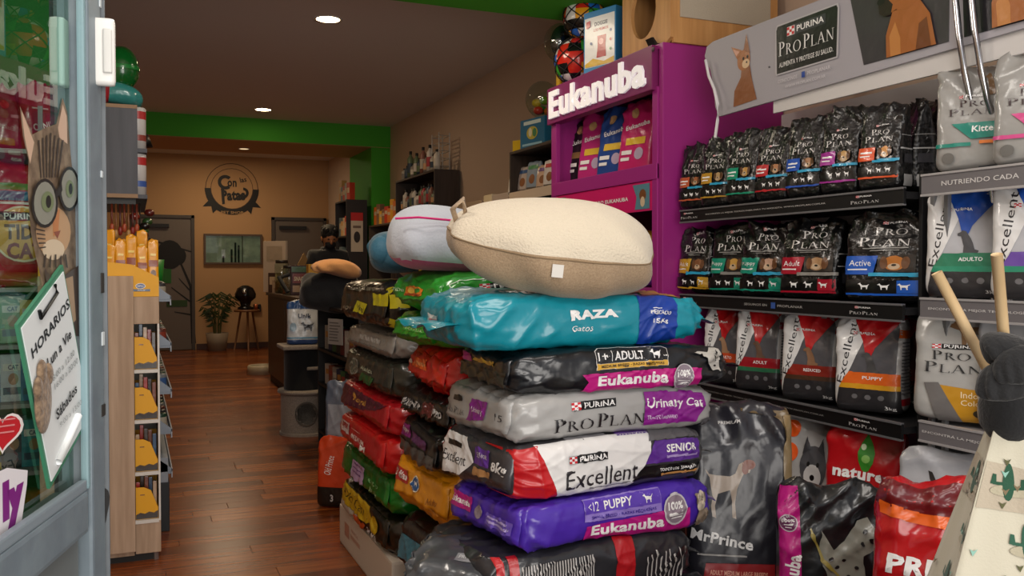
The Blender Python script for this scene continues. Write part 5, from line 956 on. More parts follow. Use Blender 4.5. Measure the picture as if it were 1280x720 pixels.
exc(1140, '7A141C', '5A1418', 'dark red bag standing behind the nearest red and white puppy bag', 405, .10, rz=-95, X=2.72, base='5A1418')
# grey shelf goods
G4 = 'cat food bags on the grey shelves'
def kit(px, X, z, lb, seed, cA, word, a=.125, c=.165, cat_='8A6A4A', rz=-62, base='9A9894'):
    sbag('food_bag', lb, px, X, z + .002, rz, a, .07, c, base, [('S', 'sit', .3, .6, .16, .22, cat_), ('W', 'Pro', -.05, .26, .7, .13, '3A2A2C'), ('W', 'Plan', -.1, .10, 1.1, .13, '3A2A2C')] + purina(-.1, .38, .6, .06, None) + [('P', [(-.55, -.12), (.75, -.12), (.75, -.4), (-.1, -.42)], cA), ('T', word, .22, -.24, .6, .11, W, {'b': .02}), ('R', -.9, -.55, -.1, -.48, cA), ('R', .1, -.52, .8, -.46, 'E07A30'), ('E', -.6, -.75, .15, .1, '6A6864')],
        [('R', -.9, -.95, .9, .05, '4E4E50'), ('R', -.9, .2, .9, .5, cA), ('R', -.8, -.7, .8, -.66, 'A8A8A8'), ('R', -.8, -.3, .8, -.27, 'A8A8A8')], seed, G4, rough=.22, top=.75, wr=1.3)
kit(1224, 2.42, zG[0], 'silver kitten food bag with a teal band on the upper grey shelf', 501, '0E8070', 'Kitten'); kit(1300, 2.42, zG[0], 'silver cat food bag with a pink band on the upper grey shelf', 502, 'D04A88', 'Adult'); kit(1245, 2.7, zG[0], 'grey cat food bag in the back row of the upper grey shelf', 503, '1A7A6A', 'Kitten')
def exccat(px, lb, seed, cA, X=2.46, rz=-64, fur='4A4A4E'):
    exc(px, cA, '2A8A6A', lb, seed, .12, rz, fur, .172, X, zG[1], [('R', -.9, -.95, .9, .95, 'C0C2C4'), ('R', -.8, -.1, .8, .1, '2A8A70')] + lines(-.75, .75, -.8, -.2, 9, '6A6A6C', .35), 'ADULTO', 'B8B8BC', '1C50B0')
exccat(1210, 'white and blue cat food bag with a green band on the middle grey shelf', 511, '2A7A5A'); exccat(1298, 'white and blue bag with a purple band on the middle grey shelf', 512, '6A4AA0'); exccat(1240, 'white and blue cat food bag in the back row of the middle grey shelf', 513, '2A7A5A', X=2.70, rz=-85)
sbag('food_bag', 'large silver and gold bag with a brown cat on the lower grey shelf', 1206, 2.45, zG[2] + .002, -62, .145, .075, .172, 'ACAAA6', [('S', 'cat', .28, .66, .5, .24, '7A5A3C')] + purina(-.1, .38, .9, .09) + [('W', 'Pro', -.15, .22, .8, .17, '2A2A2C'), ('W', 'Plan', -.1, .0, 1.2, .19, '2A2A2C'), ('P', [(-.7, -.3), (.9, -.42), (.9, -.95), (-.4, -.95)], 'C08A1C'), ('T', 'Indoor', .35, -.48, .55, .11, 'F0E0C0'), ('T', 'Colors', .35, -.62, .55, .10, 'F0E0C0'), ('P', [(-.7, -.3), (-.4, -.28), (.1, -.95), (-.4, -.95)], '6A6664'), ('E', .5, -.8, .18, .07, '3A3020')], [('R', -.9, -.95, .9, .3, '8A8884')], 521, G4, top=.6, wr=1.0)
sbag('food_bag', 'silver cat food bag at the right edge of the lower grey shelf, behind the sticks', 1285, 2.47, zG[2] + .002, -70, .13, .07, .17, 'A8A8AA', [('W', 'Plan', 0, 0, 1.2, .17, '2A2A2C')], None, 522, G4)
# bottom row on the floor deck
deck = thing('shelf_deck', 'low black floor deck under the brand shelves', 'shelf', (2.62, 2.1, 0)); bx(deck, 'deck_board', 2.30, XR - .106, .8, 3.5, 0, .26, mat('141416', .5), .004)
GB = 'sacks standing on the floor deck under the brand shelves'
def dk(px, lb, X, col, items, seed, a=.15, c=.20, rz=-70, z=.262, **kw): sbag('food_bag', lb, px, X, z, rz, a, .07, c, col, items, None, seed, GB, **kw)
dk(1021, 'white and orange husky picture bag on the floor deck', 2.42, 'A8A6A4', [('E', -.6, .75, .25, None, 'E0581C'), ('E', -.65, .35, .28, None, 'E0581C'), ('E', .15, .15, .42, .36, '4A4A4E'), ('E', .15, .0, .28, .2, 'C8C6C4'), ('E', .15, -.02, .08, .05, K), ('E', .0, .2, .05, .04, K), ('E', .3, .2, .05, .04, K), ('P', [(-.2, .35), (-.1, .65), (.05, .45)], '3A3A3E'), ('P', [(.25, .45), (.4, .65), (.5, .35)], '3A3A3E'), ('R', -.9, -.9, .9, -.3, '2A2A2E')], 601, .13, .225)
dk(1086, 'red bag with a green leaf drop and white nature lettering on the floor deck', 2.42, 'B8141C', [('S', 'leaf', .1, .58, .36, .30, '3A8A2A'), ('E', .1, .48, .1, .06, '8AC060'), ('E', .02, .66, .06, .05, 'D8E8C0'), ('T', 'nature', -.05, .24, 1.3, .16, W, {'b': .04}), ('R', -.5, -.12, .4, -.09, 'E0A8A8')], 602, .15, .23)
dk(1140, 'dark maroon bag beside the red nature bag', 2.5, '4A0A10', [('R', -.6, .3, .6, .34, '8A2A30')], 603, .13, .2)
dk(1192, 'white cat food bag with a dark grey cat under the lower grey shelf', 2.38, 'A8A8AC', [('S', 'cat', .15, .42, -.52, .28, '2E2A2A')] + purina(.2, .0, 1.0, .12, None, '1A1A1C') + [('R', -.9, -.8, .9, -.3, '3A3A3C')], 604, .16, .22, rz=-62)
dk(960, 'plain black bag at the far end of the floor deck', 2.45, '121214', [('R', -.6, -.1, .6, .1, '5A5A5E')], 605, .14, .2)

# ---- sacks standing on the floor in front of the shelves
GF = 'large sacks standing on the floor before the brand shelves'
p = at(929, 700, D=2.62)
stand('food_sack', 'big charcoal sack with a white and brown standing hound picture', (p.x, p.y + .03, .26), -33, .158, .085, .31, '25242B', {'front': [
    ('S', 'hound', -.10, .22, .50, .27, 'B8A898'), ('E', .20, .44, .12, .045, '7A3A20'), ('E', .13, .40, .06, .05, '7A3A20'), ('T', 'MrPrince', -.30, -.24, 1.15, .10, W, {'b': .03, 'rot': -8}), ('R', -.75, -.39, .15, -.375, 'A8A4A0'), ('T', 'MEDIUM LARGE BREEDS', -.15, -.52, .9, .05, 'D86A50', {'b': .02}), ('P', [(-.65, -.66), (.65, -.60), (.65, -.44), (-.6, -.46)], '9A1C20'), ('T', 'ADULT MEDIUM LARGE BREEDS', .0, -.54, 1.05, .045, 'E8A890', {'b': .02}), ('T', 'PREMIUM', -.15, .82, .4, .03, 'C8C4C0', {'b': .02}), ('R', .82, -.95, .97, .9, '8A7450')],
    'right': [('R', -.9, -.95, .9, .95, '6E5C40')]}, 701, group=GF, top=.55, wr=.9, lean=.10)
blk = card('box', 'brown carton on the floor under the charcoal hound sack', 'box', (p.x, p.y + .03, 0), (.36, .30, .258), mat('7A5C3C', .8), math.radians(-33))
card('box', 'brown carton on the floor under the dalmatian sack', 'box', (1.66, 1.66, 0), (.27, .22, .258), mat('7A5C3C', .8), math.radians(-38))
p = at(1046, 700, D=2.32)
stand('food_sack', 'black dalmatian picture sack with a magenta side panel', (p.x + .01, p.y + .03, .26), -32, .145, .08, .23, '16181A', {'front': [
    ('P', [(-.99, -.95), (-.62, -.95), (-.60, .95), (-.97, .95)], 'B8147A'), ('E', -.80, .56, .155, None, 'C0B8BC'), ('E', -.80, .56, .135, None, '6A2A58'), ('T', '100%', -.80, .59, .2, .035, W, {'b': .03}), ('R', -.88, .54, -.72, .555, W), ('R', -.86, .51, -.74, .52, W),
    ('T', 'Eukanuba', -.79, -.08, 1.0, .155, W, {'rot': 82, 'b': .035}), ('P', [(.15, .40), (.35, .62), (.55, .66), (.72, .48), (.66, .32), (.45, .25), (.5, -.05), (.35, -.30), (.1, -.45), (-.3, .25), (-.25, .5), (-.05, .30)], '8C8C80')] +
    [('E', x_, y_, .04, .02, '101010') for x_, y_ in ((.0, .12), (.12, .2), (.2, .02), (.3, -.1), (.1, -.12), (.35, .12), (.5, .5), (.42, .38), (.6, .42), (.22, -.2), (-.1, .2), (.05, -.02))] + [('P', [(-.45, .5), (-.42, .52), (-.2, .2), (.1, .0), (.08, -.02), (-.25, .17)], '9A8A40')]}, 702, group=GF, top=.6, wr=1.5)
p = at(1028, 722, D=1.95)
yl = thing('scoop_bag', 'grey fabric bag with a bright yellow flap at the bottom edge of the view', 'bag', (p.x, p.y, 0), math.radians(-35)); B = Blob(.105, .09, .29, (4, 3, 4), 33, 'stand', .8, top=.55); v, f = B.body((14, 10, 24)); MZ = float(v[:, 2].min())
o = link('fabric_body', mesh('fabric_body', v, f), mat('3E3E42', .8, 'cloth', 120., .4), yl, True); o.location.z = -MZ
decals('yellow_flap', [('P', [(-.93, .0), (-.93, .52), (-.5, .60), (.0, .66), (.5, .74), (.93, .70), (.93, .0)], mat('E8D010', .6, 'cloth', 120., .3))], B.surf('front'), .105, .29, yl, L=.01, eps=.003).location.z = -MZ
p = at(1153, 700, D=1.98)
stand('food_sack', 'bright red sack with an orange and yellow stripe and a clear crinkled top', (p.x + .05, p.y + .02, .20), -46, .15, .085, .305, 'B81018', {'front': [
    ('P', [(-.97, .80), (.97, .66), (.97, .97), (-.97, .97)], '6A0C14'), ('P', [(-.90, .82), (.35, .72), (.35, .63), (-.90, .73)], 'E86418'), ('P', [(.35, .72), (.92, .67), (.92, .58), (.35, .63)], 'E0B818'), ('T', 'PREMIUM', .16, .36, 1.85, .135, W, {'b': .04, 'rot': -4}), ('R', -.8, .20, .6, .212, 'E8B0A8'), ('R', -.8, .15, .4, .162, 'E8B0A8')]}, 703, group=GF, top=.6, wr=1.7, flare=.10, tilt=.06, rough=.22)
card('box', 'brown carton on the floor under the bright red sack', 'box', (p.x + .02, p.y + .05, 0), (.32, .26, .198), mat('7A5C3C', .8), math.radians(-52))

# ---- cloth pet tent with cactus print, sticks and bow
ap = at(1263, 500, D=1.42); tz_ = ap.z - .0
tp = thing('pet_tent', 'white cactus-print cloth pet tent with crossed wooden sticks and a black bow', 'pet tent', (ap.x, ap.y, 0), math.radians(-42))
CLT = mat('C8C2AE', .9, 'cloth', 300., .15); hT = tz_; bw = .31
rim = .022
def face(k): 
    a0 = PI / 4 + k * PI / 2; a1 = a0 + PI / 2; b0_ = Vector((bw * 1.414 * math.cos(a0), bw * 1.414 * math.sin(a0), 0)); b1_ = Vector((bw * 1.414 * math.cos(a1), bw * 1.414 * math.sin(a1), 0)); t0 = Vector((rim * math.cos(a0), rim * math.sin(a0), hT)); t1 = Vector((rim * math.cos(a1), rim * math.sin(a1), hT)); return b0_, b1_, t0, t1
def tsurf(k):
    b0_, b1_, t0, t1 = [np.array(q) for q in face(k)]; mid = (b0_ + b1_) / 2; out = mid / np.linalg.norm(mid)
    def g(U, V):      # U -1..1 across, V 0..1 up
        U = np.asarray(U, float)[:, None]; V = np.asarray(V, float)[:, None]; s_ = (U + 1) / 2
        P_ = (b0_ * (1 - s_) + b1_ * s_) * (1 - V) + (t0 * (1 - s_) + t1 * s_) * V
        return P_ + out * (-.035 * (1 - U ** 2) * V * (1 - V) * 2 + .005 * np.sin(9 * U + 5 * V) * (1 - V))
    return g
for k in range(4):
    g = tsurf(k); N = 14; M_ = 20; uu = np.array([-1 + 2 * i / N for j in range(M_ + 1) for i in range(N + 1)]); vv = np.array([j / M_ for j in range(M_ + 1) for i in range(N + 1)]); v = g(uu, vv)
    o = link('cloth_side', mesh('cloth_side', v, [(j * (N + 1) + i, j * (N + 1) + i + 1, (j + 1) * (N + 1) + i + 1, (j + 1) * (N + 1) + i) for j in range(M_) for i in range(N)]), CLT, tp, True)
    sm = o.modifiers.new('thick', 'SOLIDIFY'); sm.thickness = .002; sm.offset = -1
    its = []; rk = random.Random(60 + k)
    for r_ in range(11):
        v_ = .06 + r_ * .083; wv = .30 * (1 - v_) + .02 * v_; sv = .026; nc = max(1, int(wv * 2 / .12))
        for c_ in range(nc):
            u_ = (-1 + 2 * (c_ + .5 + .25 * ((r_ % 2) - .5)) / nc) * .86 + rk.uniform(-.05, .05); x = .0085 / wv; vv_ = v_ + rk.uniform(-.012, .012)
            if (r_ * 3 + c_) % 3 == 2:
                its += [('E', u_, vv_, x * 3.2, .016, 'A8A084'), ('E', u_ + x, vv_ + .01, x * 1.6, .008, '7AB8A8')]; continue
            gc = '24503A' if (r_ + c_) % 3 else '2E5A46'
            its += [('E', u_ + x * 1.2, vv_ - .012, x * 4.2, .009, 'B0A890'), ('E', u_, vv_, x, sv, gc)]
            for sg, h in ((-1, 0), (1, -.006)): its += [('P', [(u_, vv_ - .006 + h), (u_ + sg * x * 2.6, vv_ - .004 + h), (u_ + sg * x * 2.6, vv_ - .0 + h), (u_, vv_ - .001 + h)], gc), ('P', [(u_ + sg * x * 2., vv_ - .003 + h), (u_ + sg * x * 3.1, vv_ - .003 + h), (u_ + sg * x * 2.9, vv_ + .011 + h), (u_ + sg * x * 2.2, vv_ + .010 + h)], gc)]
    for j in range(60):
        v_ = rk.uniform(.03, .93); wv = .30 * (1 - v_) + .02 * v_; u_ = rk.uniform(-.88, .88); x = .006 / wv; its += [('P', [(u_, v_ - .006), (u_ + x, v_ + .004), (u_, v_ + .001), (u_ - x, v_ + .004)], ('6A5A4A', '5A5A3A', '8AB8A8', '7A6A50')[j % 4])]
    its = [('P', [(-.96, .85), (.96, .84), (.96, .90), (-.96, .915)], 'B4A894'), ('P', [(-.96, .30), (.96, .33), (.96, .38), (-.96, .37)], 'B4A894')] + its
    decals('cactus_print', its, g, 1, 1, tp, L=.06, eps=.0015, step=.00001, inkf=lambda c: mat(c, .9, 'cloth', 200., .3))
LWD = mat('D8B888', .55, 'wood', 2., h2='E4C89C')
iv = Matrix.LocRotScale(tp.location, tp.rotation_euler, None).inverted()
pk = tp.location + Vector((0, 0, hT - .02))
for k, (x_, y_, D_) in enumerate(((1171, 341, 1.42), (1246, 318, 1.34))):
    e = iv @ at(x_, y_, D=D_); c_ = iv @ pk; d = (e - c_).normalized(); MB().tube([c_ - d * .25, c_ + d * .03, e], [.0085, .0085, .0085], 14).build('stick', LWD, tp, True)
for k, (dx, dy) in enumerate(((.10, .12), (.16, -.02))):
    c_ = iv @ pk; e = c_ + Vector((dx, dy, .16)); MB().tube([c_, e], .0085, 12).build('stick', LWD, tp, True)
BKC = mat('101012', .85, 'cloth', 160., .5)
MB().lathe([(.030, hT - .060), (.044, hT - .040), (.046, hT - .008), (.038, hT + .022), (.020, hT + .034)], n=28).build('tie_band', BKC, tp, True)
for (px_, py_, D_, r_, rt, sd_) in ((1250, 497, 1.345, (.036, .022, .034), .25, 1), (1278, 482, 1.34, (.038, .024, .036), -.3, 2), (1262, 512, 1.33, (.030, .018, .022), .1, 3)):
    B = Blob(r_[0], r_[1], r_[2], (2.6, 2.2, 2.8), sd_, 'cushion', 3.5, droop=-.006); v, f = B.body((18, 12, 16)); q_ = iv @ at(px_, py_, D=D_)
    o = link('bow_fold', mesh('bow_fold', v, f), BKC, tp, True); o.location = q_; o.rotation_euler = (0, rt, .0)

# ================================================================ LEFT SIDE
LWN = mat('A98C70', .6, 'wood', 3.2, -1, h2='BEA286'); WHT = mat('D8D4CC', .6); YEL = mat('E8A80C', .5)
LWN = mat('A58A70', .6, 'wood', 2.6, 0, h2='BDA288')
yF = 4.20; ax = lambda px, Y=yF: at(px, 400, Y=Y).x
xs0, xs1 = ax(167), ax(199); xl = -.36
gu = thing('treat_stand', 'light oak end stand with four white shelves of yellow treat boxes', 'display stand', ((xl + xs1) / 2, yF + .2, 0))
bx(gu, 'raised_panel', xl, xs0, yF - .03, yF, .055, at(150, 345, Y=yF).z, LWN, .003); bx(gu, 'side_panel', xl, xs0 - .004, yF, yF + .42, .03, at(180, 371, Y=yF).z - .001, LWN, .003)
zt0, zt1 = at(180, 405, Y=yF).z, at(180, 371, Y=yF).z; zb = at(180, 652, Y=yF).z
bx(gu, 'top_block', xs0, xs1, yF, yF + .42, zt0, zt1, LWN, .003); bx(gu, 'foot_panel', xs0, xs1, yF, yF + .42, .035, zb, LWN, .003); bx(gu, 'plinth', xl + .01, xs1 - .03, yF + .02, yF + .40, 0, .035, mat('141210', .6))
bx(gu, 'side_strip', xs1 - .008, xs1, yF - .001, yF + .42, zb, zt0, WHT, .001); bx(gu, 'back_panel', xs0, xs1, yF + .40, yF + .42, zb, zt0, WHT)
MB().tube([(0, 0, 0), (0, 0, .035)], .012, 10).build('foot', mat('A8A8A8', .3, metal=.8), gu).location = (xs1 - .02 - gu.location.x, -.18, 0)
zs = [at(180, y_, Y=yF).z for y_ in (462, 525, 590, 650)]
for i, z in enumerate(zs): bx(gu, 'shelf_board', xs0, xs1 - .008, yF - .004, yF + .40, z - .015, z, WHT, .001)
wbx = xs1 - xs0 - .012
for i, (z, pos) in enumerate(zip(zs, ('top', 'second', 'third', 'bottom'))):
    t = thing('treat_box', 'yellow slant-cut box of snack sachets on the ' + pos + ' shelf of the oak stand', 'box', (xs0 + wbx / 2 + .002, yF + .01, z + .001), group='yellow treat boxes on the oak stand')
    h = wbx / 2; MB().prism([(-h, 0), (h, 0), (h, .045), (h * .35, .125), (-h * .3, .140), (-h, .140)], .004).build('carton_front', YEL, t); MB().box(-h, h, .2, .204, 0, .15).box(-h, -h + .003, .004, .2, 0, .14).box(h - .003, h, .004, .2, 0, .05).box(-h, h, .004, .2, 0, .003).build('carton_tray', YEL, t)
    decals('printed_label', [('R', -.98, -.98, .98, -.70, '2A1C10'), ('P', [(-.98, -.7), (-.6, -.58), (-.2, -.66), (.2, -.55), (.6, -.64), (.98, -.5), (.98, -.7)], '3A2412'), ('R', -.6, .5, -.2, .56, '7A4A10')], flat((0, 0, .07), (1, 0, 0), (0, 0, 1)), h, .07, t, L=.3, eps=.0006)
    sb = MB(); rs = random.Random(i)
    for k in range(5):
        m = MB(); x_ = -h + h * .2 + k * h * .38; m.box(x_ - .008, x_ + .008, .03 + .03 * (k % 2), .04 + .03 * (k % 2), .01, .175 + .012 * ((k * 3) % 4 - 1.5), .002); m.build('sachet', film(['7A3A20', '2A4A6A', 'B89878', 'A8302A', '3A2A20'][(k + i) % 5]), t)
# yellow tray with pouches on top
tz0 = zt1; y1z = at(150, 325, Y=yF).z; y2z = at(195, 347, Y=yF).z; tl0 = -.36
ty = thing('pouch_tray', 'yellow slant-topped counter tray of snack pouches on the oak stand', 'display box', ((tl0 + xs1) / 2, yF + .001, tz0 + .001))
lx = tl0 - ty.location.x; rx = xs1 - ty.location.x
MB().prism([(lx, .0), (rx, 0), (rx, y2z - tz0), (ax(165) - ty.location.x, y1z - tz0 - .02), (lx, y1z - tz0 + .02)], .004).build('carton_front', YEL, ty); MB().box(lx, rx, .34, .344, 0, .19).box(rx - .004, rx, .004, .34, 0, y2z - tz0).box(lx, rx, .004, .34, 0, .004).box(lx, lx + .004, .004, .34, 0, .2).build('carton_tray', YEL, ty)
wx = rx - lx; A_ = wx / 2; H_ = (y2z - tz0) / 2; cxm = (lx + rx) / 2; uu_ = lambda px: (ax(px) - ty.location.x - cxm) / A_
decals('printed_label', [('E', uu_(176), .10, .085, .30, 'E8E4D8'), ('E', uu_(176), .10, .075, .25, '1C3C7A'), ('T', 'PREMIOS', uu_(176), .10, .11, .16, W), ('R', uu_(166), -.45, uu_(188), -.22, '1C3C5A'), ('T', 'SNACKS', uu_(177), -.33, .13, .12, W), ('S', 'dog', uu_(140), .35, .05, .22, '2A1608'), ('T', 'Es un día', uu_(152), .55, .13, .16, '6A3A08', {'b': .02}), ('R', uu_(146), .2, uu_(162), .28, '8A4A10')], flat((cxm, 0, H_), (1, 0, 0), (0, 0, 1)), A_, H_, ty, L=.3, eps=.0008)
for k in range(10):
    px = 138 + (k % 5) * 13.5; Y_ = yF + .05 + .09 * (k // 5) ; h_ = .085 + .01 * (k % 3); stand('snack_pouch', ORD[k % 5] + ' yellow snack pouch from the left in the ' + ('front' if k < 5 else 'back') + ' row of the yellow tray', (ax(px, Y_), Y_, tz0 + .055 + .03 * (k // 5)), rs.uniform(-15, 15), .023, .012, h_, 'E0980C', {'front': [('R', -.8, -.2, .8, .1, '8A3A10'), ('E', 0, -.5, .5, .15, '6A4A20'), ('R', -.5, .3, .5, .4, 'F0D070')]}, 800 + k, group='snack pouches in the yellow tray', L=.02, n=(5, 4, 10), wr=2.)
# grey metal gondola
gd = thing('metal_gondola', 'grey metal shelving with slanted shelf ends behind the oak stand', 'shelf', (.0, 5.4, 0)); GM = mat('7E8690', .45, metal=.3); gy0 = 4.64; gy1 = 6.6; gx1 = at(215, 500, Y=gy0).x
bx(gd, 'base', -.05, gx1 - .015, gy0, gy1, 0, .24, mat('0C1014', .5), .003); bx(gd, 'back_panel', -.30, -.28, gy0, gy1, 0, 1.5, GM); bx(gd, 'lower_front', -.05, gx1 - .02, gy0, gy1, .24, .36, mat('8E949C', .5), .002)
xi = at(198, 400, Y=gy0).x; cans = 0
for k, py in enumerate((374, 432, 490, 540, 590)):
    z = at(205, py, Y=gy0).z
    for yy in (gy0, gy0 + .98, gy1 - .004): 
        m = MB().prism([(-.26, z), (gx1, z), (gx1, z + .012), (xi - .06, z + .11), (-.26, z + .11)], .004, Matrix.Translation((0, yy, 0))); m.build('shelf_end', GM, gd, world=True)
    bx(gd, 'shelf_board', -.28, gx1 - .006, gy0 + .004, gy1, z - .012, z, GM, .001); bx(gd, 'price_strip', gx1 - .006, gx1, gy0, gy1, z - .03, z + .015, mat('9AA0A8', .4), .001)
for k, py in enumerate((374, 432, 490, 540)):
    z = at(205, py, Y=gy0).z
    for j in range(7):
        t = thing('food_tin', ORD[j] + ' small tin from the near end on the ' + ('upper', 'second', 'third', 'lower')[k] + ' shelf of the grey metal shelving', 'tin', (gx1 - .055, gy0 + .10 + j * .12, z + .001), group='tins on the grey metal shelving, ' + ('upper', 'second', 'third', 'lower')[k] + ' shelf')
        MB().lathe([(0, 0), (.034, 0), (.034, .075), (.03, .078), (0, .076)], n=14).build('tin_wall', mat(['2A2A2E', '5A2A20', '6A6E70', '1C3A2A'][(j + k) % 4], .3), t, True); MB().lathe([(.0345, .015), (.0345, .06)], n=14).build('printed_label', mat(['A8A090', '8A3A2A', '3A5A8A'][(j * 2 + k) % 3], .4), t, True)
gt = thing('green_plant_pot', 'green tumbler standing on top of the grey metal shelving', 'tumbler', (gx1 - .07, 5.0, at(205, 374, Y=gy0).z + .001)); gt.location.y = gy0 + 1.1; MB().lathe([(0, 0), (.06, 0), (.075, .2), (.07, .2), (.055, .01)], n=18).build('tumbler_wall', mat('1E7A2A', .4), gt, True)
# dark wall cabinet with tins on its side, balls and hanging toys
cbY = 4.9; cz0 = at(150, 247, Y=cbY).z; cz1 = at(150, 130, Y=cbY).z; cX = at(172, 200, Y=cbY).x
wc = thing('wall_cabinet', 'dark grey hanging cabinet with a light wood edge, left of the aisle', 'cabinet', (-.5, cbY + .5, cz0)); DGY = mat('4A4C52', .6, 'wood', 2., h2='55575E')
bx(wc, 'side_panel', XL + .01, cX, cbY, cbY + .02, cz0, cz1, DGY, .002); bx(wc, 'side_panel', XL + .01, cX, cbY + 1.3, cbY + 1.32, cz0, cz1, DGY, .002)
for z in (cz0, (cz0 + cz1) / 2, cz1 - .02): bx(wc, 'shelf_board', XL + .01, cX - .02, cbY + .02, cbY + 1.3, z, z + .02, mat('8A7460', .6), .002)
bx(wc, 'wood_edge', XL + .01, cX, cbY - .002, cbY + .0, cz0 - .0, cz0 + .02, mat('9A7A5A', .6)); bx(wc, 'wood_edge', XL + .01, cX, cbY - .002, cbY, cz1 - .018, cz1, mat('9A7A5A', .6)); bx(wc, 'back_panel', XL + .005, XL + .02, cbY, cbY + 1.32, cz0, cz1, DGY)
for r_, z in enumerate((cz0 + .022, (cz0 + cz1) / 2 + .022)):
    for j in range(8):
        t = thing('food_tin', ORD[j] + ' white and red tin from the near end, ' + ('lower' if r_ == 0 else 'upper') + ' shelf of the hanging cabinet', 'tin', (cX + .0, cbY + .085 + j * .13, z), group='tins in the dark hanging cabinet, ' + ('lower' if r_ == 0 else 'upper') + ' shelf')
        MB().lathe([(0, 0), (.042, 0), (.042, .205), (.038, .21), (0, .208)], n=16).build('tin_wall', mat('C8C4C0', .35), t, True); MB().lathe([(.0425, .15), (.0425, .19)], n=16).build('red_band', mat('B02828', .4), t, True); MB().lathe([(.0427, .04), (.0427, .07)], n=16).build('printed_band', mat('3A5AA0' if r_ == 0 else '8A3A30', .4), t, True)
    bx(wc, 'shelf_extension', cX - .02, cX + .045, cbY + .025, cbY + 1.25, z - .022, z - .002, DGY)
p = at(152, 86, Y=cbY + .12); t = thing('toy_ball', 'glossy dark green toy ball on top of the hanging cabinet', 'toy ball', (p.x, p.y, cz1)); 
t.location.z = cz1 + .10; MB().ell((0, 0, .10), (.085, .085, .115)).build('ball_shell', mat('0E5A22', .12, coat=.5), t, True); MB().lathe([(.086, .09), (.088, .1), (.086, .11)], n=20).build('seam_ring', mat('1A7A34', .2), t, True)
p = at(152, 120, Y=cbY + .12); t = thing('film_bag', 'pale teal film-wrapped pack under the dark green ball', 'pack', (p.x - .02, p.y, cz1 + .001)); B = Blob(.12, .09, .05, (3, 3, 2.2), 9, 'cushion', 1.2); v, f = B.body((14, 12, 8)); link('film_wrap', mesh('film_wrap', v, f), film('3A8A86', .15, .6), t, True).location = (0, 0, .052)
p = at(134, 112, Y=cbY + .1); t = thing('film_bag', 'red film pack beside the pale teal pack on the hanging cabinet', 'pack', (p.x - .04, p.y - .02, cz1 + .001)); B = Blob(.06, .07, .075, (3, 3, 2.2), 10, 'cushion', 1.2); v, f = B.body((12, 12, 10)); link('film_wrap', mesh('film_wrap', v, f), film('9A2028', .2, .6), t, True).location = (0, 0, .077)
t = thing('security_camera', 'small black cone-shaped lamp on the far right of the hanging cabinet', 'lamp', (cX + .05, cbY + 1.25, at(187, 178, Y=cbY + 1.25).z)); MB().lathe([(0, .05), (.02, .05), (.05, -.03), (.045, -.03), (.0, .0)], n=16).tube([(0, 0, .04), (-.06, .0, .05)], .01, 8).build('lamp_shade', mat('0C0C0C', .4), t, True)
hr_ = thing('hook_rail', 'dark rail of hooks below the hanging cabinet', 'rail', (-.1, cbY + .1, cz0 - .03)); bx(hr_, 'rail_bar', -.35, cX - .01, cbY + .03, cbY + .05, cz0 - .03, cz0 - .001, mat('1A1816', .5))
for k in range(7):
    x_ = ax(141 + k * 5.2, cbY); t = thing('hanging_treat', ORD[k] + ' thin red-brown treat strip from the left, hanging under the dark cabinet', 'treat', (x_, cbY + .02, cz0 - .03), group='treat strips hanging under the cabinet'); hl = .10 + .015 * ((k * 5) % 3)
    MB().tube([(0, .0, 0), (0, 0, -hl)], .006, 6).build('strip', mat(['6A2A18', '7A4A28', '4A1A14'][k % 3], .4), t, True); MB().ell((0, 0, -hl - .02), (.012, .01, .024), 10, 8).build('treat_end', mat(['A84A28', 'B88A50', '8A2A20'][k % 3], .4), t, True)
t = thing('toy_garland', 'dark red and green bundle of chew toys hanging right of the treat strips', 'toys', (ax(176, cbY + .2), cbY + .2, cz0 - .04)); rs = random.Random(2)
for k in range(14): MB().ell((rs.uniform(-.03, .05), rs.uniform(-.03, .03), -.02 - .024 * k), (.026, .022, .02), 10, 8).build('chew_toy', film(['5A1A14', '8A2A1C', '2A4A20', '1A1210', '3A5A24'][k % 5]), t, True)
MB().tube([(0, 0, .03), (0, 0, -.32)], .004, 5).build('cord', mat('2A2018', .7), t)

# goods seen through the door glass, on a shelf rack facing the entrance
ry = 4.62; rk_ = thing('display_rack', 'metal rack of goods facing the entrance, seen through the glass door', 'shelf', (-.65, ry + .2, 0)); rx1 = -.37; rx0 = XL + .02
for z in (.35, .66, .93, 1.19, 1.82): bx(rk_, 'shelf_board', rx0, rx1, ry, ry + .4, z - .02, z, mat('9A9C98', .5), .002)
for x_ in (rx0, rx1 - .02): bx(rk_, 'upright', x_, x_ + .02, ry + .0, ry + .02, 0, 2.02, mat('8A8C8A', .4), .002); bx(rk_, 'upright', x_, x_ + .02, ry + .38, ry + .4, 0, 2.02, mat('8A8C8A', .4), .002)
gw = structure(bx(None, 'wall_partition', XL, -.30, ry + .42, ry + .5, 0, 2.775, GREEND)); gw['label'] = 'green painted partition behind the rack at the left'
def rkbag(px, z, a, c, col, name, label, items, seed, rz=22, **kw):
    p = at(px, 300, Y=ry + .12); return stand(name, label, (p.x, ry + .14, z + .001), rz, a, .06, c, col, {'front': items}, seed, group='goods on the rack seen through the glass', **kw)
rkbag(52, 1.82, .105, .165, 'A01C28', 'food_bag', 'crinkled clear red bag on the top of the rack, behind the cat picture', [('T', 'CANINA', .1, -.25, 1.2, .2, 'E8D0D0', {'b': .03, 'rot': 15}), ('T', 'CAN', .3, -.55, .8, .2, 'E8D0D0', {'rot': 20}), ('R', -.5, .2, .2, .24, 'D8B0B0')], 901, wr=2.)
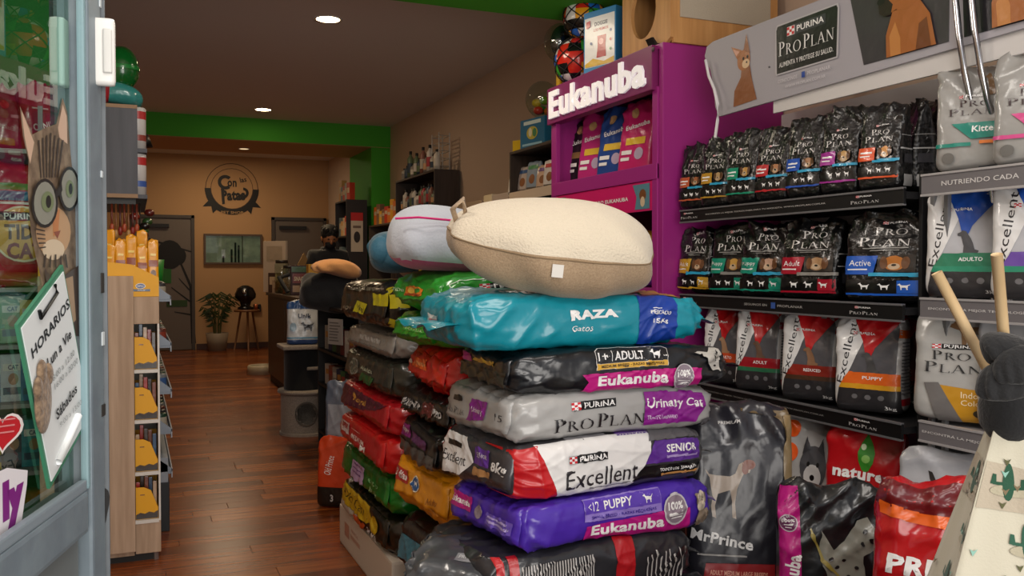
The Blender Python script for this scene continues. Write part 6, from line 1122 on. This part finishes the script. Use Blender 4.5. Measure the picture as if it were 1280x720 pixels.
rkbag(16, 1.82, .10, .15, '8A1820', 'food_bag', 'dull red film bag on the top of the rack, at the left edge', [('E', -.4, .4, .2, None, 'C02028'), ('R', -.2, .0, .2, .1, 'C88088')], 902, wr=2.)
# (the tidy litter bag)
rkbag(20, 1.19, .16, .29, 'B02428', 'litter_bag', 'red cat litter bag with a yellow round badge on the rack behind the glass', [('R', -.95, .55, .95, .66, '4A8A30'), ('R', -.95, .38, .95, .53, '1A6A90'), ('R', -.95, .32, .95, .36, 'E8E4E0'), ('E', .1, -.15, .82, None, 'E8E0C0'), ('E', .1, -.15, .76, None, 'D8A83C'), ('R', -.7, .06, .95, .2, '14141A'), ('T', 'PURINA', .1, .13, 1.0, .10, W, {'b': .02}), ('T', 'TIDY', .15, -.12, 1.1, .24, '3A2A14', {'b': .04}), ('T', 'CAT', .15, -.42, 1.0, .26, '7A1420', {'b': .04})], 903, rz=18, top=.4)
for r_, (z, cols, nm_, h_) in enumerate(((.93, ('C8B020', '5A8A40', 'D8C030', '7AA8A0'), 'yellow-green treat pack', .20), (.66, ('1C7AB0', 'C8CCD0', '2A6A98', 'B8B8BC'), 'blue and white treat pack', .20), (.35, ('C8A818', '1A1A1C', '2A8A90', 'A8A8A0'), 'litter pack', .22))):
    for k in range(4):
        px = -12 + k * 25; t = card('treat_pack', ('first', 'second', 'third', 'fourth')[k] + ' ' + nm_ + ' from the left on the ' + ('upper', 'middle', 'bottom')[r_] + ' rack shelf', 'packet', (at(px, 300, Y=ry + .1).x, ry + .12 + .01 * k, z + .001), (.105, .07, h_ + .02 * (k % 2)), film(cols[k], .3), .15, 'packets on the rack behind the glass', arts={'front': [('R', -.8, .3, .8, .6, 'E8E4D8'), ('R', -.8, -.7, .8, -.4, '2A4A5A'), ('E', 0, -.05, .4, .25, 'A87848'), ('T', 'CAT', 0, .45, .8, .2, '2A3A6A', {'b': .03})]})

# ---- entrance door leaf, opened inward, with glass, stickers and a hanging hours board
th_ = math.radians(15.05); d1_ = Vector((math.sin(th_), math.cos(th_), 0)); n1_ = Vector((-math.cos(th_), math.sin(th_), 0))   # n1_: away from the aisle
E0 = at(111, 598, D=1.25); E0.z = 0       # free edge, bottom
door = thing('door_3', None, None, (E0.x, E0.y, 0), rot=(0, 0, -th_)); door['kind'] = 'structure'; door['label'] = 'grey painted glazed entrance door standing open at the left'
zr = at(111, 598, D=1.25).z                # top of the lower rail
DP = mat('6C7880', .4, 'mottle', 22., .25, h2='76838A'); DPD = mat('4E565C', .5); DPJ = mat('565C60', .5, 'mottle', 22., .25, h2='60666A')  # jamb paint made darker than the leaf's to carry its shade
# door-local: +y toward the free edge, origin at the free edge; -x on the far side
def db(name, x0, x1, y0, y1, z0, z1, m, bev=.004, label=None): return MB().box(x0, x1, y0, y1, z0, z1, bev).build(name, m, door, label=label)
db('free_stile', -.022, .022, -.055, 0, .0, 2.28, DP, .005); db('hinge_stile', -.022, .022, -.95, -.88, 0, 2.28, DP); db('top_rail', -.022, .022, -.88, -.07, 2.2, 2.28, DP)
db('lower_rail', -.022, .022, -.88, -.07, zr - .055, zr, DP, .006); db('bottom_rail', -.022, .022, -.88, -.07, .0, .12, DP, .006)
db('kick_panel', -.008, .008, -.88, -.07, .12, zr - .055, mat('6A7070', .5), .001); db('mid_rail', -.02, .022, -.88, -.07, zr - .16, zr - .14, DP, .004)
for k in range(2): db('glazing_bead', .010 - .0, .020, -.88, -.07, zr + (0 if k == 0 else 1.42), zr + (.014 if k == 0 else 1.434), mat('7E8A92', .45), .003)
db('glazing_bead', .010, .020, -.064, -.055, zr, 2.2, mat('7E9AA0', .45), .003)
db('glass_pane', -.003, .003, -.88, -.07, zr, 2.2, GLASS, 0, 'clear glass pane')
jb = thing('door_4', None, None, (E0.x, E0.y, 0)); jb['kind'] = 'structure'; jb['label'] = 'fixed grey door jamb post beside the open glazed door'
jx0, jx1 = at(110, 300, D=1.25).x, at(134, 300, D=1.25).x; q3 = at(122, 300, D=1.25)
MB().box(jx0 - q3.x - .004, jx1 - q3.x, 0, .05, 0, 2.45, .004).build('jamb_post', DPJ, jb); jb.location = (q3.x, q3.y, 0); jb.rotation_euler = (0, 0, .05)
MB().box(jx0 - q3.x + .004, jx0 - q3.x + .010, -.003, .0, 0, 2.45, .001).build('weather_strip', DPD, jb)
db('edge_strip', -.030, -.022, -.045, -.002, 0, 2.28, DPD, .002)
rp = random.Random(8); gp = []
gp = [(.0225, -.052 + .004 * math.sin(k * 1.3) * 1., 0) for k in range(3)]
pts = [(-.004 + .009 * math.cos(a) * (1 + .25 * math.sin(3 * a)), zr - .04 + .03 * math.sin(a) * (1 + .15 * math.cos(2 * a))) for a in [2 * PI * k / 18 for k in range(18)]]

V = [(.0222, -.012 + q[0] * .9 - .004, q[1] + .01) for q in pts]; MB().prism([(q[0] + .006, q[1]) for q in pts], .003, Matrix.Translation((0, -.0035, 0))).build('lock_hole', mat('0E0C0A', .7), jb)
for k in range(16):
    z_ = rp.uniform(.3, 2.2); y_ = -.0 - .004; MB().box(.018, .0232, -.006 - rp.random() * .01, .0006, z_, z_ + rp.uniform(.008, .03), .001).build('paint_chip', mat('C8D0D2', .5) if k % 2 else mat('2A2622', .7), door)
asn = thing('alarm_sensor', 'white plastic alarm sensor fixed to the edge of the open glazed door', 'sensor', (0, 0, 0)); q = at(128, 64, D=1.22)
asn.location = (q.x, q.y, q.z); asn.rotation_euler = (0, 0, -.1)
MB().box(-.0155, .0155, -.002, .016, -.046, .046, .007).build('sensor_case', mat('E0DED8', .35), asn, True); MB().box(.001, .0125, -.006, .0, -.030, .030, .0025).build('sensor_lid', mat('D0CEC8', .35), asn, True)
ms = thing('alarm_magnet', 'pale grey alarm magnet block on the glass side of the door stile', 'sensor', (0, 0, 0)); q2 = at(69, 66, D=1.16); ms.location = (q2.x, q2.y, q2.z); ms.rotation_euler = (0, 0, -th_); MB().box(-.004, .014, -.012, .012, -.044, .044, .004).build('magnet_case', mat('BCCCC4', .4), ms, True)
# stickers: local plane x = +.004 (aisle side), u along +y (to the free edge), v up
def dpt(px, py):      # a picture point on the pane -> door-local (y, z)
    r = ray(px, py); o = Vector((0, 0, CAMZ)); nn = Vector((math.cos(th_), -math.sin(th_), 0)); t = (E0 - o).dot(nn) / r.dot(nn); P = o + r * t; d = P - E0; return (d.dot(d1_), P.z)
# dpt y is negative towards the hinge
PSF = flat((.0036, 0, 0), (0, 1, 0), (0, 0, 1))
def poly(pix, col): return ('P', [dpt(*q) for q in pix], col)
def pell(cx, cy, rx_, ry_, col, n=20): return ('P', [dpt(cx + rx_ * math.cos(2 * PI * k / n), cy + ry_ * math.sin(2 * PI * k / n)) for k in range(n)], col)
FU = mat('8A7660', .5, 'mottle', 60., .0, h2='5E4C3C'); FL = 'B89A78'; DK = '3A3028'
cat_its = [poly([(20, 132), (28, 150), (36, 168), (52, 160), (66, 155), (74, 122), (80, 140), (84, 190), (88, 230), (92, 280), (93, 305), (96, 330), (96, 420), (60, 420), (46, 345), (40, 320), (34, 290), (30, 240), (31, 200), (24, 170)], FU),
    poly([(22, 138), (28, 152), (38, 178), (33, 205), (26, 172)], 'C8A890'), poly([(74, 130), (79, 145), (80, 180), (70, 172), (68, 160)], 'C8A890'),
    pell(62, 290, 22, 32, 'B8926C'), pell(62, 312, 14, 13, 'D0BCA0'), poly([(60, 262), (70, 262), (68, 290), (62, 296)], 'B87848'), poly([(62, 290), (71, 288), (67, 298)], '8A4A38')]
for k in range(7): cat_its.append(poly([(42 + k * 5, 166 + abs(k - 3) * 3), (44 + k * 5, 166 + abs(k - 3) * 3), (47 + k * 3.4, 222), (45.5 + k * 3.4, 222)], DK))
for k in range(5): cat_its.append(poly([(50 + k * 6, 318 + (k % 2) * 4), (52 + k * 6, 318), (50 + k * 7, 335), (48 + k * 7, 334)], DK)); cat_its.append(poly([(38 + k * 1, 285 + k * 6), (50, 288 + k * 5), (50, 289.5 + k * 5), (38 + k, 287 + k * 6)], DK))
cat_its += [poly([(48, 335), (60, 350), (72, 345), (94, 330), (96, 420), (60, 420)], '4A3C34'), poly([(70, 350), (84, 345), (88, 400), (78, 410)], 'A08468'), poly([(56, 345), (64, 352), (66, 400), (60, 400)], '2A2420'),
    pell(48, 254, 17, 31, '14100E'), pell(48, 254, 14, 27, '86867A'), pell(79, 236, 13, 28, '14100E'), pell(79, 236, 10.5, 24, '86867A'), poly([(60, 240), (69, 228), (70, 238), (62, 250)], '14100E'),
    pell(51, 252, 8, 13, '6E7A56'), pell(52, 252, 3.4, 8, '0C0C0A'), pell(79, 236, 5, 11, '6E7A56'), pell(80, 236, 2.4, 7, '0C0C0A')]
o = decals('cat_sticker', cat_its, PSF, 1, 1, door, L=.5, eps=.0004, step=.00012, inkf=lambda c: mat(c, .45), label='window sticker of a tabby cat wearing round black glasses')
def heart(cx, cy, s_): return [(cx + s_ * 16 * math.sin(t) ** 3 / 16, cy - s_ * (13 * math.cos(t) - 5 * math.cos(2 * t) - 2 * math.cos(3 * t) - math.cos(4 * t)) / 15) for t in [2 * PI * k / 28 for k in range(28)]]
hits = [('P', [dpt(x_, y_) for x_, y_ in heart(-2, 538, 27)], 'E8E0DC'), ('P', [dpt(x_, y_) for x_, y_ in heart(-2, 538, 23)], 'C01824')] + [poly([(-10, 525 + k * 8), (14 - k, 522 + k * 8), (14 - k, 524 + k * 8), (-10, 527 + k * 8)], 'D88888') for k in range(3)]
decals('heart_sticker', hits, PSF, 1, 1, door, L=.5, eps=.0004, step=.0002, inkf=lambda c: mat(c, .45), label='red heart sticker with a white edge')
a_, b_ = dpt(-14, 640), dpt(24, 610)
lits = [poly([(-30, 600), (4, 585), (30, 588), (29, 606), (22, 655), (12, 672), (-30, 690)], 'E0DCE0')]
def ttx(s_, px, py, w_, h_, col, **o_): 
    c_ = dpt(px, py); l_ = dpt(px - w_ / 2, py); r_ = dpt(px + w_ / 2, py); t_ = dpt(px, py - h_ / 2); b2 = dpt(px, py + h_ / 2); return ('T', s_, c_[0], c_[1], abs(r_[0] - l_[0]), abs(t_[1] - b2[1]), col, o_)
lits += [ttx('ly', 12, 627, 27, 62, '7A1C7A', b=.09), ttx('friend', -28, 640, 34, 50, 'C81C6A', b=.08)]
decals('lettering_sticker', lits, PSF, 1, 1, door, L=.5, eps=.0004, step=.0003, inkf=lambda c: mat(c, .45), label='sticker of thick purple letters on white')
# opening-hours board hung on the pane
cornx = [(12, 408), (68, 335), (102, 520), (52, 607)]; cs = [dpt(*q) for q in cornx]; cc0 = (sum(q[0] for q in cs) / 4, sum(q[1] for q in cs) / 4)
Pw = E0 + d1_ * cc0[0]; hbd = thing('hours_board', 'white opening-hours sheet on a clip board with a green edge hung on the glass door', 'sign', (Pw.x + math.cos(th_) * .006, Pw.y - math.sin(th_) * .006, cc0[1]), -th_)
loc_ = [(q[0] - cc0[0], q[1] - cc0[1]) for q in cs]
def grow(L_, k): return [(q[0] * k, q[1] * k) for q in L_]
def sheet(name, L_, x0, x1, m): 
    n = len(L_); v = [(x1, q[0], q[1]) for q in L_] + [(x0, q[0], q[1]) for q in L_]; f = [tuple(range(n)), tuple(range(2 * n - 1, n - 1, -1))] + [(i, n + i, n + (i + 1) % n, (i + 1) % n) for i in range(n)]; return link(name, mesh(name, v, [tuple(reversed(q)) for q in f]), m, hbd)
sheet('board_edge', grow(loc_, 1.03), 0, .004, mat('3A7A5C', .4)); sheet('paper_sheet', grow(loc_, .965), .004, .0052, mat('D8DCDC', .5))
sfh = flat((.0056, 0, 0), (0, 1, 0), (0, 0, 1))
def htx(s_, px, py, w_, h_, col, rot, b=0.):
    c_ = dpt(px, py); l_ = dpt(px - w_ / 2, py); r_ = dpt(px + w_ / 2, py); t_ = dpt(px, py - h_ / 2); b2 = dpt(px, py + h_ / 2); return ('T', s_, c_[0] - cc0[0], c_[1] - cc0[1], abs(r_[0] - l_[0]), abs(t_[1] - b2[1]), col, {'rot': rot, 'b': b})
up = dpt(30, 440), dpt(74, 375); ang = math.degrees(math.atan2(up[1][1] - up[0][1], up[1][0] - up[0][0]))
wd = lambda a, b: math.hypot(a[0] - b[0], a[1] - b[1])
def ht2(s_, pa, pb, hpx, col, b=0.):
    a, b_ = dpt(*pa), dpt(*pb); w_ = wd(a, b_); mx = ((a[0] + b_[0]) / 2 - cc0[0], (a[1] + b_[1]) / 2 - cc0[1]); h_ = abs(dpt(*pa)[1] - dpt(pa[0], pa[1] + hpx)[1]); an = math.degrees(math.atan2(b_[1] - a[1], b_[0] - a[0])); return ('T', s_, mx[0], mx[1], w_, h_, col, {'rot': an, 'b': b})
hi = [ht2('HORARIOS', (26, 443), (74, 378), 15, '22262A', .02), ht2('Lun a Vie', (46, 455), (76, 416), 14, '22262A', .02), ht2('8:00 a 12:30', (52, 474), (80, 440), 8, '8A9090'), ht2('16:00 a 20:00', (54, 484), (84, 450), 8, '8A9090'), ht2('Sábados', (56, 520), (82, 484), 14, '22262A', .02), ht2('9:00 a 13:00', (60, 532), (88, 502), 7, '9AA0A0')]
decals('printed_hours', hi, sfh, 1, 1, hbd, L=.5, eps=.0004, inkf=lambda c: mat(c, .6))
def hp(px, py): q = dpt(px, py); return (.0075, q[0] - cc0[0], q[1] - cc0[1])
MB().tube([hp(34, 388), hp(36, 398), hp(57, 366), hp(54, 356)], .0022, 6).build('clip', mat('1A1C1E', .3, metal=.7), hbd, True)
MB().tube([hp(58, 578), hp(84, 520)], .005, 8).build('glossy_strip', mat('E8ECEC', .15), hbd, True)
q = dpt(38, 500); Pp = E0 + d1_ * q[0]; paw = thing('paw_sticker', 'furry brown paw cut-out stuck over the edge of the hours board', 'sticker', (Pp.x + math.cos(th_) * .014, Pp.y - math.sin(th_) * .014, q[1]), -th_)
MB().ell((0, 0, 0), (.005, .024, .040), 16, 12).ell((.001, .014, .028), (.005, .010, .014), 10, 8).ell((.001, -.006, .034), (.005, .010, .014), 10, 8).ell((.001, -.018, .016), (.005, .008, .013), 10, 8).build('paw_shape', mat('8A7258', .9, 'cloth', 150., .6, h2='5E4A38'), paw, True)

# ---- middle distance: bags around the cat tree and beside the far pile
top = lc
p = at(383, 430, D=6.75)
stand('food_bag', 'blue and white dog food bag standing on the cat tree top', (lc.x - .03, lc.y - .03, .692), -8, .125, .055, .17, 'C8CCD2', {'front': [('R', -.97, .62, .97, .97, '16407A'), ('R', -.97, -.97, .97, -.78, '16407A'), ('R', -.97, -.72, .97, -.66, '4A90B8'), ('T', 'Unik', .1, .30, .8, .2, '1A2A4A', {'b': .03}), ('S', 'dog', .25, -.18, .42, .22, '1E1A18'), ('E', -.6, -.2, .2, .2, '8AA8C0')]}, 950, top=.5)
def onp(px, X, Y=None): return at(px, 300, X=X)
t = shelfunit('display_table', 'dark display stand crowded with small goods between the cat tree and the far pile', 1.25, 1.85, 5.3, 6.6, 1.01, (.1, .45, .7), mat('14100E', .6))
g_ = 0
for r_, z in enumerate((.102, .452, .702)):
    for k in range(9):
        g_ += 1; card('small_pack', ORD[k] + ' small packet from the near end, on the ' + ('bottom', 'middle', 'upper')[r_] + ' level of the dark display stand', 'packet', (1.31, 5.36 + k * .13, z), (.08, .06, .12 + .05 * ((k * 3 + r_) % 3) / 2), mat(['5A1418', '8A8478', '1C1C20', '7A4030', '2A5A34', 'A89C90', '1E2A4A'][(k * 2 + r_ * 3) % 7], .4), -PI / 2 + .35, 'small packets on the ' + ('bottom', 'middle', 'upper')[r_] + ' level of the dark stand', arts={'front': [('R', -.7, .0, .7, .5, ['B8B0A0', '8A2420', 'A8702C'][k % 3])]})
for k in range(6):
    card('small_pack', 'front-facing packet on the near end of the dark display stand', 'packet', (1.16 + .0 * k, 6.38 - .0 * k, .0), (.01, .01, .01), mat('1C1C20', .4)) if False else None
p = at(398, 360, D=6.3); t = thing('black_backpack', 'black padded pet backpack lying on the dark display stand', 'bag', (1.30, 6.32, 1.013), -.2)
B = Blob(.20, .2, .105, (4, 4, 4), 44, 'cushion', 2.); v, f = B.body((20, 18, 12)); link('padded_body', mesh('padded_body', v, f), mat('0A0A0C', .8, 'cloth', 90., .5), t, True).location = (-.02, 0, .108)
MB().tube([(-.3, -.1, .1), (-.36, -.05, .2), (-.3, .05, .22)], .015, 8).build('strap', mat('121214', .8), t, True)
t = thing('peach_cloth', 'crumpled peach fleece cloth on top of the black backpack', 'cloth', (1.31, 6.12, 1.21), -.1); B = Blob(.165, .13, .055, (3, 3, 2.4), 47, 'cushion', 2.2); v, f = B.body((26, 22, 10)); link('fleece_fold', mesh('fleece_fold', v, f), mat('D89A5E', .9, 'cloth', 90., .6), t, True).location = (-.02, 0, .055)
for (px, py, D_, nm, lb, col, sz, rz_) in ((421, 415, 5.9, 'leaflet', 'off-white printed leaflet hanging at the end of the dark display stand', 'A8A098', (.16, .008, .17), .15),):
    p = at(px, py, D=D_); t = card(nm, lb, 'leaflet', (1.235 if nm == 'leaflet' else p.x, p.y if nm != 'leaflet' else 5.9, p.z - sz[2] / 2), sz, mat(col, .6), -PI / 2 + .4 if nm == 'leaflet' else rz_, arts={'front': lines(-.8, .8, -.8, .8, 7, '6A6460', .4)})
